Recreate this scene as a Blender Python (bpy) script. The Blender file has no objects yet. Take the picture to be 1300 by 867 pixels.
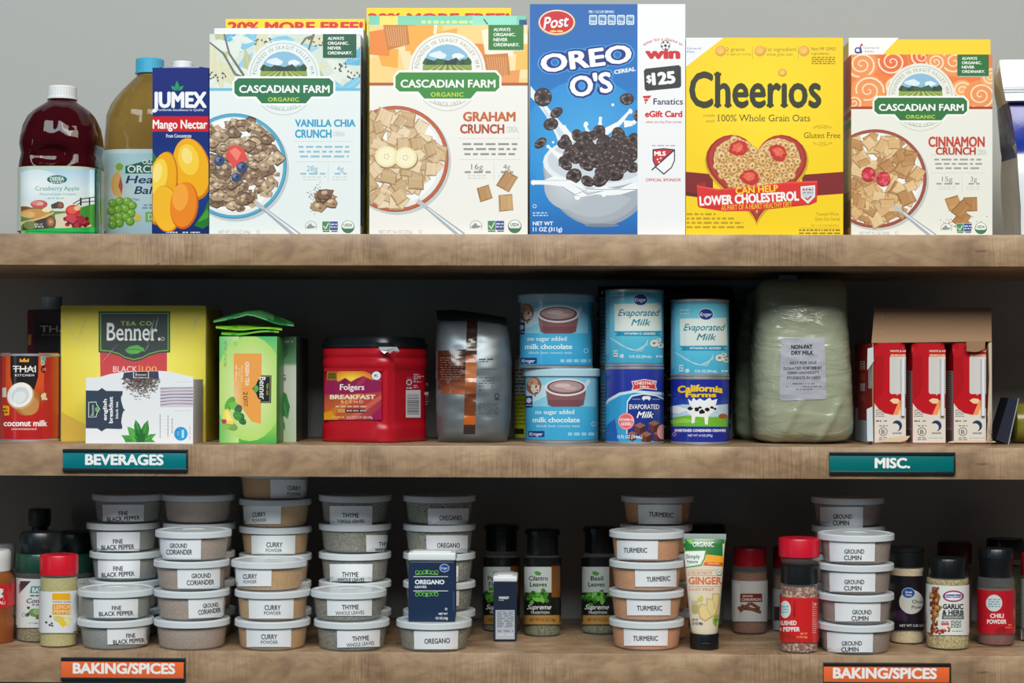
import bpy, bmesh, math, random
from mathutils import Vector, Matrix
from mathutils.bvhtree import BVHTree
from mathutils.geometry import tessellate_polygon

SC = bpy.context.scene
COL = SC.collection
# ------------------------------------------------------------------ camera
FPX = 2300.0                      # focal length in pixels of the 1300 x 867 frame
CAM = Vector((0.700, -2.300, 1.350))
YAW, PITCH, ROLL = 0.0204, 0.0193, 0.0030
fwd = Vector((-math.sin(YAW) * math.cos(PITCH), math.cos(YAW) * math.cos(PITCH), math.sin(PITCH)))
r0 = fwd.cross(Vector((0, 0, 1))).normalized()
u0 = r0.cross(fwd).normalized()
RGT = r0 * math.cos(ROLL) + u0 * math.sin(ROLL)
UPV = u0 * math.cos(ROLL) - r0 * math.sin(ROLL)
cd = bpy.data.cameras.new('camera')
cd.sensor_width = 36.0
cd.lens = FPX / 1300.0 * 36.0
cam = bpy.data.objects.new('camera', cd)
M3 = Matrix((RGT, UPV, -fwd)).transposed()
cam.matrix_world = Matrix.Translation(CAM) @ M3.to_4x4()
COL.objects.link(cam)
SC.camera = cam

# ------------------------------------------------------------------ light and exposure
SC.view_settings.view_transform = 'Standard'
SC.view_settings.look = 'None'
SC.view_settings.exposure = 0.0
SC.view_settings.gamma = 1.0
SC.view_settings.use_curve_mapping = False
wd = bpy.data.worlds.new('world'); SC.world = wd
wd.use_nodes = True
wd.node_tree.nodes['Background'].inputs['Color'].default_value = (0.32, 0.68, 1.0, 1)
wd.node_tree.nodes['Background'].inputs['Strength'].default_value = 0.06

def area_light(name, loc, target, sx, sy, power, color):
    l = bpy.data.lights.new(name, 'AREA'); l.shape = 'RECTANGLE'; l.size = sx; l.size_y = sy
    l.energy = power; l.color = color
    o = bpy.data.objects.new(name, l); COL.objects.link(o)
    o.location = loc
    o.rotation_euler = (Vector(target) - Vector(loc)).to_track_quat('-Z', 'Y').to_euler()
    return o
area_light('ceiling_light_cool', (-0.2, -3.50, 4.00), (0.3, 0.0, 1.30), 2.6, 1.5, 136, (0.86, 0.95, 1.0))
area_light('ceiling_light_warm', (1.8, -3.45, 4.00), (1.1, 0.0, 1.30), 2.6, 1.5, 124, (1.0, 0.90, 0.76))
area_light('window_left', (-2.1, -2.3, 1.55), (0.4, 0.0, 1.35), 0.12, 1.3, 3.2, (0.80, 0.92, 1.0))

# ------------------------------------------------------------------ pixel helpers
def ray(px, py):
    return fwd + RGT * ((px - 650.0) / FPX) - UPV * ((py - 433.5) / FPX)
def at(px, py, Y):                # the point seen at a photo pixel, at depth Y behind the shelf front
    d = ray(px, py)
    return CAM + d * ((Y - CAM.y) / d.y)
def on_z(px, py, z):
    d = ray(px, py)
    return CAM + d * ((z - CAM.z) / d.z)
def row_of(p):                    # photo row of a point
    d = Vector(p) - CAM
    return 433.5 - FPX * d.dot(UPV) / d.dot(fwd)
def mpp(Y): return (Y - CAM.y) / FPX
Z1 = at(650, 297.3, 0).z; Z1b = at(650, 337.4, 0).z
Z2 = at(650, 566.2, 0).z; Z2b = at(650, 606.4, 0).z
Z3 = at(650, 829.3, 0).z; Z3b = at(650, 870.0, 0).z
DEPTH = 0.335

def s2l(c):
    return tuple(((x / 255.0) / 12.92 if x <= 10.3 else ((x / 255.0 + 0.055) / 1.055) ** 2.4) for x in c[:3])
def mixc(a, b, t): return tuple(a[i] + (b[i] - a[i]) * t for i in range(3))

# ------------------------------------------------------------------ materials
MATS = {}
def newmat(name):
    m = bpy.data.materials.new(name); m.use_nodes = True
    nt = m.node_tree
    return m, nt, nt.nodes['Principled BSDF']
def print_mat(name, rough, coat=0.0, metal=0.0, bump=0.0, bscale=300):
    if name in MATS: return MATS[name]
    m, nt, p = newmat(name)
    a = nt.nodes.new('ShaderNodeAttribute'); a.attribute_name = 'Col'
    nt.links.new(a.outputs['Color'], p.inputs['Base Color'])
    p.inputs['Roughness'].default_value = rough
    p.inputs['Coat Weight'].default_value = coat
    p.inputs['Coat Roughness'].default_value = 0.12
    p.inputs['Metallic'].default_value = metal
    if bump:
        n = nt.nodes.new('ShaderNodeTexNoise'); n.inputs['Scale'].default_value = bscale
        g = nt.nodes.new('ShaderNodeTexCoord'); nt.links.new(g.outputs['Object'], n.inputs['Vector'])
        b = nt.nodes.new('ShaderNodeBump'); b.inputs['Strength'].default_value = bump; b.inputs['Distance'].default_value = 0.002
        nt.links.new(n.outputs['Fac'], b.inputs['Height']); nt.links.new(b.outputs['Normal'], p.inputs['Normal'])
    MATS[name] = m
    return m
def CARD(): return print_mat('printed_card', 0.42)
def PAPER(): return print_mat('printed_paper', 0.7)
def GLOSS(): return print_mat('glossy_print', 0.28, 0.3)
def TIN(): return print_mat('printed_tin_label', 0.3, 0.25)
def MILKBAG():
    if 'milk_powder_bag' in MATS: return MATS['milk_powder_bag']
    m = print_mat('milk_powder_bag', .27, .55); nt = m.node_tree; p = nt.nodes['Principled BSDF']
    g = nt.nodes.new('ShaderNodeTexCoord'); mp = nt.nodes.new('ShaderNodeMapping'); mp.inputs['Scale'].default_value = (10, 16, 40); mp.inputs['Rotation'].default_value = (0, .35, 0)
    n = nt.nodes.new('ShaderNodeTexNoise'); n.inputs['Scale'].default_value = 1.0; n.inputs['Detail'].default_value = 3; n.inputs['Distortion'].default_value = 1.4
    r = nt.nodes.new('ShaderNodeValToRGB'); r.color_ramp.elements[0].position = .42; r.color_ramp.elements[1].position = .70
    b = nt.nodes.new('ShaderNodeBump'); b.inputs['Strength'].default_value = .26; b.inputs['Distance'].default_value = .004
    for x, y in ((g.outputs['Object'], mp.inputs[0]), (mp.outputs[0], n.inputs['Vector']), (n.outputs['Fac'], r.inputs[0]), (r.outputs[0], b.inputs['Height']), (b.outputs['Normal'], p.inputs['Normal']), (b.outputs['Normal'], p.inputs['Coat Normal'])): nt.links.new(x, y)
    return m
def PLAST(): return print_mat('moulded_plastic', 0.33)
def FILM(): return print_mat('printed_film', 0.25, 0.4, 0.0, 0.25, 60)
def FOIL(): return print_mat('printed_foil', 0.42, 0.0, 0.6, 0.0)
def METAL(): return print_mat('bare_tin', 0.38, 0.0, 0.75)
def clearmat(name, color, fac, rough=0.12):
    if name in MATS: return MATS[name]
    m, nt, p = newmat(name)
    p.inputs['Base Color'].default_value = (*color, 1); p.inputs['Roughness'].default_value = rough
    t = nt.nodes.new('ShaderNodeBsdfTransparent'); mx = nt.nodes.new('ShaderNodeMixShader')
    mx.inputs[0].default_value = fac
    nt.links.new(t.outputs[0], mx.inputs[1]); nt.links.new(p.outputs[0], mx.inputs[2])
    nt.links.new(mx.outputs[0], nt.nodes['Material Output'].inputs['Surface'])
    MATS[name] = m
    return m
def TUBP(): return clearmat('frosted_tub_plastic', (0.72, 0.78, 0.82), 0.20, 0.12)
def LIDP(): return clearmat('frosted_lid_plastic', (0.80, 0.86, 0.90), 0.84, 0.2)
def GLASS(): return clearmat('clear_jar_plastic', (0.5, 0.52, 0.52), 0.13, 0.05)
def WRAP(): return clearmat('clear_shrink_film', (0.8, 0.85, 0.85), 0.06, 0.08)
def liquid(name, color, trans, rough=0.04):
    if name in MATS: return MATS[name]
    m, nt, p = newmat(name)
    p.inputs['Base Color'].default_value = (*color, 1); p.inputs['Roughness'].default_value = rough
    p.inputs['Transmission Weight'].default_value = trans; p.inputs['IOR'].default_value = 1.35
    MATS[name] = m
    return m
def powder(name, c0, c1, scale, lo=0.35, hi=0.65):
    if name in MATS: return MATS[name]
    m, nt, p = newmat(name)
    g = nt.nodes.new('ShaderNodeTexCoord'); n = nt.nodes.new('ShaderNodeTexNoise')
    n.inputs['Scale'].default_value = scale; n.inputs['Detail'].default_value = 4
    nt.links.new(g.outputs['Object'], n.inputs['Vector'])
    r = nt.nodes.new('ShaderNodeValToRGB')
    r.color_ramp.elements[0].position = lo; r.color_ramp.elements[1].position = hi
    r.color_ramp.elements[0].color = (*s2l(c0), 1); r.color_ramp.elements[1].color = (*s2l(c1), 1)
    nt.links.new(n.outputs['Fac'], r.inputs[0]); nt.links.new(r.outputs[0], p.inputs['Base Color'])
    p.inputs['Roughness'].default_value = 0.9
    MATS[name] = m
    return m
def plain(name, c, rough=0.4, metal=0.0):
    if name in MATS: return MATS[name]
    m, nt, p = newmat(name)
    p.inputs['Base Color'].default_value = (*s2l(c), 1); p.inputs['Roughness'].default_value = rough
    p.inputs['Metallic'].default_value = metal
    MATS[name] = m
    return m

# ------------------------------------------------------------------ mesh builder
class MB:
    def __init__(s):
        s.v = []; s.f = []; s.m = []; s.c = []; s.mats = []; s.sm = []
    def slot(s, mat):
        if mat not in s.mats: s.mats.append(mat)
        return s.mats.index(mat)
    def mesh(s, verts, faces, col, mat, smooth=True):
        b = len(s.v); k = s.slot(mat); s.v.extend(verts)
        for i, f in enumerate(faces):
            s.f.append([b + x for x in f]); s.m.append(k); s.sm.append(smooth)
            c = col(i, [verts[x] for x in f]) if callable(col) else col
            s.c.append(c)
    def build(s, name, parent=None, loc=(0, 0, 0), sharp=35):
        me = bpy.data.meshes.new(name)
        L = Vector(loc)
        me.from_pydata([tuple(Vector(v) - L) for v in s.v], [], s.f)
        for mt in s.mats: me.materials.append(mt)
        me.polygons.foreach_set('material_index', s.m)
        me.polygons.foreach_set('use_smooth', s.sm)
        ca = me.color_attributes.new('Col', 'FLOAT_COLOR', 'CORNER')
        buf = []
        for f, c in zip(s.f, s.c):
            if isinstance(c, list):
                for q in c: buf.extend((*s2l(q), 1.0))
            else:
                l = (*s2l(c), 1.0); buf.extend(l * len(f))
        ca.data.foreach_set('color', buf)
        me.update()
        if any(s.sm): me.set_sharp_from_angle(angle=math.radians(sharp))
        o = bpy.data.objects.new(name, me); COL.objects.link(o)
        if parent is not None: o.parent = parent
        else: o.location = L
        return o
def tag(o, label=None, cat=None, group=None, kind=None):
    if label: o['label'] = label
    if cat: o['category'] = cat
    if group: o['group'] = group
    if kind: o['kind'] = kind
    return o
def thing(name, loc, label, cat, group=None):
    o = bpy.data.objects.new(name, None); COL.objects.link(o)
    o.location = loc; o.empty_display_size = 0.02
    return tag(o, label, cat, group)

def rbox(mb, x0, x1, y0, y1, z0, z1, col, mat, r=0.0012, side=None, top=None, bot=None, seg=2, xf=None):
    bm = bmesh.new(); bmesh.ops.create_cube(bm, size=1.0)
    for v in bm.verts:
        v.co = Vector(((x0 + x1) / 2 + v.co.x * (x1 - x0), (y0 + y1) / 2 + v.co.y * (y1 - y0), (z0 + z1) / 2 + v.co.z * (z1 - z0)))
    if r > 0: bmesh.ops.bevel(bm, geom=bm.edges[:], offset=r, segments=seg, affect='EDGES', profile=0.5)
    bm.normal_update(); bm.verts.index_update()
    fs = []; cols = []
    for f in bm.faces:
        n = f.normal; c = col
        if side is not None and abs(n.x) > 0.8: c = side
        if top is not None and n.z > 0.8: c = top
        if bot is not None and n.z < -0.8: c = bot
        fs.append([v.index for v in f.verts]); cols.append(c)
    vs = [v.co.copy() for v in bm.verts]
    if xf is not None: vs = [xf @ v for v in vs]
    mb.mesh(vs, fs, lambda i, p: cols[i], mat)
    bm.free()
def lathe(mb, cx, cy, prof, col, mat, n=56, sec=None, cap=True, rot=0.0, warp=None):
    """prof: (radius, z) from the bottom up; sec(theta): section multiplier."""
    vs = []; fs = []
    for (r, z) in prof:
        for k in range(n):
            a = 2 * math.pi * k / n
            q = r * (sec(a) if sec else 1.0)
            p = Vector((cx + q * math.cos(a + rot), cy + q * math.sin(a + rot), z))
            vs.append(warp(p, a, r) if warp else p)
    for i in range(len(prof) - 1):
        for k in range(n):
            k2 = (k + 1) % n
            fs.append([i * n + k, i * n + k2, (i + 1) * n + k2, (i + 1) * n + k])
    if cap:
        fs.append([k for k in range(n)][::-1]); fs.append([(len(prof) - 1) * n + k for k in range(n)])
    mb.mesh(vs, fs, col, mat)
def superell(p, ax=1.0, ay=1.0):
    return lambda a: 1.0 / ((abs(math.cos(a)) / ax) ** p + (abs(math.sin(a)) / ay) ** p) ** (1.0 / p)
def tube(mb, pts, rad, col, mat, n=10):
    vs = []; fs = []
    for i, p in enumerate(pts):
        p = Vector(p); d = (Vector(pts[min(i + 1, len(pts) - 1)]) - Vector(pts[max(i - 1, 0)])).normalized()
        a = d.cross(Vector((0, 1, 0.01))).normalized(); b = d.cross(a).normalized()
        for k in range(n):
            t = 2 * math.pi * k / n; vs.append(p + (a * math.cos(t) + b * math.sin(t)) * rad)
    for i in range(len(pts) - 1):
        for k in range(n): fs.append([i * n + k, i * n + (k + 1) % n, (i + 1) * n + (k + 1) % n, (i + 1) * n + k])
    fs.append(list(range(n))); fs.append([(len(pts) - 1) * n + k for k in range(n)])
    mb.mesh(vs, fs, col, mat)

# ------------------------------------------------------------------ lettering
GC = {}
def glyphs(s, bold=0.0, serif=False, space=1.0):
    key = (s, bold, serif, space)
    if key in GC: return GC[key]
    cu = bpy.data.curves.new('t', 'FONT'); cu.body = s; cu.size = 1.0; cu.dimensions = '2D'; cu.fill_mode = 'FRONT'
    cu.resolution_u = 3; cu.offset = bold; cu.space_character = space
    o = bpy.data.objects.new('t', cu); COL.objects.link(o)
    dg = bpy.context.evaluated_depsgraph_get(); ev = o.evaluated_get(dg); me = ev.to_mesh()
    P = [(v.co.x, v.co.y) for v in me.vertices]
    tris = [[P[i] for i in p.vertices] for p in me.polygons]; slabs = []
    if serif:
        use = {}
        for p in me.polygons:
            n = len(p.vertices)
            for k in range(n):
                a, b = p.vertices[k], p.vertices[(k + 1) % n]
                use[(min(a, b), max(a, b))] = use.get((min(a, b), max(a, b)), 0) + 1
        for (a, b), c in use.items():
            if c != 1: continue
            (xa, ya), (xb, yb) = P[a], P[b]
            w = abs(xa - xb)
            if abs(ya - yb) < 0.004 and 0.03 < w < 0.19 and (abs(ya) < 0.03 + bold or ya > 0.45):
                x0, x1 = min(xa, xb) - 0.055, max(xa, xb) + 0.055
                lo, hi = (ya, ya + 0.055) if abs(ya) < 0.03 + bold else (ya - 0.055, ya)
                slabs.append([(x0, lo), (x1, lo), (x1, hi), (x0, hi)])
    ev.to_mesh_clear()
    bpy.data.objects.remove(o); bpy.data.curves.remove(cu)
    xs = [p[0] for t in tris for p in t]
    GC[key] = (tris, min(xs), max(xs), slabs[0::2], slabs[1::2])
    return GC[key]
CAPH = 0.73

# ------------------------------------------------------------------ printed artwork, drawn in photo pixels
def clip_poly(pts, cols, axis, val, keep_less):
    out = []; oc = []
    n = len(pts)
    for i in range(n):
        a, b = pts[i], pts[(i + 1) % n]; ca, cb = cols[i], cols[(i + 1) % n]
        da = (a[axis] - val) * (1 if keep_less else -1); db = (b[axis] - val) * (1 if keep_less else -1)
        if da <= 0: out.append(a); oc.append(ca)
        if (da < 0 < db) or (db < 0 < da):
            t = da / (da - db)
            out.append((a[0] + (b[0] - a[0]) * t, a[1] + (b[1] - a[1]) * t)); oc.append(mixc(ca, cb, t))
    return out, oc
class Art:
    def __init__(s, tf=None, clip=None):
        s.p = []; s.l = 0; s.tf = tf; s.clip = clip
    def _tri(s, pts, cols):
        pts = [(p[0], p[1]) for p in pts]
        if s.tf: pts = [s.tf(*p) for p in pts]
        if s.clip:
            x0, y0, x1, y1 = s.clip
            for ax, v, kl in ((0, x0, False), (0, x1, True), (1, y0, False), (1, y1, True)):
                if len(pts) < 3: return
                pts, cols = clip_poly(pts, cols, ax, v, kl)
        if len(pts) >= 3: s.p.append((pts, cols, s.l))
    def poly(s, pts, col, up=True):
        s.l += 1
        if len(pts) <= 4 and len(pts) == 3:
            s._tri(pts, [col] * 3); return s
        for t in tessellate_polygon([[Vector((p[0], p[1], 0)) for p in pts]]):
            s._tri([pts[i] for i in t], [col] * 3)
        return s
    def rect(s, x0, y0, x1, y1, col, up=True):
        s.l += 1
        s._tri([(x0, y0), (x1, y0), (x1, y1), (x0, y1)], [col] * 4); return s
    def grad(s, x0, y0, x1, y1, stops, horiz=False):
        """stops: (t, colour)"""
        s.l += 1
        for (t0, c0), (t1, c1) in zip(stops[:-1], stops[1:]):
            if horiz:
                a, b = x0 + (x1 - x0) * t0, x0 + (x1 - x0) * t1
                s._tri([(a, y0), (b, y0), (b, y1), (a, y1)], [c0, c1, c1, c0])
            else:
                a, b = y0 + (y1 - y0) * t0, y0 + (y1 - y0) * t1
                s._tri([(x0, a), (x1, a), (x1, b), (x0, b)], [c0, c0, c1, c1])
        return s
    def glow(s, cx, cy, rx, ry, c0, c1, n=28, rings=1, inner=0.0):
        s.l += 1
        for k in range(n):
            a, b = 2 * math.pi * k / n, 2 * math.pi * (k + 1) / n
            A = (cx + rx * math.cos(a), cy + ry * math.sin(a)); B = (cx + rx * math.cos(b), cy + ry * math.sin(b))
            s._tri([(cx, cy), A, B], [c0, c1, c1])
        return s
    def ell(s, cx, cy, rx, ry, col, ang=0, n=28, a0=0, a1=360, up=True):
        ca, sa = math.cos(math.radians(ang)), math.sin(math.radians(ang))
        full = (a1 - a0) >= 360
        pts = []
        for k in range(n if full else n + 1):
            t = math.radians(a0 + (a1 - a0) * k / n)
            x, y = rx * math.cos(t), ry * math.sin(t)
            pts.append((cx + x * ca - y * sa, cy + x * sa + y * ca))
        return s.poly(pts, col, up)
    def ring(s, cx, cy, r, w, col, sy=1.0, a0=0, a1=360, n=36, up=True):
        s.l += 1
        for k in range(n):
            a, b = math.radians(a0 + (a1 - a0) * k / n), math.radians(a0 + (a1 - a0) * (k + 1) / n)
            q = [(cx + rr * math.cos(t), cy + rr * sy * math.sin(t)) for rr, t in ((r, a), (r, b), (r - w, b), (r - w, a))]
            s._tri(q, [col] * 4)
        return s
    def line(s, pts, w, col, w1=None):
        n = len(pts) - 1
        for i in range(n):
            s.l += 1
            (xa, ya), (xb, yb) = pts[i], pts[i + 1]
            d = math.hypot(xb - xa, yb - ya) or 1
            nx, ny = -(yb - ya) / d, (xb - xa) / d
            wa = w if w1 is None else w + (w1 - w) * i / n; wb = w if w1 is None else w + (w1 - w) * (i + 1) / n
            s._tri([(xa + nx * wa / 2, ya + ny * wa / 2), (xb + nx * wb / 2, yb + ny * wb / 2), (xb - nx * wb / 2, yb - ny * wb / 2), (xa - nx * wa / 2, ya - ny * wa / 2)], [col] * 4)
        return s
    def text(s, t, x0, x1, yt, yb, col, bold=0.0, shear=0.0, serif=False, ang=0, space=1.0, bend=None):
        """fits the words between x0 and x1, capitals from yt down to the baseline yb; ang turns them about their middle"""
        tris, a, b, sl1, sl2 = glyphs(t, 0.0, serif, space)
        if bold > 0:                   # thicken the strokes evenly, keeping the words between x0 and x1
            D = [(bold, 0), (-bold, 0), (0, bold * .8), (0, -bold * .8)]
            if bold > 0.03: D += [(bold * .7, bold * .6), (-bold * .7, bold * .6), (bold * .7, -bold * .6), (-bold * .7, -bold * .6)]
            a -= bold; b += bold
        else: D = [(0, 0)]
        passes = [(dx, dy) for dx, dy in D]
        cx, cy, w, h = (x0 + x1) / 2, (yt + yb) / 2, (x1 - x0), (yb - yt)
        ca, sa = math.cos(math.radians(ang)), math.sin(math.radians(ang))
        for dx, dy, part in [(dx, dy, tris) for dx, dy in passes] + ([(0, 0, sl1), (0, 0, sl2)] if serif else []):
          s.l += 1
          for tr in part:
            q = []
            for (x, y) in tr:
                x += dx; y += dy
                X = ((x - (a + b) / 2) / (b - a)) * w; Y = ((y - CAPH / 2) / CAPH) * h
                X += shear * Y
                if bend:               # arc of radius bend (px); positive arches up
                    th = X / bend; rr = bend + Y
                    X, Y = rr * math.sin(th), rr * math.cos(th) - bend
                q.append((cx + X * ca + Y * sa, cy + X * sa - Y * ca))
            s._tri(q, [col] * len(q))
        return s
    def vtext(s, t, cx, cy, length, height, col, ang=90, **k):
        return s.text(t, cx - length / 2, cx + length / 2, cy - height / 2, cy + height / 2, col, ang=ang, **k)
    def greek(s, x0, x1, y, h, col, seed=1, word=5.0, vert=False):
        """a line of print too fine to read"""
        s.l += 1
        R = random.Random(seed); x = x0
        while x < x1 - 0.4:
            w = min(word * R.uniform(0.4, 1.3), x1 - x)
            if vert: s._tri([(y - h / 2, x), (y + h / 2, x), (y + h / 2, x + w), (y - h / 2, x + w)], [col] * 4)
            else: s._tri([(x, y - h / 2), (x + w, y - h / 2), (x + w, y + h / 2), (x, y + h / 2)], [col] * 4)
            x += w + word * 0.28
        return s
    def blob(s, cx, cy, r, col, seed, rough=0.25, n=9, sy=1.0, up=True):
        R = random.Random(seed)
        pts = [(cx + r * R.uniform(1 - rough, 1 + rough) * math.cos(2 * math.pi * k / n), cy + sy * r * R.uniform(1 - rough, 1 + rough) * math.sin(2 * math.pi * k / n)) for k in range(n)]
        return s.poly(pts, col, up)
    # -- to a surface
    def put(s, mb, surf, mat, step=None, base=0.0, ystep=None):
        """surf(x, z, off) -> y ; step: slice width in px for curved faces"""
        # inks only lie as deep as they really overprint one another
        cell = {}; flat = []; i = 0; src = sorted(s.p, key=lambda q: q[2]); CS = 2.0
        while i < len(src):
            j = i; wr = {}
            while j < len(src) and src[j][2] == src[i][2]:
                pts = src[j][0]; xs = [p[0] for p in pts]; ys = [p[1] for p in pts]
                cs = [(u, v) for u in range(math.floor(min(xs) / CS), math.floor(max(xs) / CS) + 1) for v in range(math.floor(min(ys) / CS), math.floor(max(ys) / CS) + 1)]
                k = 1 + max(cell.get(q, 0) for q in cs)
                for q in cs: wr[q] = max(wr.get(q, 0), k)
                flat.append((pts, src[j][1], k)); j += 1
            cell.update(wr); i = j
        top = max([f[2] for f in flat] or [1]); EPS = min(8e-5, 2.5e-3 / top) if isinstance(surf, Hit) else (min(1.5e-5, 8e-4 / top) if isinstance(surf, Flat) else min(3.5e-5, 1.5e-3 / top))
        for pts, cols, l in flat:
            todo = [(pts, cols)]
            if step:
                xs = [p[0] for p in pts]
                k0, k1 = math.floor(min(xs) / step), math.ceil(max(xs) / step)
                if k1 - k0 > 1:
                    todo = []
                    for k in range(k0, k1):
                        a, c = clip_poly(pts, cols, 0, k * step, False)
                        if len(a) < 3: continue
                        a, c = clip_poly(a, c, 0, (k + 1) * step, True)
                        if len(a) >= 3: todo.append((a, c))
            if ystep:
                more = []
                for pp, cc in todo:
                    ys = [p[1] for p in pp]; k0, k1 = math.floor(min(ys) / ystep), math.ceil(max(ys) / ystep)
                    for k in range(k0, k1):
                        a, c = clip_poly(pp, cc, 1, k * ystep, False)
                        if len(a) < 3: continue
                        a, c = clip_poly(a, c, 1, (k + 1) * ystep, True)
                        if len(a) >= 3: more.append((a, c))
                todo = more
            off = base + l * EPS
            for pp, cc in todo:
                vs = []
                for (x, y) in pp:
                    if hasattr(surf, 'locate'): vs.append(surf.locate(x, y, off)); continue
                    Y = surf.y0
                    for _ in range(4):
                        p = at(x, y, Y); Y = surf(p.x, p.z, off)
                    p = at(x, y, Y)
                    if isinstance(surf, Round):
                        R = (surf.R(p.z) if callable(surf.R) else surf.R) + off
                        if abs(p.x - surf.xc) > R * .998:
                            p = Vector((surf.xc + math.copysign(R * .998, p.x - surf.xc), surf.yc - R * .063, p.z))
                    vs.append(p)
                if None in vs: continue
                n = (vs[1] - vs[0]).cross(vs[2] - vs[0])
                if n.y > 0: vs = vs[::-1]; cc = cc[::-1]
                mb.mesh(vs, [list(range(len(vs)))], list(cc), mat, False)
class Flat:
    def __init__(s, Y): s.y0 = Y
    def __call__(s, x, z, off): return s.y0 - off
class Round:
    """upright round (or tapering) surface; R may be a function of z"""
    def __init__(s, xc, yc, R):
        s.xc, s.yc, s.R = xc, yc, R; s.y0 = yc
    def __call__(s, x, z, off):
        R = (s.R(z) if callable(s.R) else s.R) + off
        d = x - s.xc
        return s.yc - math.sqrt(max(R * R - d * d, 0.0))
class Hit:
    """an uneven surface given by its own mesh"""
    def __init__(s, vs, fs):
        s.t = BVHTree.FromPolygons([tuple(v) for v in vs], fs)
    def locate(s, px, py, off):
        d = ray(px, py).normalized(); h = s.t.ray_cast(CAM, d)
        return None if h[0] is None else h[0] - d * off
class Shape:
    def __init__(s, fn, y0): s.fn = fn; s.y0 = y0
    def __call__(s, x, z, off): return s.fn(x, z) - off

# ================================================================== the setting
def wall_material():
    m, nt, p = newmat('painted_wall')
    p.inputs['Base Color'].default_value = (*s2l((172, 175, 174)), 1); p.inputs['Roughness'].default_value = 0.75
    g = nt.nodes.new('ShaderNodeTexCoord'); n = nt.nodes.new('ShaderNodeTexNoise'); n.inputs['Scale'].default_value = 160
    b = nt.nodes.new('ShaderNodeBump'); b.inputs['Strength'].default_value = 0.08; b.inputs['Distance'].default_value = 0.002
    nt.links.new(g.outputs['Object'], n.inputs['Vector']); nt.links.new(n.outputs['Fac'], b.inputs['Height'])
    nt.links.new(b.outputs['Normal'], p.inputs['Normal'])
    return m
def wood_material():
    m, nt, p = newmat('rustic_wood_laminate')
    g = nt.nodes.new('ShaderNodeTexCoord')
    def noise(scale, sx, sy, sz, detail=4, dist=0.0):
        mp = nt.nodes.new('ShaderNodeMapping'); mp.inputs['Scale'].default_value = (sx, sy, sz)
        n = nt.nodes.new('ShaderNodeTexNoise'); n.inputs['Scale'].default_value = scale; n.inputs['Detail'].default_value = detail
        n.inputs['Distortion'].default_value = dist
        nt.links.new(g.outputs['Object'], mp.inputs[0]); nt.links.new(mp.outputs[0], n.inputs['Vector'])
        return n
    def ramp(n, stops):
        r = nt.nodes.new('ShaderNodeValToRGB'); e = r.color_ramp.elements
        while len(e) < len(stops): e.new(0.5)
        for q, (t, c) in zip(e, stops): q.position = t; q.color = (*c, 1) if len(c) == 3 else c
        nt.links.new(n.outputs['Fac'], r.inputs[0]); return r
    def mix(a, b, fac, mode='MIX'):
        x = nt.nodes.new('ShaderNodeMix'); x.data_type = 'RGBA'; x.blend_type = mode
        if isinstance(fac, float): x.inputs[0].default_value = fac
        else: nt.links.new(fac, x.inputs[0])
        for s, k in ((a, 6), (b, 7)):
            if isinstance(s, tuple): x.inputs[k].default_value = (*s, 1)
            else: nt.links.new(s, x.inputs[k])
        return x.outputs[2]
    broad = ramp(noise(10, 0.9, 1.4, 1.7, 10, 1.2), [(0.30, s2l((134, 108, 84))), (0.5, s2l((170, 140, 109))), (0.72, s2l((194, 166, 134)))])
    grain = ramp(noise(55, 0.7, 1.5, 1.6, 9, 0.6), [(0.36, (0.62, 0.60, 0.58)), (0.58, (1, 1, 1))])
    saw = ramp(noise(330, 1.3, 0.10, 0.08, 3), [(0.40, (0.66, 0.63, 0.60)), (0.58, (1, 1, 1))])
    patch = ramp(noise(5, 1, 1, 1, 2), [(0.45, (0, 0, 0)), (0.6, (1, 1, 1))])
    knot = ramp(noise(16, 0.55, 1.5, 2.4, 3, 1.5), [(0.27, (0.30, 0.24, 0.19)), (0.33, (1, 1, 1))])
    c = mix(broad.outputs[0], grain.outputs[0], 0.55, 'MULTIPLY')
    sw = mix((1.0, 1.0, 1.0), saw.outputs[0], patch.outputs[0])
    c = mix(c, sw, 0.75, 'MULTIPLY')
    c = mix(c, knot.outputs[0], 0.85, 'MULTIPLY')
    nt.links.new(c, p.inputs['Base Color'])
    p.inputs['Roughness'].default_value = 0.42
    b = nt.nodes.new('ShaderNodeBump'); b.inputs['Strength'].default_value = 0.12; b.inputs['Distance'].default_value = 0.001
    nt.links.new(saw.outputs[0], b.inputs['Height']); nt.links.new(b.outputs['Normal'], p.inputs['Normal'])
    return m
mb = MB(); WALL = wall_material()
mb.mesh([Vector((-1.6, DEPTH, 0.0)), Vector((3.0, DEPTH, 0.0)), Vector((3.0, DEPTH, 2.9)), Vector((-1.6, DEPTH, 2.9)),
         Vector((-1.6, DEPTH + 0.1, 0.0)), Vector((3.0, DEPTH + 0.1, 0.0)), Vector((3.0, DEPTH + 0.1, 2.9)), Vector((-1.6, DEPTH + 0.1, 2.9))],
        [[0, 1, 2, 3], [5, 4, 7, 6], [1, 5, 6, 2], [4, 0, 3, 7], [3, 2, 6, 7], [4, 5, 1, 0]], (172, 175, 174), WALL, False)
fl = MB(); fl.mesh([Vector((-1.6, -3.2, 0)), Vector((3.0, -3.2, 0)), Vector((3.0, DEPTH, 0)), Vector((-1.6, DEPTH, 0))], [[0, 1, 2, 3]], (120, 118, 114), plain('floor_vinyl', (62, 60, 58), 0.5), False)
tag(fl.build('floor'), 'plain grey floor', 'floor', kind='structure')
tag(mb.build('wall_back'), 'plain grey painted wall behind the three shelves', 'wall', kind='structure')
WOOD = wood_material()
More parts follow.
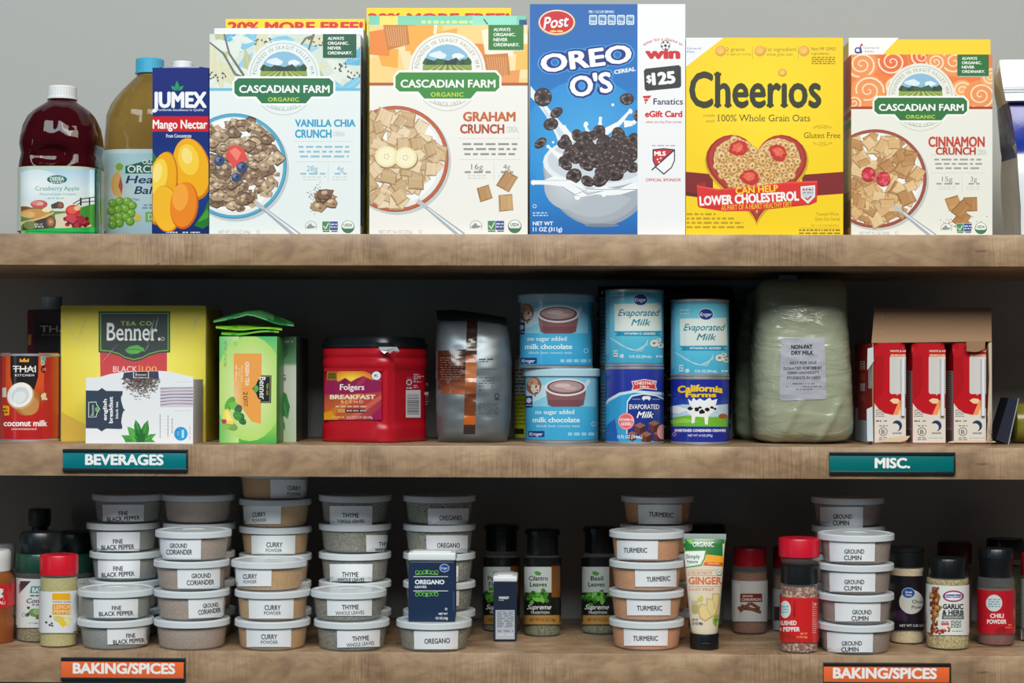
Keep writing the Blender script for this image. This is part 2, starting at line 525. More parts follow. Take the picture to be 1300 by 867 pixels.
for zt, zb, lab in ((Z1, Z1b, 'thick wooden shelf with cereal boxes standing on it'), (Z2, Z2b, 'thick wooden shelf carrying cans, tea and coffee'),
                    (Z3, Z3b, 'thick wooden shelf carrying stacked spice tubs and jars')):
    mb = MB(); rbox(mb, -0.65, 2.05, 0.0, DEPTH, zb, zt, (170, 145, 115), WOOD, r=0.0009)
    tag(mb.build('shelf', loc=(0.7, 0, zt)), lab, 'shelf', 'wooden wall shelves')

# ------------------------------------------------------------------ shelf signs
def sign(x0, x1, yt, yb, card, words, tx0, tx1, ty, tb, label, tilt=0.0):
    ym = (yt + yb) / 2
    c = at((x0 + x1) / 2, ym, 0)
    r = thing('shelf_sign', (c.x, -0.0005, c.z), label, 'sign', 'category signs on the shelf edges')
    X0, X1 = at(x0, ym, 0).x, at(x1, ym, 0).x; ZT, ZB = at(650, 433.5, 0).z, 0
    zt, zb = at((x0 + x1) / 2, yt, 0).z, at((x0 + x1) / 2, yb, 0).z
    h = zt - zb; e = 0.0042
    mb = MB(); blk = (26, 34, 40)
    rbox(mb, X0, X1, -0.0022, -0.0002, zb, zt, blk, PLAST(), 0.0004)
    rbox(mb, X0, X1, -0.0048, -0.0022, zt - e, zt, blk, PLAST(), 0.0005)
    rbox(mb, X0, X1, -0.0048, -0.0022, zb, zb + e, blk, PLAST(), 0.0005)
    rbox(mb, X1 - 0.0018, X1, -0.0048, -0.0022, zb + e, zt - e, blk, PLAST(), 0.0004)
    mb.build('holder', r, (c.x, -0.0005, c.z))
    mb = MB(); rbox(mb, X0 + 0.0003, X1 - 0.0019, -0.0034, -0.0023, zb + e, zt - e, card, GLOSS(), 0.0001)
    a = Art(); a.text(words, tx0, tx1, ty, tb, (250, 250, 250), bold=0.045, ang=tilt)
    a.put(mb, Flat(-0.0034), GLOSS(), base=2e-5)
    mb.build('sign_card', r, (c.x, -0.0005, c.z))
sign(80.5, 239, 570, 598.5, (0, 122, 132), 'BEVERAGES', 108, 207.7, 576.5, 589.8, 'dark teal sign with white letters on the shelf edge below the yellow tea box', 0.25)
sign(1052.5, 1212, 573.8, 602.2, (0, 112, 112), 'MISC.', 1110.5, 1155.5, 581, 593.8, 'dark teal sign with white letters on the shelf edge below the opened milk carton case', 0.25)
sign(78.3, 236, 834.5, 864, (244, 112, 58), 'BAKING/SPICES', 92.4, 222.5, 841.5, 854.8, 'orange sign with white letters below the fine black pepper tubs', 0.3)
sign(1045, 1206.5, 841, 869.5, (244, 112, 58), 'BAKING/SPICES', 1057.5, 1189.5, 847.6, 861, 'orange sign with white letters below the ground cumin tubs', 0.3)

# ================================================================== top shelf
def carton(name, x0, x1, yt, yb, Y, dep, z0, front, side, top, label, cat, group, art=None, mat=None, parent_parts=None, r=0.0012, sl=None):
    """a printed box whose front face fills the photo rectangle x0..x1, yt..yb at depth Y"""
    ym = (yt + yb) / 2; xm = (x0 + x1) / 2
    X0, X1, Zt = at(x0, ym, Y).x, at(x1, ym, Y).x, at(xm, yt, Y).z
    mb = MB(); mt = mat or CARD()
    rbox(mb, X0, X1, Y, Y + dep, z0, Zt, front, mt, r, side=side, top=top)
    # the seam of the closed top flaps
    rbox(mb, X0 + 0.004, X1 - 0.004, Y + dep * 0.42, Y + dep * 0.9, Zt - 0.0004, Zt + 0.0006, top, mt, 0.0002)
    if art is not None: art.put(mb, Flat(Y), mt, base=2e-5)
    if sl is not None: sl(mb, X0, X1, Y, dep, z0, Zt, mt)
    loc = ((X0 + X1) / 2, Y + dep / 2, z0)
    o = mb.build(name, loc=loc)
    return tag(o, label, cat, group)
def side_print(face, lines, seed):
    """fine print on one end of a box: face 'l' or 'r'"""
    def f(mb, X0, X1, Y, dep, z0, Zt, mt):
        R = random.Random(seed); x = X0 - 6e-5 if face == 'l' else X1 + 6e-5
        for (c, a0, a1, b0, b1) in lines:
            ya, yb = Y + dep * a0, Y + dep * a1; za, zb = z0 + (Zt - z0) * b0, z0 + (Zt - z0) * b1
            q = [Vector((x, ya, za)), Vector((x, yb, za)), Vector((x, yb, zb)), Vector((x, ya, zb))]
            if face == 'l': q = q[::-1]
            mb.mesh(q, [[0, 1, 2, 3]], c, mt, False)
    return f
G_CER = 'cereal boxes on the top shelf'

def squares(a, R, cx, cy, n, spread, size, tones, sy=1.0, cond=None):
    for i in range(n):
        for _ in range(20):
            t = R.uniform(0, 2 * math.pi); q = spread * math.sqrt(R.random())
            x, y = cx + q * math.cos(t), cy + sy * q * math.sin(t)
            if cond is None or cond(x, y): break
        s = size * R.uniform(0.8, 1.15); g = R.uniform(0, math.pi); k = R.uniform(0.55, 1.0)
        def P(u, v, g=g, x=x, y=y, s=s, k=k):
            X, Y = u * s, v * s * k
            return (x + X * math.cos(g) - Y * math.sin(g), y + X * math.sin(g) + Y * math.cos(g))
        c = R.choice(tones); d = mixc(c, (110, 70, 35), 0.38); l = mixc(c, (255, 245, 225), 0.3)
        a.poly([P(-.56, -.52), P(.52, -.58), P(.60, .60), P(-.50, .62)], d)
        a.poly([P(-.5, -.5), P(0, -.56), P(.5, -.5), P(.46, 0), P(.52, .5), P(0, .45), P(-.5, .5), P(-.45, 0)], c, False)
        a.l += 1
        for w in (-.28, 0, .28): a.poly([P(-.4, w - .02), P(.4, w - .03), P(.4, w + .02), P(-.4, w + .02)], l if w < 0 else mixc(c, d, .3), False)
def flakes(a, R, cx, cy, n, spread, size, tones, sy=1.0):
    for i in range(n):
        t = R.uniform(0, 2 * math.pi); q = spread * math.sqrt(R.random())
        x, y = cx + q * math.cos(t), cy + sy * q * math.sin(t); s = size * R.uniform(.6, 1.2); c = R.choice(tones)
        a.blob(x + .8, y + 1.4, s, mixc(c, (45, 25, 10), .6), i * 7 + 1, .35, 8, R.uniform(.6, 1))
        a.blob(x, y, s * .93, c, i * 7 + 1, .35, 8, R.uniform(.6, 1))
        a.blob(x - s * .2, y - s * .25, s * .4, mixc(c, (255, 240, 215), .55), i * 7 + 3, .4, 6, .7)
        a.blob(x + s * .3, y + s * .2, s * .25, mixc(c, (70, 40, 20), .5), i * 7 + 4, .4, 6, .7)
def donuts(a, R, pts, r, c, hole, edge):
    for (x, y) in pts:
        s = r * R.uniform(.85, 1.12); k = R.uniform(.7, 1.0); g = R.uniform(0, 180); cc = mixc(c, (255, 245, 225), R.uniform(0, .25))
        a.ell(x, y, s * 1.08, s * k * 1.08, edge, g, 14)
        a.ell(x - s * .04, y - s * .06, s * .95, s * k * .93, cc, g, 14)
        a.ell(x - s * .1, y - s * .2, s * .55, s * k * .5, mixc(cc, (255, 250, 235), .35), g, 10)
        a.ell(x, y, s * .36, s * k * .36, hole, g, 10)

def organic_front(bx0, by0, bx1, by1, th):
    """front of an organic cereal box; drawn on a 535 x 710 layout whose corner is (30, 120)"""
    fx, fy = (bx1 - bx0) / 535.0, (by1 - by0) / 710.0
    a = Art(tf=lambda x, y: (bx0 + (x - 30) * fx, by0 + (y - 120) * fy), clip=(bx0 + .15, by0 + .15, bx1 - .15, by1 + 1))
    R = random.Random(th['seed']); dy = th['dy']; G = th['green']
    a.rect(30, 120, 565, 830, th['paper'])
    th['pattern'](a, R)
    a.rect(30, 312 + dy, 565, 840, th['paper']); a.rect(30, 312 + dy, 565, 322 + dy, th['rule'])
    cx, cy = 293, 272 + dy
    a.ell(cx, cy, 130, 130, th['paper']); a.ring(cx, cy, 120, 1.8, (150, 165, 150)); a.ell(cx, cy, 88, 88, (250, 250, 246))
    # farm scene
    old = a.clip; X0, Y0 = a.tf(0, 0); 
    a.clip = (old[0], old[1], old[2], by0 + (282 + dy - 120) * fy)
    a.ell(cx, cy - 6, 84, 84, (140, 190, 220))
    a.blob(cx - 30, cy - 55, 26, (225, 238, 245), 5, .3, 9, .5); a.blob(cx + 35, cy - 50, 22, (235, 243, 247), 6, .3, 9, .45)
    for k in range(11): a.blob(cx - 70 + k * 14, cy - 24 - (abs(k - 5) % 3) * 3, 13, R.choice([(38, 74, 52), (52, 96, 58), (30, 62, 60)]), 40 + k, .25)
    a.poly([(cx - 82, cy - 20), (cx + 82, cy - 20), (cx + 84, cy + 4), (cx + 72, cy + 10), (cx - 72, cy + 10), (cx - 84, cy + 4)], (150, 170, 70))
    for k in range(-6, 7):
        a.poly([(cx + k * 6, cy - 20), (cx + k * 6 + 2.4, cy - 20), (cx + k * 17 + 5, cy + 10), (cx + k * 17 - 3, cy + 10)], (205, 205, 140) if k % 2 else (86, 130, 50))
    a.clip = old
    a.text('FOUNDED IN SKAGIT VALLEY, WA', cx - 155, cx + 155, cy - 112, cy - 98, (130, 150, 135), bend=105, space=1.3)
    # banner
    def ban(m, c):
        a.poly([(118 - m, 290 + dy), (132 - m * .6, 277 - m + dy), (455 + m * .6, 277 - m + dy), (469 + m, 290 + dy), (469 + m, 329 + dy), (455 + m * .6, 342 + m + dy), (392 + m, 342 + m + dy),
                (372 + m * .4, 366 + m + dy), (215 - m * .4, 366 + m + dy), (195 - m, 342 + m + dy), (132 - m * .6, 342 + m + dy), (118 - m, 329 + dy)], c)
    ban(7, (250, 252, 248)); ban(0, G)
    a.text('CASCADIAN FARM', 135, 456, 301 + dy, 328 + dy, (252, 252, 250), bold=.03)
    a.text('ORGANIC', 237, 348, 344 + dy, 359 + dy, (205, 225, 60), bold=.02, space=1.1)
    a.text('SINCE 1972', 247, 340, 378 + dy, 391 + dy, (150, 165, 150), bend=-130, space=1.25)
    a.ring(293, 300 + dy, 108, 1.6, (165, 178, 165), a0=40, a1=140)
    # claim tag
    a.poly([(432, 118), (551, 118), (551, 208), (432, 206)], th['tag'])
    for k in range(16): a.ell(435 + k * 7.6, 207, 2.4, 2.4, th['paper'], up=(k == 0), n=8)
    for k, w in enumerate(('ALWAYS', 'ORGANIC.', 'NEVER', 'ORDINARY.')):
        a.text(w, 449, (507, 524, 497, 537)[k], 130 + 17.2 * k, 141 + 17.2 * k, (240, 246, 238), bold=.035)
    # bowl
    bx, by, br = th['bowl']
    a.ell(bx + 6, by + 8, br + 2, br + 2, mixc(th['paper'], (150, 160, 165), .45), n=48)
    a.ell(bx, by, br, br, mixc(th['rim'], (60, 30, 20), .25), n=48); a.ell(bx, by - 1, br - 3, br - 3, th['rim'], n=48); a.ell(bx, by, br - 13, br - 13, (235, 236, 234), n=48)
    a.ell(bx - 4, by - 4, br - 22, br - 22, (248, 248, 246), n=48)
    th['cereal'](a, R, bx, by, br)
    a.line([(192, 715), (226, 742)], 16, (190, 196, 202), 12); a.line([(222, 738), (345, 836)], 11, (170, 178, 188), 26); a.line([(226, 740), (342, 830)], 3, (235, 240, 245), 8)
    # name and small print
    th['title'](a)
    g = th['grey']
    a.rect(333, 500 + dy, 540, 501.4 + dy, mixc(g, th['paper'], .5))
    for k in range(3): a.greek(345 + k * 3, 530 - k * 3, 520 + 17 * k + dy, 7, mixc(th['small'], th['paper'], .25), k + th['seed'], 30)
    a.rect(333, 572 + dy, 540, 573.4 + dy, mixc(g, th['paper'], .5)); a.rect(450, 580 + dy, 451.4, 645 + dy, mixc(g, th['paper'], .5))
    a.text(th['n'][0], 374, 414, 586 + dy, 606 + dy, th['small']); a.text(th['n'][1], 482, 506, 586 + dy, 606 + dy, th['small'])
    a.greek(352, 440, 615 + dy, 7, mixc(th['small'], th['paper'], .3), 3, 34); a.greek(474, 516, 615 + dy, 7, mixc(th['small'], th['paper'], .3), 4, 34)
    for k in range(2): a.greek(362, 428, 627 + 9 * k + dy, 3, mixc(g, th['paper'], .5), 5 + k, 12); a.greek(466, 520, 627 + 9 * k + dy, 3, mixc(g, th['paper'], .5), 8 + k, 12)
    th['bits'](a, R)
    a.ring(390, 803, 21, 1.6, (130, 140, 140), a0=150, a1=390); a.poly([(372, 806), (388, 790), (396, 800), (410, 802), (398, 808), (380, 810)], (140, 148, 148))
    a.rect(429, 783, 485, 823, (245, 247, 245)); a.rect(430, 784, 456, 815, (70, 140, 90)); a.rect(457, 784, 485, 815, (60, 80, 150)); a.greek(431, 484, 819, 5, (70, 120, 80), 2, 20)
    a.line([(434, 800), (442, 810), (452, 790)], 3, (240, 240, 240)); a.greek(459, 483, 794, 4, (225, 230, 245), 6, 12); a.greek(459, 483, 804, 4, (225, 230, 245), 7, 12)
    a.ell(521, 803, 23, 23, (60, 110, 80)); a.ell(521, 802, 20.5, 20.5, (245, 248, 244)); a.ell(521, 802, 20.5, 20.5, (60, 120, 80), a0=10, a1=170)
    a.text('USDA', 506, 536, 791, 802, (55, 100, 70), bold=.03); a.rect(505, 806, 537, 809, (235, 240, 235))
    a.text(th['net'], 62, 175, 815, 827, (150, 156, 160)); a.ring(202, 821, 6, 1.4, (150, 156, 160))
    return a

def leaf_pattern(a, R):
    a.rect(30, 120, 565, 330, (214, 226, 214))
    for i in range(46):
        x, y = R.uniform(20, 580), R.uniform(115, 320); g = R.uniform(0, 6.28); s = R.uniform(34, 78)
        c = R.choice([(130, 200, 230), (96, 184, 224), (222, 220, 186), (190, 194, 146), (226, 234, 226), (150, 208, 232)])
        u, v = math.cos(g) * s, math.sin(g) * s
        a.poly([(x - u, y - v), (x - v * .3 - u * .3, y + u * .3 - v * .3), (x - v * .22 + u * .4, y + u * .22 + v * .4), (x + u, y + v), (x + v * .26 + u * .3, y - u * .26 + v * .3), (x + v * .3 - u * .4, y - u * .3 - v * .4)], c); a.line([(x - u * .9, y - v * .9), (x + u * .8, y + v * .8)], 1.6, mixc(c, (250, 252, 250), .5))
    for (x, y) in ((225, 152), (500, 240), (415, 150), (60, 270), (540, 268)):
        for k in range(12): a.ell(x + R.uniform(-32, 32), y + R.uniform(-16, 16), 5, 3, (92, 98, 88), R.uniform(0, 180), 8, up=(k == 0))
    for q in ([(30, 150), (80, 190), (120, 262), (150, 275)], [(82, 120), (100, 190), (152, 268)], [(345, 172), (372, 135), (400, 128)], [(380, 180), (400, 120)]): a.line(q, 6, (112, 116, 104), 9)
def graham_pattern(a, R):
    a.rect(30, 120, 565, 330, (250, 214, 140))
    for i in range(30):
        x, y = R.uniform(20, 580), R.uniform(110, 320); g = R.uniform(-.6, .6); s = R.uniform(30, 54)
        c = R.choice([(246, 176, 70), (238, 140, 60), (252, 226, 176), (244, 196, 96), (250, 238, 214), (240, 158, 92)])
        a.poly([(x - s + g * 20, y - s * .8), (x + s, y - s + g * 30), (x + s * .8 - g * 10, y + s * .9), (x - s * .9, y + s * .8 + g * 10)], c)
    for (x, y) in ((118, 160), (458, 262)):
        a.poly([(x - 42, y - 40), (x + 40, y - 46), (x + 48, y + 26), (x - 26, y + 46)], (206, 128, 64))
        for k in range(9): a.line([(x - 32 + 8 * k, y - 34), (x - 20 + 7 * k, y + 32)], 2, (236, 182, 128))
def swirl_pattern(a, R):
    a.rect(30, 120, 565, 340, (240, 128, 62))
    for i, (x, y, s) in enumerate(((70, 160, 62), (185, 150, 58), (300, 130, 50), (420, 150, 60), (95, 262, 66), (450, 262, 44), (520, 280, 62), (350, 150, 40), (40, 310, 40), (200, 250, 46), (560, 210, 40))):
        a.ell(x, y, s, s * .95, R.choice([(244, 150, 84), (236, 112, 58), (248, 172, 100)]), n=26)
        pts = [(x + s * .9 * t * math.cos(t * 15 + i), y + s * .85 * t * math.sin(t * 15 + i)) for t in [k / 40 for k in range(2, 41)]]
        a.line(pts, 4, (250, 226, 196), 7)
def cer_vanilla(a, R, bx, by, br):
    flakes(a, R, bx, by - 5, 210, br - 30, 25, [(176, 148, 118), (150, 120, 92), (196, 172, 140), (132, 104, 80)])
    a.poly([(86, 552), (98, 520), (122, 512), (150, 524), (165, 560), (140, 590), (112, 592)], (226, 76, 66)); a.poly([(100, 535), (122, 522), (142, 540), (128, 570)], (244, 130, 112))
    for x, y, r in ((65, 570, 19), (145, 593, 20), (124, 629, 17)): a.ell(x, y, r, r, (46, 66, 112)); a.ell(x - 5, y - 6, r * .5, r * .45, (104, 128, 170)); a.ell(x + 3, y - 3, r * .28, r * .28, (26, 34, 64))
def cer_graham(a, R, bx, by, br):
    squares(a, R, bx - 2, by, 150, br - 30, 46, [(232, 206, 168), (218, 188, 146), (238, 216, 182), (206, 174, 130)])
    for x, y in ((88, 566), (152, 570)): a.ell(x + 3, y + 5, 40, 37, (170, 140, 96)); a.ell(x, y, 39, 36, (244, 230, 178)); a.ell(x, y, 31, 29, (250, 242, 206)); [a.ell(x + 8 * math.cos(t), y + 8 * math.sin(t), 2, 2, (170, 130, 80), n=8) for t in (0, 1.3, 2.6, 3.9, 5.2)]
def cer_cinnamon(a, R, bx, by, br):
    squares(a, R, bx + 2, by, 140, br - 32, 48, [(222, 180, 124), (204, 156, 100), (232, 198, 148), (190, 140, 86)])
    for x, y in ((96, 592), (152, 610)):
        a.ell(x, y, 27, 30, (176, 34, 48))
        for k in range(26):
            t = R.uniform(0, 6.28); q = 23 * math.sqrt(R.random()); a.ell(x + q * math.cos(t), y + q * math.sin(t), 6, 6, R.choice([(224, 62, 78), (236, 92, 104), (204, 46, 62)]), n=8)
def bits_vanilla(a, R):
    for k in range(60): a.ell(392 + R.gauss(14, 16), 690 + R.gauss(0, 22), 1.8, 1.8, (80, 70, 64), n=6, up=(k == 0))
    flakes(a, R, 430, 716, 9, 34, 24, [(150, 116, 84), (172, 140, 106), (128, 96, 70)])
def bits_graham(a, R):
    for x, y, s in ((420, 690, 34), (497, 650, 36), (492, 722, 36)):
        squares(a, R, x, y, 1, 0.1, s * 1.6, [(206, 164, 112), (190, 146, 96)])
def bits_cinnamon(a, R):
    for k in range(90): a.ell(452 + R.gauss(0, 30), 785 + R.gauss(0, 10), 2.4, 2, (150, 86, 40), n=6, up=(k == 0))
    for x, y, s in ((418, 705, 46), (482, 708, 46), (450, 766, 50), (448, 728, 44)): squares(a, R, x, y, 1, .1, s * 1.25, [(200, 150, 92), (180, 128, 74)])
def title2(w1, w2, col, c2, b1, b2, cer):
    def f(a):
        a.text(w1, *b1, col, bold=.045); a.text(w2, *b2, c2, bold=.045); a.text('CEREAL', *cer, (176, 186, 190))
    return f
TH_V = dict(seed=3, dy=0, green=(26, 116, 72), paper=(232, 240, 240), rule=(110, 190, 222), tag=(20, 92, 66), pattern=leaf_pattern, bowl=(117, 588, 187), rim=(78, 170, 206), cereal=cer_vanilla, grey=(170, 180, 184),
            small=(120, 176, 200), n=('28g', '4g'), bits=bits_vanilla, net='NET WT 12.5 OZ (354g)', title=title2('VANILLA CHIA', 'CRUNCH', (44, 164, 206), (44, 164, 206), (333, 548, 422, 448), (333, 463, 458, 487), (469, 512, 466, 482)))
TH_G = dict(seed=5, dy=4, green=(62, 142, 62), paper=(242, 240, 234), rule=(176, 96, 60), tag=(50, 128, 60), pattern=graham_pattern, bowl=(118, 574, 180), rim=(196, 100, 62), cereal=cer_graham, grey=(180, 176, 170),
            small=(120, 116, 112), n=('16g', '4g'), bits=bits_graham, net='NET WT 9.6 OZ (272g)', title=title2('GRAHAM', 'CRUNCH', (200, 104, 56), (176, 76, 46), (346, 524, 414, 446), (336, 486, 456, 487), (494, 534, 464, 484)))
TH_C = dict(seed=8, dy=13, green=(34, 116, 56), paper=(236, 236, 226), rule=(176, 56, 36), tag=(30, 110, 52), pattern=swirl_pattern, bowl=(122, 608, 194), rim=(166, 78, 58), cereal=cer_cinnamon, grey=(180, 176, 170),
            small=(140, 130, 124), n=('15g', '3g'), bits=bits_cinnamon, net='NET WT 9.2 OZ (260g)', title=title2('CINNAMON', 'CRUNCH', (198, 66, 46), (184, 56, 40), (322, 536, 442, 482), (350, 502, 484, 514), (508, 544, 492, 512)))
YF = 0.014
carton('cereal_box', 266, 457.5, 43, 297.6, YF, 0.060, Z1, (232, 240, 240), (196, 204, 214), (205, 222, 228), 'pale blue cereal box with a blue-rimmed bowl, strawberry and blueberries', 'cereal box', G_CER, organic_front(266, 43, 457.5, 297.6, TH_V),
       sl=side_print('r', [((60, 66, 92), .1, .5, .05, .95), ((170, 90, 110), .55, .9, .1, .9), ((232, 236, 238), .15, .45, .3, .6)], 1))
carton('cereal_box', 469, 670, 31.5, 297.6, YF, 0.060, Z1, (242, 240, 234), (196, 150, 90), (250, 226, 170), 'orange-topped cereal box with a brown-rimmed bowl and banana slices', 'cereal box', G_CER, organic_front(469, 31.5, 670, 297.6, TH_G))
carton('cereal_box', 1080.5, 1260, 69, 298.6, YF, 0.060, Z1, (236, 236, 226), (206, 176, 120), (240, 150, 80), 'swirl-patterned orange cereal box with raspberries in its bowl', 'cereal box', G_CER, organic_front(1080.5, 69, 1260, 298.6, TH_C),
       sl=side_print('l', [((214, 112, 50), 0, 1, .72, 1), ((120, 150, 70), 0, 1, .60, .64), ((236, 214, 150), .1, .9, .25, .55), ((150, 110, 60), .1, .9, .05, .2), ((190, 60, 40), 0, 1, .66, .69)], 2))
# the boxes peeping out behind them
Yb = YF + 0.063
a = Art(clip=(272, 30, 461, 60)); a.rect(272, 36, 461, 60, (236, 238, 240)); a.rect(272, 38.5, 461, 39.6, (214, 222, 230))
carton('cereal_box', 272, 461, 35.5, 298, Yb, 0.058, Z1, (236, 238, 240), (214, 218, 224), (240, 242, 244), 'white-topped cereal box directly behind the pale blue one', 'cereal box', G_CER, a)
a = Art(clip=(286.5, 20, 463, 60)); a.rect(286, 24, 463, 60, (244, 208, 30)); a.text('20% MORE FREE!', 289, 461, 27.6, 40, (206, 40, 40), bold=.05)
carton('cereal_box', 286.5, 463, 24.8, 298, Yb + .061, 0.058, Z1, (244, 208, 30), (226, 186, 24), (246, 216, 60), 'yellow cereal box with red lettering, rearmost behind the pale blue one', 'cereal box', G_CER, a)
a = Art(clip=(468, 10, 668, 60)); a.rect(468, 20, 668, 60, (120, 200, 176)); a.rect(482, 20, 505, 60, (232, 214, 110)); a.greek(535, 600, 28, 3.5, (200, 226, 150), 4, 9); a.rect(600, 20, 656, 60, (140, 214, 196)); a.line([(614, 24), (619, 31)], 1.6, (50, 70, 80)); a.rect(659, 25, 668, 40, (24, 78, 140))
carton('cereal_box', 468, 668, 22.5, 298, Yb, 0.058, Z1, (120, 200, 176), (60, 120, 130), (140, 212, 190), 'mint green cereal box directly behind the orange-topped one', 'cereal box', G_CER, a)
a = Art(clip=(465.5, 5, 649, 60)); a.rect(465, 10, 650, 60, (244, 208, 30)); a.text('20% MORE FREE!', 467, 647, 16.6, 29, (206, 40, 40), bold=.05)
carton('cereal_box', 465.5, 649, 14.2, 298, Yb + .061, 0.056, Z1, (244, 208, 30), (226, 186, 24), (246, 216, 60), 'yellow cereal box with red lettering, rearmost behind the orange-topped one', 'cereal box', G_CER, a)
a = Art(clip=(1077.5, 45, 1257.5, 100)); a.rect(1077, 50, 1258, 100, (248, 208, 40)); a.poly([(1077, 48), (1141, 48), (1100, 90), (1077, 90)], (240, 244, 246))
a.text('General', 1096, 1116, 58.6, 62, (96, 120, 170)); a.text('Mills', 1098, 1110, 63.6, 67, (96, 120, 170)); a.ring(1089, 64, 4.2, 1.8, (40, 60, 150)); a.line([(1092, 58), (1094, 67), (1085, 66)], 1.7, (40, 60, 150)); a.blob(1094, 57, 1.8, (210, 60, 60), 1)
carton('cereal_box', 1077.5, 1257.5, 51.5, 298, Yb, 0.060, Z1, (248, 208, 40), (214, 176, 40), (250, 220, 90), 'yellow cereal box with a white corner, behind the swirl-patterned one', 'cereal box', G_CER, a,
       sl=side_print('l', [((120, 100, 40), .1, .9, .05, .15), ((150, 60, 40), 0, 1, .3, .42)], 5))

# ---- the blue chocolate ring cereal
def C2(x, y): return (660 + x / 2.797, y / 2.797)
def oreo():
    a = Art(tf=C2, clip=(672.7, 5.2, 870, 299)); R = random.Random(11)
    a.rect(30, 10, 592, 835, (242, 243, 246))
    cl = a.clip; a.clip = (672.7, 5.2, 809.4, 299)
    a.grad(30, 10, 420, 840, [(0, (6, 96, 176)), (.35, (10, 116, 196)), (.6, (34, 148, 220)), (.85, (16, 128, 206)), (1, (8, 92, 172))])
    a.glow(240, 500, 230, 220, (70, 172, 232), (30, 144, 216))
    a.ell(131, 80, 66, 46, (214, 170, 70)); a.ell(131, 79, 63, 43, (250, 244, 236)); a.ell(131, 79, 60, 40, (204, 30, 40)); a.text('Post', 86, 174, 55, 97, (255, 255, 255), bold=.02, shear=.25, ang=-6)
    a.ell(118, 111, 12, 4, (240, 200, 80)); a.ell(142, 111, 12, 4, (240, 200, 80))
    a.text('PER 1 1/2 CUP SERVING', 245, 334, 37, 46, (220, 236, 246), bold=.03)
    for k in range(5):
        x = 246 + k * 33; a.poly([(x, 56), (x + 3, 53), (x + 25, 53), (x + 28, 56), (x + 28, 84), (x + 25, 88), (x + 3, 88), (x, 84)], (214, 232, 244)); a.rect(x + 3, 57, x + 25, 76, (150, 190, 222)); a.text(('160', '0g', '190mg', '14g', '2g')[k], x + 5, x + 23, 61, 71, (20, 60, 120), bold=.03); a.greek(x + 4, x + 24, 81, 4, (60, 100, 160), k, 9)
    for b, c in ((.175, (60, 160, 230)), (.13, (10, 44, 132)), (.035, (250, 252, 255))):
        e = {.175: 12, .13: 6, .035: 0}[b]
        a.text('OREO', 72 - e, 398 + e, 174, 238, c, bold=b, ang=-7)
        a.text("O'S", 176 - e, 328 + e, 262, 334, c, bold=b, ang=-8)
    a.text('CEREAL', 334, 411, 243, 257, (240, 246, 250), bold=.04, ang=-9)
    # milk stream, bowl, cereal, splash
    a.poly([(38, 305), (75, 350), (108, 392), (150, 440), (192, 486), (205, 560), (150, 545), (128, 480), (92, 410), (60, 366), (38, 345)], (236, 242, 248))
    a.poly([(60, 352), (120, 425), (168, 490), (172, 540), (150, 500), (104, 425)], (206, 220, 234))
    a.ell(282, 585, 200, 218, (150, 160, 172), a0=0, a1=180, n=40); a.ell(276, 585, 192, 206, (166, 175, 186), a0=20, a1=180, n=40); a.ell(262, 585, 174, 186, (180, 188, 198), a0=40, a1=178, n=40)
    a.glow(170, 660, 84, 84, (206, 213, 220), (180, 188, 198)); a.ell(290, 800, 62, 6, (120, 132, 148))
    a.ell(280, 575, 198, 92, (232, 238, 244)); a.ell(282, 570, 184, 80, (206, 214, 224))
    for (x0, y0, x1, y1) in ((300, 470, 392, 392), (250, 500, 232, 446), (190, 500, 158, 450), (150, 560, 100, 520), (370, 440, 420, 420), (270, 470, 286, 420)):
        a.line([(x0, y0), ((x0 + x1) / 2 + 6, (y0 + y1) / 2 + 8), (x1, y1)], 26, (244, 247, 250), 7); a.ell(x1, y1, 6, 6, (246, 249, 252))
    def ring(x, y, r):
        g = R.uniform(0, 180); k = R.uniform(.6, .95)
        a.ell(x, y, r, r * k, (40, 28, 30), g, 16); a.ell(x - 1, y - 2, r * .88, r * k * .84, (66, 50, 50), g, 16)
        a.l += 1
        for _ in range(12):
            t = R.uniform(0, 6.28); a.ell(x + r * R.uniform(.5, .8) * math.cos(t), y + r * k * R.uniform(.5, .8) * math.sin(t), r * .15, r * .11, R.choice([(122, 104, 100), (92, 74, 72), (140, 124, 118)]), n=6, up=False)
        a.ell(x, y, r * .34, r * k * .32, (24, 16, 18), g, 10)
    pts = [(R.gauss(290, 72), R.gauss(545, 50)) for _ in range(86)]
    for x, y in sorted((p for p in pts if ((p[0] - 285) / 182) ** 2 + ((p[1] - 550) / 108) ** 2 < 1), key=lambda p: p[1]): ring(x, y, R.uniform(22, 30))
    for q in ([(85, 640), (120, 626), (180, 640), (240, 672), (300, 664), (350, 672), (420, 640), (420, 672), (360, 690), (320, 694), (270, 690), (215, 700), (205, 708), (196, 690), (150, 662), (100, 656), (50, 655), (44, 640)],):
        a.poly(q, (244, 247, 250))
    for x, y, r in ((48, 648, 9), (204, 700, 10), (298, 690, 9), (330, 372, 5), (118, 505, 4), (235, 440, 8), (392, 396, 8)): a.ell(x, y, r, r, (248, 250, 252))
    a.poly([(180, 650), (240, 680), (300, 676), (240, 690)], (206, 216, 228))
    for x, y, r in ((82, 345, 34), (130, 400, 25), (110, 441, 27), (73, 508, 25), (380, 352, 26), (418, 410, 22)): ring(x, y, r)
    a.text('NET WT', 46, 118, 786, 800, (240, 246, 250), bold=.03); a.text('11 OZ (311g)', 46, 150, 806, 821, (240, 246, 250), bold=.03)
    a.ring(52, 732, 7, 2, (220, 236, 246)); a.greek(46, 96, 756, 4, (200, 226, 244), 3, 14); a.greek(46, 100, 765, 4, (200, 226, 244), 4, 14)
    a.clip = cl
    r_ = (208, 34, 44); nv = (34, 46, 84)
    a.text('enter for a chance to', 434, 582, 132, 144, r_, bold=.01, bend=130)
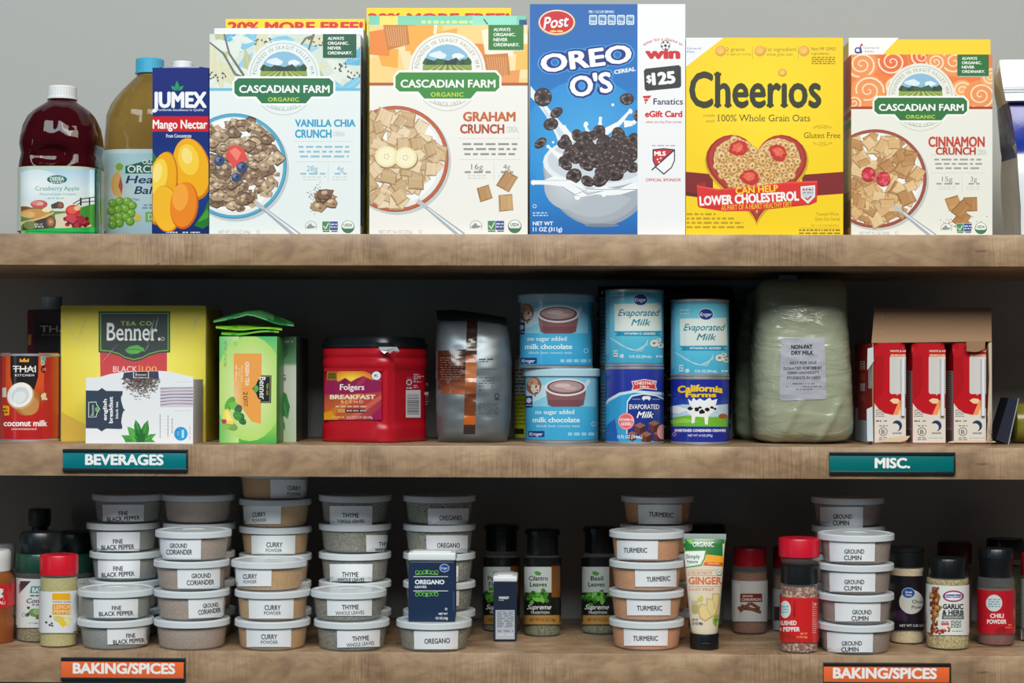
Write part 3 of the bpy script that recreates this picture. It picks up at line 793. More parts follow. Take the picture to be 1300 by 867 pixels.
    a.text('win', 444, 570, 168, 207, r_, bold=.06)
    a.ell(517, 161, 17, 17, (60, 60, 66)); a.ell(517, 161, 15, 15, (245, 245, 245)); a.blob(517, 162, 6, (40, 40, 44), 3, .1, 5)
    for t in (0.3, 1.5, 2.8, 4.1, 5.3): a.ell(517 + 12 * math.cos(t), 161 + 12 * math.sin(t), 3.5, 3.5, (50, 50, 54), n=6)
    a.poly([(440, 252), (446, 244), (564, 231), (572, 238), (573, 305), (566, 312), (450, 323), (443, 316)], (44, 48, 56)); a.text('$', 449, 467, 266, 292, (246, 246, 246), bold=.04, ang=-5); a.text('125', 468, 552, 255, 297, (246, 246, 246), bold=.06, ang=-5)
    a.poly([(435, 341), (468, 339), (460, 349), (441, 350)], r_); a.poly([(440, 352), (458, 351), (452, 360), (444, 361)], r_); a.poly([(443, 363), (451, 362), (446, 371)], r_)
    a.text('Fanatics', 474, 579, 348, 371, nv, bold=.02); a.text('eGift Card', 444, 577, 393, 415, r_, bold=.05); a.text("when you buy Post cereals", 447, 575, 428, 437, (190, 60, 66), bold=.01)
    a.greek(470, 552, 517, 4, (190, 170, 176), 8, 20)
    a.poly([(471, 530), (511, 526), (551, 530), (551, 570), (540, 596), (511, 621), (482, 596), (471, 570)], nv); a.poly([(475, 534), (511, 530), (547, 534), (547, 569), (537, 593), (511, 615), (485, 593), (475, 569)], (246, 246, 248))
    a.poly([(475, 534), (511, 530), (547, 534), (482, 588), (475, 569)], (206, 40, 50)); a.line([(549, 532), (468, 604)], 5, nv); a.text('MLS', 477, 518, 537, 552, (255, 255, 255), bold=.05)
    for x, y in ((489, 566), (500, 562), (494, 576)): a.blob(x, y, 3, (250, 250, 250), 2, .3, 10)
    a.text('OFFICIAL SPONSOR', 447, 572, 633, 644, (200, 50, 62), bold=.02)
    return a
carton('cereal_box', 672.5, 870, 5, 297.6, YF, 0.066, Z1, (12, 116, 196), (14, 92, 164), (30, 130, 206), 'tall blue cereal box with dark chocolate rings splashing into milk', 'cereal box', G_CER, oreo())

# ---- the yellow ring cereal
def C3(x, y): return (860 + x / 3.096, 30 + y / 3.096)
def cheerios():
    a = Art(tf=C3, clip=(870.8, 47.8, 1070.4, 299.5)); R = random.Random(21); dk = (44, 50, 26); ol = (150, 120, 30)
    a.rect(30, 50, 655, 835, (250, 212, 0)); a.glow(330, 330, 330, 320, (255, 226, 30), (250, 212, 0))
    a.poly([(30, 50), (188, 50), (30, 172)], (240, 242, 244)); a.text('General', 37, 92, 92, 101, (92, 110, 170)); a.text('Mills', 37, 68, 106, 115, (92, 110, 170))
    for x in (170, 325, 497): a.ell(x, 108, 22, 21, (226, 160, 70)); a.ell(x - 2, 105, 17, 15, (240, 186, 96)); a.ell(x, 108, 8, 8, (246, 204, 20))
    for x in (294, 474): a.rect(x, 90, x + 1.2, 140, ol)
    a.text('2 grams', 192, 264, 92, 108, ol); a.text('of sugar per serving', 192, 288, 114, 124, ol); a.text('1st ingredient', 348, 467, 92, 108, ol); a.text('whole grain oats', 350, 452, 114, 126, ol)
    a.text('Not MF GMO', 527, 622, 92, 105, (110, 90, 30)); a.text('ingredients', 527, 596, 112, 122, (110, 90, 30))
    for k in range(4): a.greek(528, 620, 133 + 8 * k, 4, (130, 104, 30), k, 14)
    # name, drawn letter by letter with thick and thin strokes
    a.text('Cheer\u0131os', 46, 566, 184, 327, dk, bold=.03, serif=True)
    a.ell(413, 193, 17, 16, (222, 150, 60)); a.ell(412, 191, 13, 12, (240, 186, 96)); a.ell(413, 193, 6, 6, (252, 216, 10))
    a.text('made', 103, 148, 354, 366, ol, shear=.3); a.text('with', 112, 146, 376, 388, ol, shear=.3); a.text('100% Whole Grain Oats', 160, 522, 356, 384, (60, 54, 26), serif=True)
    a.text('Gluten Free', 497, 640, 426, 450, (70, 60, 26), serif=True); a.text('SIMPLY MADE', 532, 606, 397, 405, (130, 104, 30), bend=70); a.text('TASTY GLUTEN FREE', 530, 610, 474, 481, (130, 104, 30), bend=-70)
    a.line([(552, 412), (570, 408), (588, 412)], 2, ol); a.line([(555, 466), (570, 470), (585, 466)], 2, ol)
    # heart bowl
    def heart(cx, cy, s, c):
        pts = []
        for k in range(48):
            t = 2 * math.pi * k / 48; x = 16 * math.sin(t) ** 3; y = -(13 * math.cos(t) - 5 * math.cos(2 * t) - 2 * math.cos(3 * t) - math.cos(4 * t)); pts.append((cx + x * s * 12.4, cy + y * s * 12.0))
        a.poly(pts, c)
    a.poly([(30, 582), (140, 592), (140, 690), (30, 676)], (128, 22, 24)); a.poly([(490, 594), (655, 582), (655, 668), (490, 680)], (128, 22, 24)); a.poly([(30, 660), (140, 676), (140, 690), (30, 676)], (98, 14, 18))
    heart(312, 588, 1.03, (212, 170, 0)); heart(311, 580, 1.0, (158, 36, 32)); heart(311, 577, .95, (186, 52, 44)); heart(312, 576, .88, (120, 26, 24)); heart(312, 574, .86, (232, 196, 140))
    pts = []
    for i in range(20):
        for j in range(17):
            x, y = 135 + i * 19.5 + (j % 2) * 9 + R.uniform(-4, 4), 440 + j * 19.5 + R.uniform(-4, 4)
            H = [(312 + 16 * math.sin(t) ** 3 * 12.4 * .83, 574 - (13 * math.cos(t) - 5 * math.cos(2 * t) - 2 * math.cos(3 * t) - math.cos(4 * t)) * 12 * .83) for t in [2 * math.pi * q / 40 for q in range(40)]]
            ins = False
            for (xa, ya), (xb, yb) in zip(H, H[1:] + H[:1]):
                if (ya > y) != (yb > y) and x < (xb - xa) * (y - ya) / (yb - ya) + xa: ins = not ins
            if ins: pts.append((x, y))
    R.shuffle(pts); donuts(a, R, pts, 16, (226, 178, 104), (176, 124, 62), (172, 118, 56))
    for x, y, g in ((238, 490, -.3), (394, 506, .6), (282, 604, .1)):
        P = lambda u, v, x=x, y=y, g=g: (x + u * math.cos(g) - v * math.sin(g), y + u * math.sin(g) + v * math.cos(g))
        a.poly([P(-40, 2), P(-22, -24), P(10, -32), P(36, -14), P(38, 16), P(16, 32), P(-16, 26)], (200, 40, 36)); a.poly([P(-26, 2), P(-10, -18), P(14, -20), P(22, 0), P(4, 16)], (234, 96, 76))
        for _ in range(10): a.ell(*P(R.uniform(-26, 26), R.uniform(-18, 20)), 1.6, 2, (244, 190, 120), n=6)
    # ribbon
    a.poly([(75, 630), (112, 622), (112, 720), (80, 716)], (170, 24, 26)); a.poly([(76, 636), (160, 650), (300, 640), (430, 622), (550, 618), (548, 700), (520, 712), (430, 722), (300, 736), (180, 738), (84, 722)], (222, 40, 38)); a.poly([(76, 636), (160, 650), (300, 640), (430, 622), (550, 618), (550, 624), (430, 628), (300, 646), (160, 656), (77, 642)], (240, 76, 66))
    a.text('CAN HELP', 228, 396, 638, 664, (255, 216, 30), bold=.03, ang=-4); a.text('LOWER CHOLESTEROL', 86, 478, 668, 704, (252, 246, 244), bold=.05, ang=-3); a.text('AS PART OF A HEART HEALTHY DIET', 172, 450, 706, 728, (255, 200, 40), bold=.01, ang=-3)
    a.poly([(484, 640), (541, 635), (541, 680), (513, 708), (486, 684)], (240, 240, 240)); a.poly([(489, 645), (536, 640), (536, 678), (513, 701), (490, 680)], (206, 212, 214)); a.greek(492, 534, 652, 6, (190, 60, 60), 4, 14); a.greek(492, 534, 664, 6, (150, 160, 170), 5, 14); a.line([(503, 684), (511, 692), (526, 678)], 5, (200, 40, 40))
    for k in range(4): a.greek(36, (150, 222, 258, 262)[k], 749 + 17 * k, 8, (190, 152, 20), 30 + k, 26)
    a.text('Toasted Whole', 545, 634, 741, 754, ol); a.text('Grain Oat Cereal', 541, 637, 760, 774, ol); a.text('PER 1 1/2 CUP SERVING', 524, 634, 790, 797, ol)
    a.greek(478, 640, 812, 7, (150, 118, 20), 3, 14); a.rect(478, 803, 640, 804.5, (170, 136, 20)); a.greek(478, 640, 824, 6, (150, 118, 20), 5, 20)
    return a
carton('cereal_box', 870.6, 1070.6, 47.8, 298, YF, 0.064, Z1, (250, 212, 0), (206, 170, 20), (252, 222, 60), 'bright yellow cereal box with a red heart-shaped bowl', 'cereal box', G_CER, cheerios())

# ---- mango nectar carton
def C1(x, y): return (x / 2.796, y / 2.796)
def nectar():
    x0, x1, yt = 193.3, 265.0, 84.5; Y = 0.014; dep = 0.068
    X0, X1, Zt = at(x0, 190, Y).x, at(x1, 190, Y).x, at(229, yt, Y).z
    loc = ((X0 + X1) / 2, Y + dep / 2, Z1)
    r = thing('juice_carton', loc, 'dark blue mango nectar carton with white screw cap', 'juice carton')
    mb = MB(); m = GLOSS(); b = (22, 40, 118)
    # body with folded-in upper corners (octagonal prism towards the top)
    w = X1 - X0; zc = Zt - 0.026; ins = 0.010
    def ringz(z, c):
        return [Vector((X0 + c, Y, z)), Vector((X1 - c, Y, z)), Vector((X1, Y + c, z)), Vector((X1, Y + dep - c, z)), Vector((X1 - c, Y + dep, z)), Vector((X0 + c, Y + dep, z)), Vector((X0, Y + dep - c, z)), Vector((X0, Y + c, z))]
    lv = [ringz(Z1, 0.0012), ringz(zc, 0.0012), ringz(Zt - 0.002, 0.012), [Vector((v.x * .985 + loc[0] * .015, v.y * .985 + loc[1] * .015, Zt)) for v in ringz(Zt, 0.013)]]
    vs = [v for q in lv for v in q]; fs = []
    for i in range(3):
        for k in range(8): fs.append([i * 8 + k, i * 8 + (k + 1) % 8, i * 8 + 8 + (k + 1) % 8, i * 8 + 8 + k])
    fs.append(list(range(24, 32))); fs.append(list(range(8))[::-1])
    mb.mesh(vs, fs, b, m, False)
    a = Art(tf=C1, clip=(193.6, 86, 264.7, 298)); R = random.Random(2)
    a.grad(538, 236, 744, 830, [(0, (24, 40, 122)), (.45, (16, 44, 120)), (.7, (18, 66, 142)), (1, (14, 40, 100))])
    a.tf_old = a.tf
    a.clip = (193.6, 111, 264.7, 298)
    a.text('JUMEX', 540, 734, 325, 380, (246, 248, 252), bold=.05); a.text('Worldwide Excellence in Quality', 550, 724, 385, 394, (206, 216, 236), bold=.02)
    a.rect(536, 413, 746, 467, (212, 26, 40)); a.text('Mango Nectar', 542, 736, 424, 456, (252, 248, 246), bold=.03); a.text('From Concentrate', 590, 679, 475, 488, (236, 240, 246), bold=.02)
    a.clip = (193.6, 95, 264.7, 298)
    for q in ([(628, 286), (636, 304), (628, 322), (621, 304)], [(607, 304), (622, 308), (626, 322), (612, 318)], [(652, 304), (636, 308), (630, 322), (646, 318)]): a.poly(q, (40, 160, 90))
    a.clip = (193.6, 111, 264.7, 294)
    a.poly([(536, 530), (556, 560), (552, 600), (536, 620)], (40, 120, 50)); a.poly([(744, 700), (724, 750), (690, 800), (720, 812), (744, 796)], (36, 120, 44)); a.poly([(736, 740), (700, 790), (744, 770)], (70, 160, 60))
    def mango(cx, cy, rx, ry, g, c, l, d):
        a.ell(cx, cy, rx, ry, d, g); a.ell(cx - 3, cy - 4, rx * .95, ry * .95, c, g); a.ell(cx - rx * .2, cy - ry * .3, rx * .55, ry * .5, l, g); a.ell(cx - rx * .28, cy - ry * .42, rx * .28, ry * .26, mixc(l, (255, 255, 230), .4), g)
    mango(682, 600, 66, 112, -12, (246, 178, 22), (252, 208, 66), (206, 122, 14))
    mango(574, 668, 54, 132, 10, (244, 174, 22), (252, 212, 70), (206, 126, 14))
    a.ell(590, 742, 50, 84, (214, 132, 18), -8); a.ell(588, 740, 47, 80, (248, 188, 40), -8); a.ell(654, 730, 50, 84, (206, 96, 16), 6); a.ell(651, 726, 47, 80, (240, 138, 30), 6); a.ell(640, 700, 28, 48, (250, 168, 60), 6)
    a.clip = (193.6, 111, 264.7, 298)
    for x, w in ((590, 40), (648, 22), (676, 34)): a.greek(x, x + w, 825, 5, (200, 206, 222), x, 9)
    a.put(mb, Flat(Y), m, base=2e-5)
    mb.build('carton_body', r, loc)
    mb = MB(); c = at(232, 80, Y + .03)
    lathe(mb, c.x, Y + .03, [(.0145, Zt), (.0148, Zt + .002), (.0136, Zt + .003), (.0136, Zt + .0095), (.0126, Zt + .0108)], (232, 236, 238), PLAST(), 40, sec=lambda q: 1 + .012 * math.cos(q * 30))
    mb.build('screw_cap', r, loc)
nectar()

# ---- juice bottles
def juice_bottle(cx, Yc, zs, prof, liq, fillz, capc, capdim, lab, label, art, step=3, flute=0, dent=None, necky=None, pet=None):
    k = mpp(Yc); X = at(cx, 200, Yc).x; ybase = 297.5 + (478 - 297.5) * Yc / 2300 * 0
    Zof = lambda py: at(cx, py, Yc).z
    loc = (X, Yc, zs)
    r = thing('juice_bottle', loc, label, 'juice bottle', 'plastic juice bottles on the top shelf')
    R_at = [(hw * k, max(Zof(py), zs)) for hw, py in prof]; R_at[0] = (R_at[0][0], zs)
    sec = superell(3.2)
    ztop = R_at[-1][1]; zsh = [z for q, z in R_at]
    def warp(p, a, rr, z0=Zof(prof[flute][1]) if flute else 0, z1=ztop):
        if flute and z0 < p.z < z1 - .02:
            t = (p.z - z0) / (z1 - z0); s = 1 + .022 * math.sin(math.pi * min(1, t * 1.3)) * math.cos(a * 14)
            p = Vector((X + (p.x - X) * s, Yc + (p.y - Yc) * s, p.z))
        if dent:
            dx, dz, ddx, ddz = dent; e = ((p.x - X - dx) / ddx) ** 2 + ((p.z - dz) / ddz) ** 2
            if e < 1 and p.y < Yc: p = Vector((p.x, p.y + .010 * (1 - e) ** .5, p.z))
        return p
    fine = []
    for (r0_, z0_), (r1_, z1_) in zip(R_at[:-1], R_at[1:]):
        n = max(1, int(abs(z1_ - z0_) / .004))
        fine += [(r0_ + (r1_ - r0_) * i / n, z0_ + (z1_ - z0_) * i / n) for i in range(n)]
    fine.append(R_at[-1])
    mb = MB(); nk = len(prof)
    def secz(a): return sec(a)
    # squarish below, round at the neck
    vs = []; fs = []; n = 84
    for (q, z) in fine:
        t = min(1, max(0, (ztop - z - .012) / .05))
        for i in range(n):
            a_ = 2 * math.pi * i / n; s = q * (1 + (sec(a_) - 1) * t)
            vs.append(warp(Vector((X + s * math.cos(a_), Yc + s * math.sin(a_), z)), a_, q))
    for i in range(len(fine) - 1):
        for j in range(n): fs.append([i * n + j, i * n + (j + 1) % n, (i + 1) * n + (j + 1) % n, (i + 1) * n + j])
    fs.append(list(range(n))[::-1]); fs.append([(len(fine) - 1) * n + j for j in range(n)])
    mb.mesh(vs, fs, lambda i, p: (0, 0, 0), liq)
    mb.build('bottle_body', r, loc, 60)
    mb = MB(); h0, y0_, y1_ = capdim; cz0, cz1 = Zof(y1_), Zof(y0_)
    lathe(mb, X, Yc, [(h0 * k * 1.04, cz0), (h0 * k * 1.04, cz0 + .0025), (h0 * k, cz0 + .003), (h0 * k, cz1 - .0015), (h0 * k * .94, cz1)], capc, PLAST(), 72, sec=lambda q: 1 + .012 * math.cos(q * 36))
    mb.build('screw_cap', r, loc)
    # wrapped label
    mb = MB(); ly0, ly1, lr = lab; zt, zb = Zof(ly0), max(Zof(ly1), zs + .0015)
    vs = []; fs = []; n = 96; Rl = lr * k
    for z in (zb, zt):
        for i in range(n):
            a_ = 2 * math.pi * i / n; s = (Rl + .0004) * sec(a_); vs.append(Vector((X + s * math.cos(a_), Yc + s * math.sin(a_), z)))
    for j in range(n): fs.append([j, (j + 1) % n, n + (j + 1) % n, n + j])
    mb.mesh(vs, fs, art.base, TIN())
    def surf(x, z):
        d = min(abs(x - X) / (Rl + .0005), .9995); return Yc - (Rl + .0005) * (1 - d ** 3.2) ** (1 / 3.2)
    art.put(mb, Shape(surf, Yc - Rl), TIN(), step, base=1e-4)
    mb.build('label', r, loc)
def K1(x, y): return (20 + x / 9.635, 210 + y / 9.635)
a = Art(tf=K1, clip=(26.5, 200, 128.6, 297.2)); a.base = (190, 210, 190); R = random.Random(4)
a.grad(40, 50, 1060, 870, [(0, (176, 208, 230)), (.3, (220, 234, 238)), (.55, (226, 232, 222)), (1, (150, 170, 120))])
a.glow(250, 250, 330, 200, (240, 246, 246), (214, 230, 236))
a.rect(965, 40, 1080, 870, (24, 110, 70)); a.rect(985, 110, 1045, 800, (110, 150, 150)); [a.rect(990, 130 + 42 * k, 1040, 150 + 42 * k, (44, 84, 96)) for k in range(15)]
a.poly([(40, 560), (260, 500), (480, 560), (620, 560), (1000, 470), (1000, 800), (40, 800)], (96, 140, 70)); a.poly([(480, 600), (620, 580), (760, 800), (480, 800)], (216, 206, 176)); a.poly([(760, 520), (960, 470), (960, 760), (800, 640)], (70, 150, 56))
for x, y, w, h, c in ((90, 560, 150, 60, (130, 84, 56)), (230, 590, 190, 60, (206, 150, 84)), (150, 600, 90, 40, (226, 180, 110)), (380, 545, 60, 26, (240, 226, 190))): a.ell(x, y, w, h, c)
a.poly([(60, 690), (300, 640), (470, 560), (460, 590), (300, 670), (60, 740)], (226, 190, 140)); a.ell(285, 475, 105, 52, (196, 92, 92)); a.ell(270, 462, 70, 32, (224, 136, 128)); a.ell(300, 470, 40, 20, (236, 176, 160))
a.poly([(430, 480), (520, 440), (580, 460), (586, 520), (440, 528)], (70, 74, 72)); a.ell(546, 486, 42, 42, (120, 74, 62)); a.ell(546, 486, 26, 28, (158, 100, 80))
a.poly([(80, 720), (360, 640), (470, 640), (490, 740), (380, 770), (90, 790)], (70, 66, 60)); a.ell(428, 692, 64, 74, (110, 80, 56)); a.ell(428, 690, 42, 52, (166, 118, 76)); a.blob(428, 690, 22, (206, 160, 110), 3)
a.ell(180, 730, 90, 50, (120, 130, 70)); a.text('64 FL OZ', 225, 330, 708, 736, (226, 232, 236)); a.greek(235, 340, 752, 12, (210, 220, 226), 3, 40)
a.ell(755, 735, 172, 30, (222, 196, 140))
for k in range(46): a.ell(745 + R.gauss(0, 62), 690 + R.gauss(0, 24) - 0, 30, 26, R.choice([(150, 30, 48), (186, 50, 66), (120, 22, 40), (206, 84, 96)]), n=10)
a.ell(700, 560, 92, 78, (206, 46, 40)); a.ell(690, 545, 60, 46, (232, 96, 78)); a.ell(752, 520, 40, 34, (240, 190, 150)); a.blob(680, 640, 60, (196, 70, 84), 5); a.blob(800, 660, 52, (170, 46, 64), 6)
a.line([(700, 470), (800, 410), (975, 385)], 10, (40, 46, 44)); a.line([(720, 500), (800, 450), (975, 435)], 8, (40, 46, 44)); [a.rect(x, 395, x + 20, 490, (34, 40, 38)) for x in (785, 895)]
a.poly([(110, 800), (400, 772), (1000, 752), (1000, 820), (400, 830), (110, 840)], (40, 176, 84)); a.poly([(110, 838), (1000, 812), (1000, 870), (110, 870)], (24, 130, 64))
a.ell(505, 172, 122, 52, (24, 86, 84)); a.ell(505, 170, 112, 44, (40, 120, 110)); a.text('DEESEA', 420, 590, 138, 186, (236, 242, 230), bold=.03); a.greek(430, 580, 206, 16, (206, 226, 226), 4, 40)
a.text('Cranberry Apple', 240, 775, 252, 304, (66, 150, 108), serif=True); a.text('Flavored Juice Cocktail', 295, 735, 336, 362, (96, 156, 140), serif=True); a.greek(390, 600, 402, 12, (140, 186, 180), 4, 60)
RED = liquid('cranberry_juice', (0.07, 0.004, 0.008), 0.5)
juice_bottle(78.5, 0.066, Z1, [(47, 298), (50.5, 294), (50.5, 217), (49.5, 208), (47.5, 198), (49.6, 186), (49.4, 176), (46.5, 161), (42, 150), (36, 142), (28, 136), (20, 131), (17.5, 128), (17.5, 124)], RED, 0, (226, 230, 230), (18.2, 110.5, 127), (216.5, 296, 50.6),
             'squat dark red juice bottle with white cap, leftmost on its shelf', a, flute=6, dent=(0.0, at(78, 199, .03).z, 0.026, 0.0155))
a = Art(tf=C1, clip=(134, 193, 200, 297)); a.base = (200, 222, 226)
a.grad(370, 545, 700, 830, [(0, (176, 214, 220)), (.5, (206, 228, 230)), (1, (170, 206, 220))]); a.poly([(445, 590), (500, 575), (560, 562), (690, 562), (690, 612), (520, 616), (445, 616)], (20, 106, 84))
a.text('OLD', 505, 548, 566, 582, (240, 246, 240), bold=.03); a.text('ORCHARD', 452, 640, 586, 612, (244, 248, 244), bold=.02, serif=True); a.text('Healthy', 450, 640, 622, 650, (22, 60, 110), bold=.02, shear=.3); a.text('Balance', 480, 640, 660, 688, (22, 60, 110), bold=.02, shear=.3)
a.text('Diet', 468, 496, 702, 712, (30, 90, 160), shear=.3); a.greek(510, 600, 728, 5, (100, 150, 170), 3, 20); a.greek(505, 600, 738, 5, (100, 150, 170), 5, 20); a.rect(516, 752, 600, 788, (120, 190, 90)); a.text('D', 526, 542, 758, 780, (240, 250, 236)); a.greek(548, 600, 798, 5, (70, 140, 170), 2, 9)
a.poly([(422, 602), (400, 625), (392, 655), (402, 690), (428, 704), (434, 690), (420, 660), (428, 625)], (240, 190, 110)); a.poly([(428, 625), (420, 660), (432, 690), (436, 660)], (196, 90, 80)); a.ell(424, 592, 13, 13, (140, 190, 60))
R = random.Random(9)
for x, y in ((400, 722), (425, 715), (452, 716), (470, 730), (396, 750), (420, 744), (446, 742), (466, 758), (402, 780), (424, 770), (448, 772), (462, 786), (424, 792), (400, 798)): a.ell(x, y, 16, 16, (96, 160, 50)); a.ell(x - 2, y - 3, 12, 12, (140, 196, 76)); a.ell(x - 5, y - 6, 4, 4, (206, 232, 150))
a.poly([(480, 756), (502, 770), (496, 784), (478, 784)], (240, 206, 60))
APP = liquid('golden_juice', (0.42, 0.27, 0.07), 0.6)
juice_bottle(189.5, 0.200, Z1, [(52, 298), (55, 293), (55, 195), (53.5, 188), (53.2, 180), (52, 165), (50.5, 150), (46, 136), (40, 125), (32, 114), (24, 105), (18, 99), (15.5, 96), (15.5, 90)], APP, 0, (70, 176, 212), (17.6, 75.5, 94.5), (196, 296.5, 55.1),
             'tall golden juice bottle with blue cap behind the mango carton', a, flute=5)

# ---- white and blue bag at the right end
def flour_bag():
    Y = 0.02; loc = (at(1325, 200, .06).x, 0.06, Z1)
    r = thing('flour_bag', loc, 'white and dark blue plastic bag at the right end of its shelf', 'bag')
    secs = []   # (left px of gusset, left px of front face, right px, y px, front depth, back depth)
    rows = [(297.8, 1294.5, 1296.5, 1385, .020, .105), (285, 1293.5, 1296, 1386, .018, .108), (262, 1292.6, 1296, 1387, .016, .11), (237, 1291, 1294, 1388, .016, .11), (215, 1289.5, 1292.5, 1388, .018, .108), (196, 1289, 1291.5, 1388, .022, .104),
            (190, 1287.6, 1291, 1388, .023, .102), (182, 1284, 1290, 1388, .022, .102), (176, 1281, 1288.8, 1388, .022, .1), (160, 1278, 1286.5, 1387, .024, .098), (143, 1274, 1283.8, 1387, .026, .096), (130, 1271.5, 1280.5, 1386, .03, .09), (112, 1266.8, 1275, 1386, .034, .086), (95, 1263.8, 1271.5, 1386, .04, .08), (87, 1263.0, 1270.5, 1386, .043, .078), (78, 1268.8, 1270, 1386, .047, .066), (75.5, 1269.2, 1270, 1386, .05, .062)]
    mb = MB(); W, B, Bd = (226, 232, 238), (32, 58, 160), (74, 84, 172); R = random.Random(7); vs = []; fs = []; cs = []; n = 0
    for (py, gl, fl, rr, yf, ybk) in rows:
        z = max(at(1290, py, yf).z, Z1); X = lambda q, Y: at(q, py, Y).x
        mid = (yf + ybk) / 2
        row = [Vector((X(gl, mid), mid - .006, z)), Vector(((X(gl, mid) + X(fl, yf)) / 2 - .001, yf + .012, z)), Vector((X(fl, yf), yf, z))]
        for t in (.12, .25, .4, .55, .7, .85): row.append(Vector((X(fl, yf) + (X(rr, yf) - X(fl, yf)) * t, yf - .004 * math.sin(math.pi * t) + R.uniform(-.0012, .0012), z)))
        row += [Vector((X(rr, yf), yf, z)), Vector((X(rr, mid) + .004, mid, z)), Vector((X(rr, yf), ybk, z)), Vector((X(fl, yf), ybk, z))]
        vs += row; n = len(row)
    for i in range(len(rows) - 1):
        ym = (rows[i][0] + rows[i + 1][0]) / 2
        for j in range(n):
            fs.append([i * n + j, i * n + (j + 1) % n, (i + 1) * n + (j + 1) % n, (i + 1) * n + j])
            side = j < 2
            cs.append((Bd if side else B) if (136 if side else 130) < ym < (184 if side else 194) else W)
    fs.append(list(range(n))[::-1]); cs.append(W); fs.append([(len(rows) - 1) * n + j for j in range(n)]); cs.append(W)
    mb.mesh(vs, fs, lambda i, p: cs[i], FILM())
    mb.build('bag_body', r, loc, 50)
    mb = MB()
    # heat-sealed top strip folded over the front
    q = [at(1268.5, 77, .03), at(1386, 74, .03), at(1386, 108, .018), at(1273.5, 111, .021), at(1386, 126, .015), at(1277, 128, .019)]
    d = Vector((0, .0035, 0)); vs = q + [v + d for v in q]
    mb.mesh(vs, [[1, 0, 3, 2], [2, 3, 5, 4], [6, 7, 8, 9], [9, 8, 10, 11], [0, 1, 7, 6], [0, 6, 9, 3], [3, 9, 11, 5], [5, 11, 10, 4]], (234, 239, 243), FILM(), False)
    for py in (112, 116): 
        a1, a2 = at(1274, py, .0175), at(1386, py - 2.5, .0145); mb.mesh([a1, a2, a2 + Vector((0, 0, .0012)), a1 + Vector((0, 0, .0012))], [[0, 1, 2, 3]], (206, 214, 222), FILM(), False)
    mb.build('folded_seal', r, loc)
flour_bag()

# ================================================================== middle shelf
def can(name, cx, py_top, Yc, rad, z0, hgt, art, label, cat, group, base_col, rim=True, lidc=None, step=2.0, metal_top=True):
    """a tin: metal body with seamed rims, and its printed paper label"""
    X = at(cx, py_top + 40, Yc).x; loc = (X, Yc, z0); r = thing(name, loc, label, cat, group)
    mb = MB(); zt = z0 + hgt; q = rad
    lathe(mb, X, Yc, [(q * .93, z0 + .0012), (q * .985, z0), (q, z0 + .0008), (q, z0 + .003), (q * .97, z0 + .0042), (q * .97, zt - .0042), (q, zt - .003), (q, zt - .0008), (q * .985, zt), (q * .95, zt - .0006), (q * .93, zt - .004)], (190, 194, 198), METAL(), 64)
    mb.build('can_body', r, loc)
    mb = MB(); rl = q * .985; za, zb = z0 + .0045, zt - (.0045 if lidc is None else .010)
    lathe(mb, X, Yc, [(rl, za), (rl, zb)], base_col, TIN(), 96, cap=False)
    art.put(mb, Round(X, Yc, rl), TIN(), step, base=6e-5)
    mb.build('label', r, loc)
    if lidc is not None:
        mb = MB(); lathe(mb, X, Yc, [(q * 1.0, zt - .0098), (q * 1.035, zt - .0095), (q * 1.035, zt - .001), (q * 1.0, zt + .0006), (q * .9, zt + .0006), (q * .88, zt - .0006)], lidc, PLAST(), 64)
        mb.build('plastic_lid', r, loc)
    return r
def M1(x, y): return (x / 3.467, 360 + y / 3.467)
DARK = (24, 22, 24)
def qz(py, px, Y): return at(px, py, Y).z

# ---- coconut milk tin
a = Art(tf=M1, clip=(-3, 448, 76, 558)); R = random.Random(3)
a.grad(-20, 295, 270, 700, [(0, (226, 84, 30)), (.35, (222, 92, 36)), (.6, (198, 44, 34)), (1, (176, 24, 32))])
a.poly([(45, 290), (170, 290), (168, 410), (150, 470), (60, 470), (46, 410)], (34, 26, 30)); a.poly([(85, 345), (88, 328), (98, 338), (107, 326), (116, 338), (127, 328), (128, 345)], (236, 170, 50))
a.text('THAI', 56, 158, 360, 390, (244, 240, 236), bold=.01); a.line([(58, 375), (158, 371)], 3, (244, 240, 236)); a.text('KITCHEN', 66, 150, 398, 408, (240, 236, 232), bold=.02, space=1.2)
a.ell(118, 520, 56, 62, (176, 116, 56), 20); a.ell(126, 535, 46, 44, (200, 144, 80), 20); a.ell(90, 494, 62, 58, (206, 170, 120), -40); a.ell(88, 490, 58, 52, (246, 246, 242), -40); a.ell(90, 492, 40, 36, (214, 220, 222), -40); a.ell(86, 500, 30, 24, (232, 236, 236), -40)
a.ell(198, 497, 24, 26, (150, 96, 44)); a.ell(198, 495, 18, 14, (240, 214, 160)); a.greek(184, 214, 508, 8, (240, 220, 190), 3, 14)
a.rect(180, 318, 222, 358, (200, 206, 200)); a.rect(183, 321, 219, 340, (120, 170, 130)); a.greek(183, 219, 349, 6, (80, 130, 110), 4, 14); a.ell(197, 377, 17, 17, (40, 26, 26)); a.greek(186, 208, 374, 4, (220, 160, 120), 1, 9); a.greek(186, 208, 381, 4, (220, 160, 120), 2, 9)
a.poly([(-20, 535), (36, 537), (42, 545), (40, 580), (-20, 582)], (244, 168, 36)); a.greek(0, 34, 552, 6, (90, 50, 30), 1, 14); a.greek(0, 34, 566, 6, (90, 50, 30), 2, 14); a.rect(10, 458, 28, 500, (226, 216, 206))
a.text('coconut milk', 16, 208, 600, 627, (250, 246, 244), bold=.035); a.text('unsweetened', 50, 160, 633, 644, (236, 214, 208), bold=.01)
a.rect(246, 315, 262, 672, (226, 206, 170)); [a.greek(248, 262, 330 + 9 * k, 4, (110, 80, 60), k, 12) for k in range(37)]
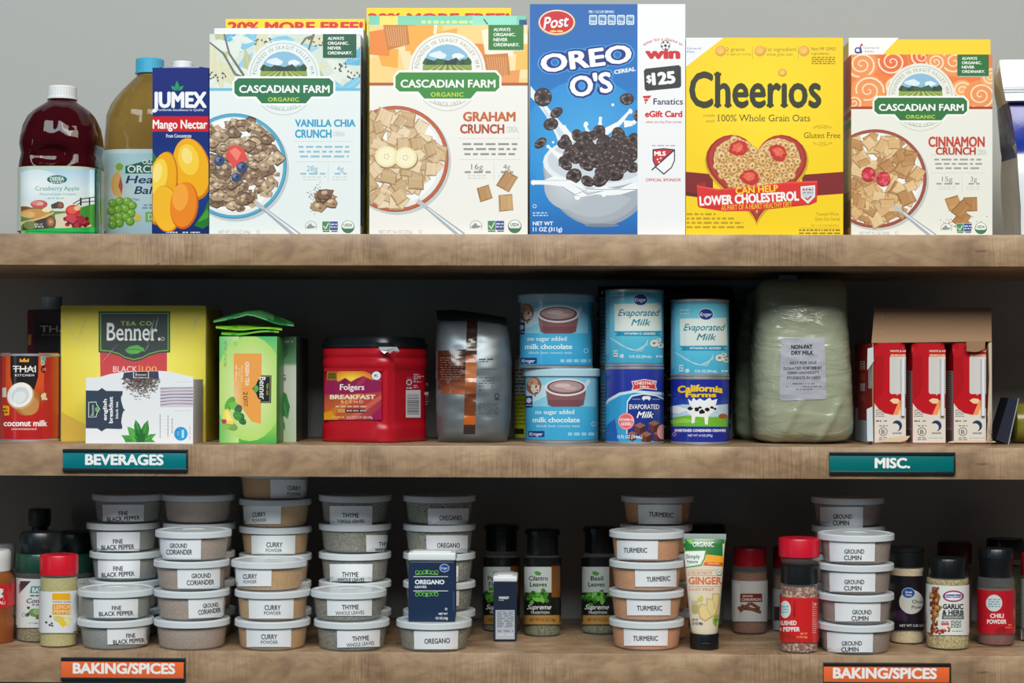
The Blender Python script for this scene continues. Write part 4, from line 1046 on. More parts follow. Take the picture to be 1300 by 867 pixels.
can('tin_can', 37.8, 447, 0.108, 0.0395, Z2, 0.1165, a, 'orange and red coconut milk tin at the left end of its shelf', 'can', 'tins on the middle shelf', (190, 40, 34))
# ---- coconut milk carton behind
def coco_carton():
    Y, dep = 0.19, 0.07; x0, x1 = 34.5, 100.0
    X0, X1, Zt = at(x0, 420, Y).x, at(x1, 420, Y).x, qz(393, 60, Y)
    loc = ((X0 + X1) / 2, Y + dep / 2, Z2); r = thing('milk_carton', loc, 'dark brown coconut milk carton with pale cap, behind the coconut milk tin', 'carton')
    mb = MB(); rbox(mb, X0, X1, Y, Y + dep, Z2, Zt, (40, 26, 28), GLOSS(), .002, side=(96, 26, 30))
    a = Art(tf=M1, clip=(34.9, 394, 100, 560)); a.rect(118, 110, 400, 720, (44, 30, 32)); a.rect(118, 110, 150, 720, (92, 26, 30)); a.poly([(124, 225), (138, 222), (136, 268), (124, 272)], (206, 150, 40))
    a.poly([(150, 118), (330, 118), (310, 165), (240, 178), (170, 165)], (60, 42, 40)); a.text('THAI', 176, 312, 184, 213, (176, 170, 166), bold=.01); a.text('KITCHEN', 186, 300, 222, 230, (150, 144, 140), space=1.2)
    a.put(mb, Flat(Y), GLOSS(), base=2e-5); mb.build('carton_body', r, loc)
    mb = MB(); X = at(66, 385, Y + .03).x; z1 = qz(376.5, 66, Y + .03)
    lathe(mb, X, Y + .03, [(.0145, Zt), (.0148, Zt + .001), (.0138, Zt + .002), (.0138, z1 - .001), (.013, z1)], (176, 190, 200), PLAST(), 48, sec=lambda q: 1 + .012 * math.cos(q * 24)); mb.build('screw_cap', r, loc)
coco_carton()

# ---- big yellow tea box in shrink film
def tea_big():
    a = Art(tf=M1, clip=(77.4, 388, 261, 562)); R = random.Random(4)
    a.rect(260, 90, 920, 700, (226, 208, 24)); a.glow(590, 330, 420, 330, (252, 244, 110), (226, 206, 22)); 
    a.poly([(260, 560), (420, 640), (420, 720), (260, 720)], (214, 176, 26)); a.poly([(920, 540), (850, 640), (850, 720), (920, 720)], (218, 182, 20))
    a.poly([(440, 300), (735, 300), (735, 414), (442, 414)], (206, 36, 48))
    bl, gr = (20, 40, 42), (120, 190, 60)
    def plaque(m, c): a.poly([(434 + m, 122 + m), (749 - m, 122 + m), (749 - m, 303 - m), (700, 306 - m), (655, 318 - m), (628, 334 - m), (590, 343 - m), (552, 334 - m), (525, 318 - m), (484, 306 - m), (434 + m, 303 - m)], c)
    plaque(0, bl); plaque(7, gr); plaque(11, bl)
    a.text('TEA CO', 531, 668, 165, 184, (160, 206, 60), bold=.02, space=1.2); a.text('Benner.', 470, 706, 168, 250, (246, 248, 246), bold=.01, serif=True); a.ring(716, 243, 8, 2, (230, 234, 230))
    a.poly([(550, 292), (572, 276), (605, 270), (632, 284), (638, 300), (626, 296), (606, 308), (575, 310), (560, 304)], (80, 176, 64)); a.line([(556, 292), (600, 288), (624, 294)], 3, (30, 90, 40))
    a.text('BLACK', 498, 604, 362, 389, (246, 232, 230)); a.rect(612, 358, 615, 392, (246, 190, 110)); a.text('100', 624, 690, 362, 389, (246, 180, 80))
    a.text('TEA BAGS', 500, 690, 520, 545, (40, 60, 50))
    Y = 0.112; x0, x1 = 77.2, 261.3; X0, X1, Zt = at(x0, 470, Y).x, at(x1, 470, Y).x, qz(389.5, 170, Y)
    dep = 0.125; loc = ((X0 + X1) / 2, Y + dep / 2, Z2); r = thing('tea_box', loc, 'large yellow box of black tea wrapped in clear film', 'tea box')
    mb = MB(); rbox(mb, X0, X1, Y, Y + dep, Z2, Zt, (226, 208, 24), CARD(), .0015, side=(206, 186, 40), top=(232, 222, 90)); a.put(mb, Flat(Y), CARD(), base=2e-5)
    mb.build('carton_body', r, loc)
    # film: slightly puffed over the top, with creases at the corners
    mb = MB(); n = 18; vs = []; fs = []; e = .0012
    rows = [(Z2 + .0008, 0), (Z2 + .05, 0), (Z2 + .10, 0), (Zt - .02, 0), (Zt - .004, 0), (Zt + .0012, 1)]
    for (z, t) in rows:
        for i in range(n + 1):
            u = i / n; vs.append(Vector((X0 - e + (X1 - X0 + 2 * e) * u, Y - e - .0012 * (R.random() if 0 < i < n else 0), z + (t * .0028 * math.sin(math.pi * u)))))
    for i in range(n + 1): u = i / n; vs.append(Vector((X0 - e + (X1 - X0 + 2 * e) * u, Y + dep + e, Zt + .0012 + .0028 * math.sin(math.pi * u))))
    for i in range(n + 1): u = i / n; vs.append(Vector((X0 - e + (X1 - X0 + 2 * e) * u, Y + dep + e, Z2 + .0008)))
    for k in range(len(rows) + 1):
        for i in range(n): fs.append([k * (n + 1) + i, k * (n + 1) + i + 1, (k + 1) * (n + 1) + i + 1, (k + 1) * (n + 1) + i])
    mb.mesh(vs, fs, (255, 255, 255), WRAP())
    for sx, d in ((X0, 1), (X1, -1)):
        for k in range(5):
            p = Vector((sx + d * .0015, Y - .002, Zt - .004 - .004 * k)); q = p + Vector((d * (.010 + .006 * k), -.0006, -.020 - .006 * k)); w = Vector((.0009, 0, .0007))
            mb.mesh([p, p + w, q + w, q], [[0, 1, 2, 3]], (255, 255, 255), WRAP(), False)
    for (xa, ya, xb, yb, w) in ((196, 405, 187, 437, 1.6), (201, 402, 197, 420, 1.1), (190, 436, 184, 446, 1.0), (84, 398, 92, 424, 1.0), (252, 398, 244, 420, 1.3), (240, 402, 256, 408, .9), (110, 402, 96, 436, .8), (150, 436, 128, 462, .8)):  # raised film creases, given a paler colour to stand in for their glints
        A, B = at(xa, ya, Y - .0022), at(xb, yb, Y - .0022); d = (B - A).normalized(); s_ = Vector((d.z, 0, -d.x)) * w * .0008; m_ = (A + B) / 2 + Vector((0, -.0012, 0))
        mb.mesh([A, B, m_ + s_, m_ - s_], [[0, 2, 1], [0, 1, 3]], (255, 255, 255), clearmat('film_crease_glint', (.85, .9, .9), .42, .08), False)
    mb.build('film_wrap', r, loc)
tea_big()
# ---- white breakfast tea box in front of it, torn top edge
def K3(x, y): return (105 + x / 8.669, 465 + y / 8.669)
def tea_white():
    Y, dep = 0.038, 0.066
    top = [(40, 128), (180, 120), (300, 85), (440, 62), (560, 56), (700, 52), (850, 50), (960, 58), (1060, 85), (1215, 118)]
    pts = [K3(*p) for p in top]; Xl, Xr = at(109, 520, Y).x, at(245.2, 520, Y).x
    prof = [(at(p[0], p[1], Y).x, at(p[0], p[1], Y).z) for p in pts]; prof[0] = (Xl, prof[0][1]); prof[-1] = (Xr, prof[-1][1])
    loc = ((Xl + Xr) / 2, Y + dep / 2, Z2); mb = MB(); W = (236, 240, 244); t = .0012
    def panel(poly, y0, y1):
        n = len(poly); vs = [Vector((x, y0, z)) for x, z in poly] + [Vector((x, y1, z)) for x, z in poly]
        mb.mesh(vs, [list(range(n)), list(range(n, 2 * n))[::-1]] + [[i, (i + 1) % n, n + (i + 1) % n, n + i] for i in range(n)], W, CARD(), False)
    panel([(Xl, Z2)] + prof + [(Xr, Z2)], Y, Y + t)                # front, with the torn wavy edge
    hb = prof[0][1] - .004
    rbox(mb, Xl, Xl + t, Y + t, Y + dep, Z2, hb, W, CARD(), .0002); rbox(mb, Xr - t, Xr, Y + t, Y + dep, Z2, prof[-1][1] - .003, (214, 206, 214), CARD(), .0002)
    rbox(mb, Xl + t, Xr - t, Y + dep - t, Y + dep, Z2, hb, W, CARD(), .0002); rbox(mb, Xl + t, Xr - t, Y + t, Y + dep - t, Z2, Z2 + t, W, CARD(), .0002)
    a = Art(tf=K3); R = random.Random(5); sl = (52, 66, 86)
    a.poly([(34, 265), (170, 268), (195, 250), (212, 236), (228, 250), (256, 270), (440, 272), (438, 310), (422, 340), (424, 380), (440, 440), (452, 470), (470, 482), (450, 492), (436, 530), (430, 570), (424, 620), (436, 660), (432, 690), (380, 690), (260, 685), (232, 700), (208, 718), (186, 700), (160, 684), (34, 682)], sl)
    for k in range(9): a.line([(36, 285 + 48 * k), (420, 285 + 48 * k)], 2, (64, 78, 98))
    a.poly([(62, 392), (150, 388), (158, 420), (190, 470), (160, 520), (150, 560), (62, 562)], (206, 214, 216)); a.poly([(70, 400), (144, 397), (150, 424), (178, 470), (152, 516), (142, 553), (70, 554)], (38, 62, 70)); a.ell(152, 474, 16, 24, (110, 190, 80)); a.vtext('Benner.', 106, 478, 130, 34, (206, 218, 216), -90, serif=True)
    a.vtext('english', 243, 478, 236, 42, (246, 248, 250), -90, bold=.03); a.vtext('breakfast', 308, 480, 292, 44, (246, 248, 250), -90, bold=.03); a.vtext('black tea', 374, 482, 186, 30, (238, 242, 246), -90, bold=.02)
    a.poly([(452, 70), (560, 58), (700, 54), (832, 54), (840, 140), (440, 135)], (64, 66, 96)); a.poly([(555, 60), (728, 54), (728, 132), (555, 128)], (214, 214, 214)); a.poly([(565, 62), (718, 57), (718, 122), (565, 118)], (46, 44, 56)); a.text('Benner', 580, 706, 74, 104, (226, 226, 226), serif=True)
    for k in range(900):
        x, y = R.gauss(640, 110), 130 + abs(R.gauss(0, 1)) * 85
        if ((x - 640) / 205) ** 2 + ((y - 150) / 225) ** 2 > 1: continue
        g = R.uniform(0, 3.14); s = R.uniform(10, 26); c = R.choice([(86, 72, 70), (112, 96, 90), (66, 54, 54), (140, 124, 116), (96, 80, 74)])
        dx, dy = math.cos(g) * s, math.sin(g) * s * .7; a.l = 60 + k % 12; a.poly([(x - dx - 2, y - dy + 4), (x - dy * .3, y + dx * .22), (x + dx + 2, y + dy), (x + dy * .3, y - dx * .22)], c)
    a.l = 80
    a.rect(852, 230, 1214, 448, (214, 208, 220)); 
    for k in range(6): a.poly([(855, 240 + 36 * k), (1000, 234 + 34 * k), (1214, 228 + 36 * k), (1214, 240 + 36 * k), (1000, 242 + 34 * k), (855, 252 + 36 * k)], R.choice([(150, 132, 160), (120, 110, 140), (166, 146, 166)]))
    a.line([(1030, 178), (1214, 170)], 3, (200, 196, 206))
    dk, lt = (28, 110, 44), (78, 166, 66)
    a.rect(600, 700, 640, 704, lt)
    for p, c in (([(425, 757), (520, 760), (600, 800), (640, 836), (470, 836), (455, 800)], (60, 150, 60)), ([(810, 742), (740, 748), (680, 790), (640, 836), (800, 836), (760, 800)], (64, 156, 64)), ([(490, 662), (545, 680), (600, 720), (650, 836), (560, 836), (510, 750)], (84, 172, 76)),
                 ([(718, 590), (670, 640), (640, 700), (640, 836), (720, 760), (732, 690)], (54, 140, 58)), ([(580, 585), (565, 650), (570, 720), (640, 836), (665, 740), (625, 640)], (50, 136, 54)), ([(600, 690), (650, 700), (690, 750), (680, 836), (590, 836), (570, 760)], dk)): a.poly(p, c)
    for q in ([(582, 595), (625, 740)], [(716, 600), (668, 740)], [(440, 762), (600, 815)], [(800, 748), (690, 812)], [(498, 668), (600, 790)]): a.line(q, 4, (120, 200, 110))
    for x, y0, y1 in ((852, 530, 790), (938, 540, 780), (984, 570, 740)): a.greek(y0, y1, x, 9, (150, 150, 162), x, 30, True)
    a.greek(1010, 1190, 490, 6, (206, 204, 210), 3, 40); a.greek(660, 820, 1180, 8, (190, 190, 196), 5, 40, True)
    a.ell(1080, 742, 74, 76, (20, 150, 220)); a.ell(1080, 742, 62, 64, (40, 168, 232)); a.rect(1030, 700, 1062, 780, (30, 110, 180)); a.rect(1090, 700, 1114, 785, (206, 232, 246)); a.greek(1038, 1060, 740, 60, (120, 200, 240), 2, 6)
    a.put(mb, Flat(Y), CARD(), base=2e-5)
    tag(mb.build('tea_box', loc=loc), 'white breakfast tea box with torn wavy top, in front of the yellow one', 'tea box')
tea_white()
# ---- green tea
def M2(x, y): return (250 + x / 4.333, 380 + y / 4.333)
def tea_green():
    a = Art(tf=M2, clip=(278.6, 427.2, 351, 562)); R = random.Random(6)
    a.grad(120, 200, 445, 790, [(0, (70, 186, 116)), (.2, (150, 214, 110)), (.55, (206, 232, 160)), (.8, (160, 214, 90)), (1, (66, 170, 76))])
    a.l += 1; a._tri([(120, 200), (230, 200), (230, 790), (120, 790)], [(96, 196, 110), (200, 228, 150), (200, 228, 150), (96, 190, 90)])
    a.glow(290, 490, 190, 290, (246, 240, 190), (176, 220, 110))
    a.poly([(202, 297), (356, 297), (352, 685), (300, 672), (250, 600), (204, 560)], (240, 164, 76)); a.l += 1; a._tri([(202, 400), (250, 400), (250, 600), (204, 560)], [(240, 172, 96), (240, 164, 76), (240, 180, 100), (244, 206, 150)])
    a.vtext('GREEN TEA', 277, 410, 132, 22, (250, 240, 222), 90, bold=.02); a.vtext('Honey Lemon', 250, 408, 90, 14, (250, 226, 190), 90); a.vtext('& Mint', 233, 400, 44, 12, (250, 226, 190), 90); a.greek(360, 450, 216, 6, (250, 220, 180), 2, 22, True)
    a.vtext('20', 268, 530, 48, 26, (60, 50, 36), 90); a.greek(555, 590, 276, 6, (120, 90, 50), 2, 12, True); a.greek(555, 585, 264, 6, (120, 90, 50), 3, 12, True); a.rect(240, 492, 290, 494, (200, 120, 50))
    def pl(m, c): a.poly([(410 - m, 418 + m), (408 - m, 570 - m), (350, 570 - m), (342 - m, 540), (312 + m, 500), (304 + m, 492), (312 + m, 482), (342 - m, 448), (352, 418 + m)], c)
    pl(0, (16, 24, 26)); pl(5, (150, 170, 110)); pl(8, (18, 28, 28)); a.vtext('Benner.', 362, 492, 130, 34, (244, 246, 242), 90, serif=True, bold=.01); a.vtext('TEA CO', 388, 494, 66, 10, (206, 196, 80), 90, bold=.02); a.ell(326, 491, 13, 19, (90, 176, 70))
    for x, y, rx, ry, g, c in ((182, 575, 24, 44, 30, (96, 176, 66)), (212, 590, 22, 36, -60, (120, 196, 80)), (228, 605, 20, 26, 20, (70, 96, 70)), (236, 645, 26, 22, 0, (50, 120, 60)), (250, 670, 24, 18, 40, (44, 110, 56)), (222, 640, 22, 28, -30, (70, 150, 66)), (190, 700, 36, 22, 20, (120, 170, 80)), (160, 700, 24, 16, -20, (140, 190, 90))): a.ell(x, y, rx, ry, c, g, 14); a.line([(x - rx * .6, y), (x + rx * .6, y)], 1.5, mixc(c, (230, 250, 200), .4))
    a.poly([(150, 610), (170, 600), (206, 670), (196, 690), (156, 680), (142, 650)], (244, 220, 90)); a.poly([(156, 622), (170, 612), (196, 668), (164, 670)], (250, 236, 140)); a.blob(150, 672, 15, (190, 60, 90), 3)
    a.vtext('NET WT 1.27 OZ (36g)', 157, 300, 140, 13, (60, 120, 70), 90); a.ring(212, 245, 10, 2, (60, 140, 80))
    Y = 0.052; dep = 0.062
    g = 'green tea boxes on the middle shelf'
    carton('tea_box', 279, 351.5, 427, 561, Y, dep, Z2, (120, 200, 100), (70, 150, 80), (120, 200, 130), 'green tea box with an orange panel and sideways lettering', 'tea box', g, a)
    a = Art(tf=M2, clip=(345, 427.5, 376, 561)); a.grad(400, 205, 560, 790, [(0, (76, 138, 100)), (.25, (96, 150, 110)), (.28, (196, 206, 196)), (.5, (206, 214, 204)), (1, (180, 206, 170))])
    a.greek(456, 528, 232, 14, (170, 200, 186), 3, 30); a.vtext('G', 474, 430, 30, 34, (40, 110, 70), 0, bold=.02); a.poly([(452, 262), (500, 250), (504, 300), (470, 340), (448, 330)], (60, 120, 84))
    for p in ([(458, 496), (492, 520), (512, 590), (500, 660), (478, 640), (458, 570)], [(444, 640), (462, 624), (482, 680), (486, 724), (466, 700), (444, 690)], [(440, 730), (462, 720), (472, 760), (440, 765)]): a.poly(p, (50, 130, 66)); a.line([p[0], p[3]], 3, (120, 186, 110))
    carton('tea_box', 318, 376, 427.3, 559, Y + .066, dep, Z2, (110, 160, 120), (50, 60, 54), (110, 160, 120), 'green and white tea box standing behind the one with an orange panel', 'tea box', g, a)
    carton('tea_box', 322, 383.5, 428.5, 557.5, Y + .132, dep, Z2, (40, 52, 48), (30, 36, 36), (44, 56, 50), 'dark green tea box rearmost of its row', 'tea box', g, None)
tea_green()
def sachets():
    Y = 0.06; z = qz(426.6, 320, Y) + .0009
    def sachet(pts, th, c, lab, dz):
        # outline in the photo, given depth and a pillow
        n = 12; vs = []; fs = []; m = 6; R = random.Random(len(lab))
        up, lo_ = pts
        def ip(P, x):
            for (xa, ya), (xb, yb) in zip(P[:-1], P[1:]):
                if x <= xb: return ya + (yb - ya) * (x - xa) / (xb - xa)
            return P[-1][1]
        for i in range(n + 1):
            u = i / n; xt = up[0][0] + (up[-1][0] - up[0][0]) * u; yt, yb = ip(up, xt), ip(lo_, xt)
            for j in range(m + 1):
                v = j / m; Yj = Y + .002 + .055 * (1 - v); p = at(xt, 0, Y + .03)
                zt_, zb_ = at(xt, yt, Y + .057).z, at(xt, yb, Y + .002).z
                vs.append(Vector((at(xt, yb, Yj).x, Yj, zb_ + (zt_ - zb_) * (1 - v) + .0012 * math.sin(v * 9 + u * 7) + .0015 * math.sin(math.pi * u))))
        for i in range(n):
            for j in range(m): fs.append([i * (m + 1) + j, i * (m + 1) + j + 1, (i + 1) * (m + 1) + j + 1, (i + 1) * (m + 1) + j])
        k = len(vs); vs += [v - Vector((0, 0, th)) for v in vs]
        fs += [[q + k for q in f][::-1] for f in fs]
        def edge(i0, i1): fs.append([i0, i0 + k, i1 + k, i1])
        for i in range(n): edge(i * (m + 1) + m, (i + 1) * (m + 1) + m); edge((i + 1) * (m + 1), i * (m + 1))
        for j in range(m): edge(j, j + 1); edge(n * (m + 1) + j + 1, n * (m + 1) + j)
        lo = min(v.z for v in vs); vs = [v + Vector((0, 0, dz - lo)) for v in vs]
        mb = MB(); cs = lambda i, p: (lambda q: c[1] if q > .35 + .3 * math.sin(i * .9) else c[0])((sum(v.x for v in p) / len(p) * 9) % 1)
        mb.mesh(vs, fs, cs, print_mat('printed_foil_sachet', .3, 0, .25), True)
        ctr = sum(vs, Vector()) / len(vs); loc = (ctr.x, ctr.y, dz)
        tag(mb.build('tea_sachet', loc=loc, sharp=50), lab, 'tea bag', 'foil tea sachets lying on the green tea boxes')
    sachet(([(281, 419.5), (300, 417), (354, 418)], [(281, 424), (310, 424.5), (354, 421)]), .0022, ((70, 160, 50), (120, 200, 70)), 'lowest bright green foil tea sachet lying on the green tea box', z)
    sachet(([(274, 413), (300, 410), (358, 414)], [(274, 415), (310, 418), (358, 417)]), .0022, ((120, 196, 44), (156, 218, 66)), 'middle lime green foil tea sachet of the three on the green tea box', z + .0065)
    sachet(([(271, 410), (330, 394), (373, 414)], [(271, 411.5), (316, 402), (352, 416), (373, 415.5)]), .0018, ((40, 130, 60), (96, 180, 110)), 'topmost green foil tea sachet folded like a roof over two others', z + .0120)
sachets()

# ---- red coffee canister
def M3(x, y): return (385 + x / 4.336, 380 + y / 4.336)
def K8(x, y): return (400 + x / 8.125, 460 + y / 8.125)
def canister():
    Yc = 0.155; th = math.radians(-27); X = at(476.2, 500, Yc).x; s = 0.0575; k = mpp(Yc); loc = (X, Yc, Z2)
    r = thing('coffee_canister', loc, 'red plastic coffee canister with black lid and mountain label', 'coffee canister')
    sec = superell(5.5); z = lambda py: qz(py, 476, Yc - .06)
    red = (178, 16, 34); zt = z(440.5)
    prof = [(s * .95, Z2), (s * .995, Z2 + .002), (s, Z2 + .006), (s, Z2 + .020), (s * .985, Z2 + .022), (s * .985, zt - .028), (s, zt - .026), (s, zt - .017), (s * .985, zt - .0155), (s * .985, zt - .013), (s, zt - .0115), (s, zt - .0035), (s * .97, zt)]
    fine = []
    for (q0, z0), (q1, z1) in zip(prof[:-1], prof[1:]):
        n = max(1, int((z1 - z0) / .004)); fine += [(q0 + (q1 - q0) * i / n, z0 + (z1 - z0) * i / n) for i in range(n)]
    fine.append(prof[-1])
    zl0, zl1 = Z2 + .0215, zt - .0275
    def warp(p, a, rr):
        # recessed panels between the corner posts
        if zl0 < p.z < zl1:
            for cor in range(4):
                pass
            q = abs(((a / (math.pi / 2)) + .5) % 1 - .5) * 2      # 0 mid-face .. 1 corner
            e = min(1, max(0, (p.z - zl0) / .006)) * min(1, max(0, (zl1 - p.z) / .006))
            f = min(1, max(0, (.80 - q) / .08)); d = 1 - .028 * e * f
            g = math.exp(-((q - .86) / .045) ** 2) * .035 * e; d -= g
            return Vector((X + (p.x - X) * d, Yc + (p.y - Yc) * d, p.z))
        return p
    mb = MB(); lathe(mb, X, Yc, fine, red, PLAST(), 144, sec=sec, rot=th, warp=warp); mb.build('canister_body', r, loc, 50)
    zl = z(427)
    mb = MB(); lathe(mb, X, Yc, [(s * 1.0, zt - .0005), (s * 1.022, zt + .0), (s * 1.022, zt + .0045), (s * .985, zt + .0055), (s * .965, zl - .0025), (s * .93, zl), (s * .88, zl), (s * .86, zl - .002)], (16, 22, 26), PLAST(), 112, sec=sec, rot=th); mb.build('lid', r, loc, 40)
    # printed label and fine print on the two faces that look this way
    nA = Vector((-math.sin(-th), -math.cos(-th), 0)); nB = Vector((math.cos(th), math.sin(th) * -1, 0)); nB = Vector((math.cos(-th), -math.sin(-th), 0))
    def face(n, d):
        P = Vector((X, Yc, 0)) + n * d
        return Shape(lambda x, zz: P.y - (n.x * (x - P.x)) / n.y, P.y)
    a = Art(tf=K8); R = random.Random(2)
    a.poly([(120, 92), (220, 90), (600, 90), (680, 130), (684, 200), (684, 470), (580, 545), (560, 590), (130, 592), (100, 575), (92, 540), (100, 220)], (150, 36, 66))
    a.l += 1; a._tri([(100, 220), (684, 200), (684, 590), (95, 590)], [(140, 26, 70), (190, 70, 66), (150, 26, 80), (206, 110, 30)])
    a.poly([(95, 560), (640, 180), (684, 180), (684, 250), (200, 592), (110, 590)], (196, 84, 60)); a.poly([(95, 540), (480, 280), (520, 300), (130, 592), (100, 580)], (206, 120, 44)); a.poly([(300, 592), (684, 330), (684, 380), (400, 592)], (214, 96, 84)); a.poly([(540, 592), (684, 460), (684, 592)], (160, 24, 90)); a.poly([(92, 592), (92, 520), (170, 500), (240, 592)], (216, 150, 30))
    a.glow(380, 170, 230, 95, (255, 226, 70), (226, 110, 40)); a.rect(95, 60, 690, 90, red)
    a.poly([(100, 220), (130, 190), (215, 180), (240, 200), (310, 160), (370, 200), (430, 165), (500, 140), (580, 180), (684, 190), (684, 300), (540, 320), (100, 330)], (150, 30, 84)); a.poly([(310, 160), (340, 185), (300, 230), (230, 240)], (120, 24, 70)); a.poly([(500, 140), (540, 165), (470, 240), (400, 250)], (176, 50, 84))
    a.rect(122, 92, 226, 182, (150, 116, 36)); a.rect(132, 102, 216, 172, (120, 90, 30)); a.greek(140, 210, 125, 10, (80, 56, 20), 2, 30); a.greek(140, 210, 150, 10, (80, 56, 20), 4, 30)
    a.ell(632, 137, 46, 44, (232, 236, 240)); a.text('K', 612, 652, 120, 150, (40, 100, 160), bold=.02)
    a.text('Folgers', 256, 508, 222, 284, (248, 244, 246), bold=.02, serif=True); a.text('BREAKFAST', 152, 622, 334, 378, (248, 224, 200), bold=.05); a.text('BLEND', 268, 494, 392, 418, (240, 200, 176), bold=.02, space=1.5)
    a.greek(210, 545, 455, 10, (240, 206, 190), 3, 60); a.rect(226, 476, 520, 520, (90, 50, 54)); a.rect(230, 478, 310, 518, (214, 150, 80)); [a.greek(x, x + 55, 498, 14, (226, 206, 196), x, 22) for x in (325, 395, 465)]
    a.greek(170, 300, 565, 18, (226, 160, 110), 5, 40); a.text('22.6 OZ (1.41 LB) 640g', 325, 590, 552, 578, (240, 206, 190), bold=.01)
    mb = MB(); a.put(mb, face(nA, s * .962), PLAST(), base=.0014)
    a = Art(tf=K8, clip=(512, 470, 544, 540)); a.rect(936, 285, 1088, 570, (206, 208, 214)); [a.rect(950, 330 + 12.5 * k, 1074, 330 + 12.5 * k + R.choice([4, 6, 8]), (70, 84, 100)) for k in range(17)]
    a.rect(940, 148, 1002, 274, (150, 60, 90)); a.ring(970, 205, 30, 9, (226, 214, 220)); a.greek(942, 1000, 266, 14, (226, 206, 214), 1, 30)
    for k, w in enumerate((62, 104, 72, 40, 74, 0, 36, 50)): 
        if w: a.greek(1016, 1016 + w, 126 + 19 * k, 10, (214, 190, 200), k, 40)
    a.text('Folgers', 1150, 1230, 208, 240, (206, 150, 170), serif=True); a.rect(1130, 306, 1240, 336, (206, 190, 196)); [a.greek(1138, 1236, 352 + 26 * k, 9, (200, 120, 140), k, 30) for k in range(4)]
    a.put(mb, face(nB, s * .962), PLAST(), base=.0014)
    mb.build('label', r, loc)
    # scrap of silver seal poking out under the lid
    mb = MB(); pts = [(415, 262), (428, 284), (446, 300), (462, 288), (478, 298), (496, 282), (516, 294), (530, 286), (516, 262)]
    sfc = Shape(lambda x, zz: (X * 0 + Yc) - s * 1.0 + 0, Yc - s)
    S = face(nA, s * 1.004); S2 = S
    v = []
    for x, y in pts:
        px, py = M3(x, y); Y = Yc
        for _ in range(4): p = at(px, py, Y); Y = S(p.x, p.z, .0012 + .0012 * ((x * 7) % 3))
        v.append(at(px, py, Y))
    n = len(v); w = [q + Vector((0, .0006, 0)) for q in v]
    mb.mesh(v + w, [[0, 1, n - 1], [1, 2, 3, n - 1], [3, 4, 5, n - 1], [5, 6, 7, 8], [n, n + 8, n + 7, n + 6, n + 5, n + 4, n + 3, n + 2, n + 1]] + [[i, n + i, n + (i + 1) % n, (i + 1) % n] for i in range(n)], (214, 216, 220), FOIL(), False)
    mb.build('foil_seal', r, loc)
canister()

# ---- pouches built from stacked cross-sections
def pouch(name, rows, n, colf, mat, loc, r, art=None, seed=1, wob=.0012, pw=3.0, sharp=60, build_name='bag_body', amat=None, step=3, crease=None):
    """rows: (z, x_left, x_right, y_front, y_back)"""
    R = random.Random(seed); vs = []; fs = []; cs = []
    fine = []
    for A, B in zip(rows[:-1], rows[1:]):
        m = max(1, int(abs(B[0] - A[0]) / .005)); fine += [tuple(A[i] + (B[i] - A[i]) * q / m for i in range(5)) for q in range(m)]
    fine.append(rows[-1])
    ph = [R.uniform(0, 6.28) for _ in range(8)]
    for (z, xl, xr, yf, yb) in fine:
        cx, cy, hx, hy = (xl + xr) / 2, (yf + yb) / 2, (xr - xl) / 2, (yb - yf) / 2
        for k in range(n):
            a = 2 * math.pi * k / n; c, s = math.cos(a), math.sin(a); q = 1 / (abs(c) ** pw + abs(s) ** pw) ** (1 / pw)
            w = wob * (math.sin(z * 260 + a * 3 + ph[0]) + math.sin(z * 430 - a * 7 + ph[1]) + .7 * math.sin(z * 120 + a * 11 + ph[2]))
            if crease: w += crease(cx + hx * q * c, z, s)
            vs.append(Vector((cx + (hx * q + w * .4) * c, cy + (hy * q + w) * s, z)))
    for i in range(len(fine) - 1):
        for k in range(n): fs.append([i * n + k, i * n + (k + 1) % n, (i + 1) * n + (k + 1) % n, (i + 1) * n + k])
    fs.append(list(range(n))[::-1]); fs.append([(len(fine) - 1) * n + k for k in range(n)])
    mb = MB(); mb.mesh(vs, fs, colf, mat)
    surf = Hit(vs, fs)
    if art is not None: art.put(mb, surf, amat or mat, step, base=.00025, ystep=step)
    mb.build(build_name, r, loc, sharp)
    return surf
def rows_px(tab, zs):
    out = []
    for (py, xl, xr, yf, yb) in tab:
        m = (yf + yb) / 2; out.append((max(qz(py, (xl + xr) / 2, m), zs), at(xl, py, m).x, at(xr, py, m).x, yf, yb))
    out.sort(key=lambda q: q[0]); return out
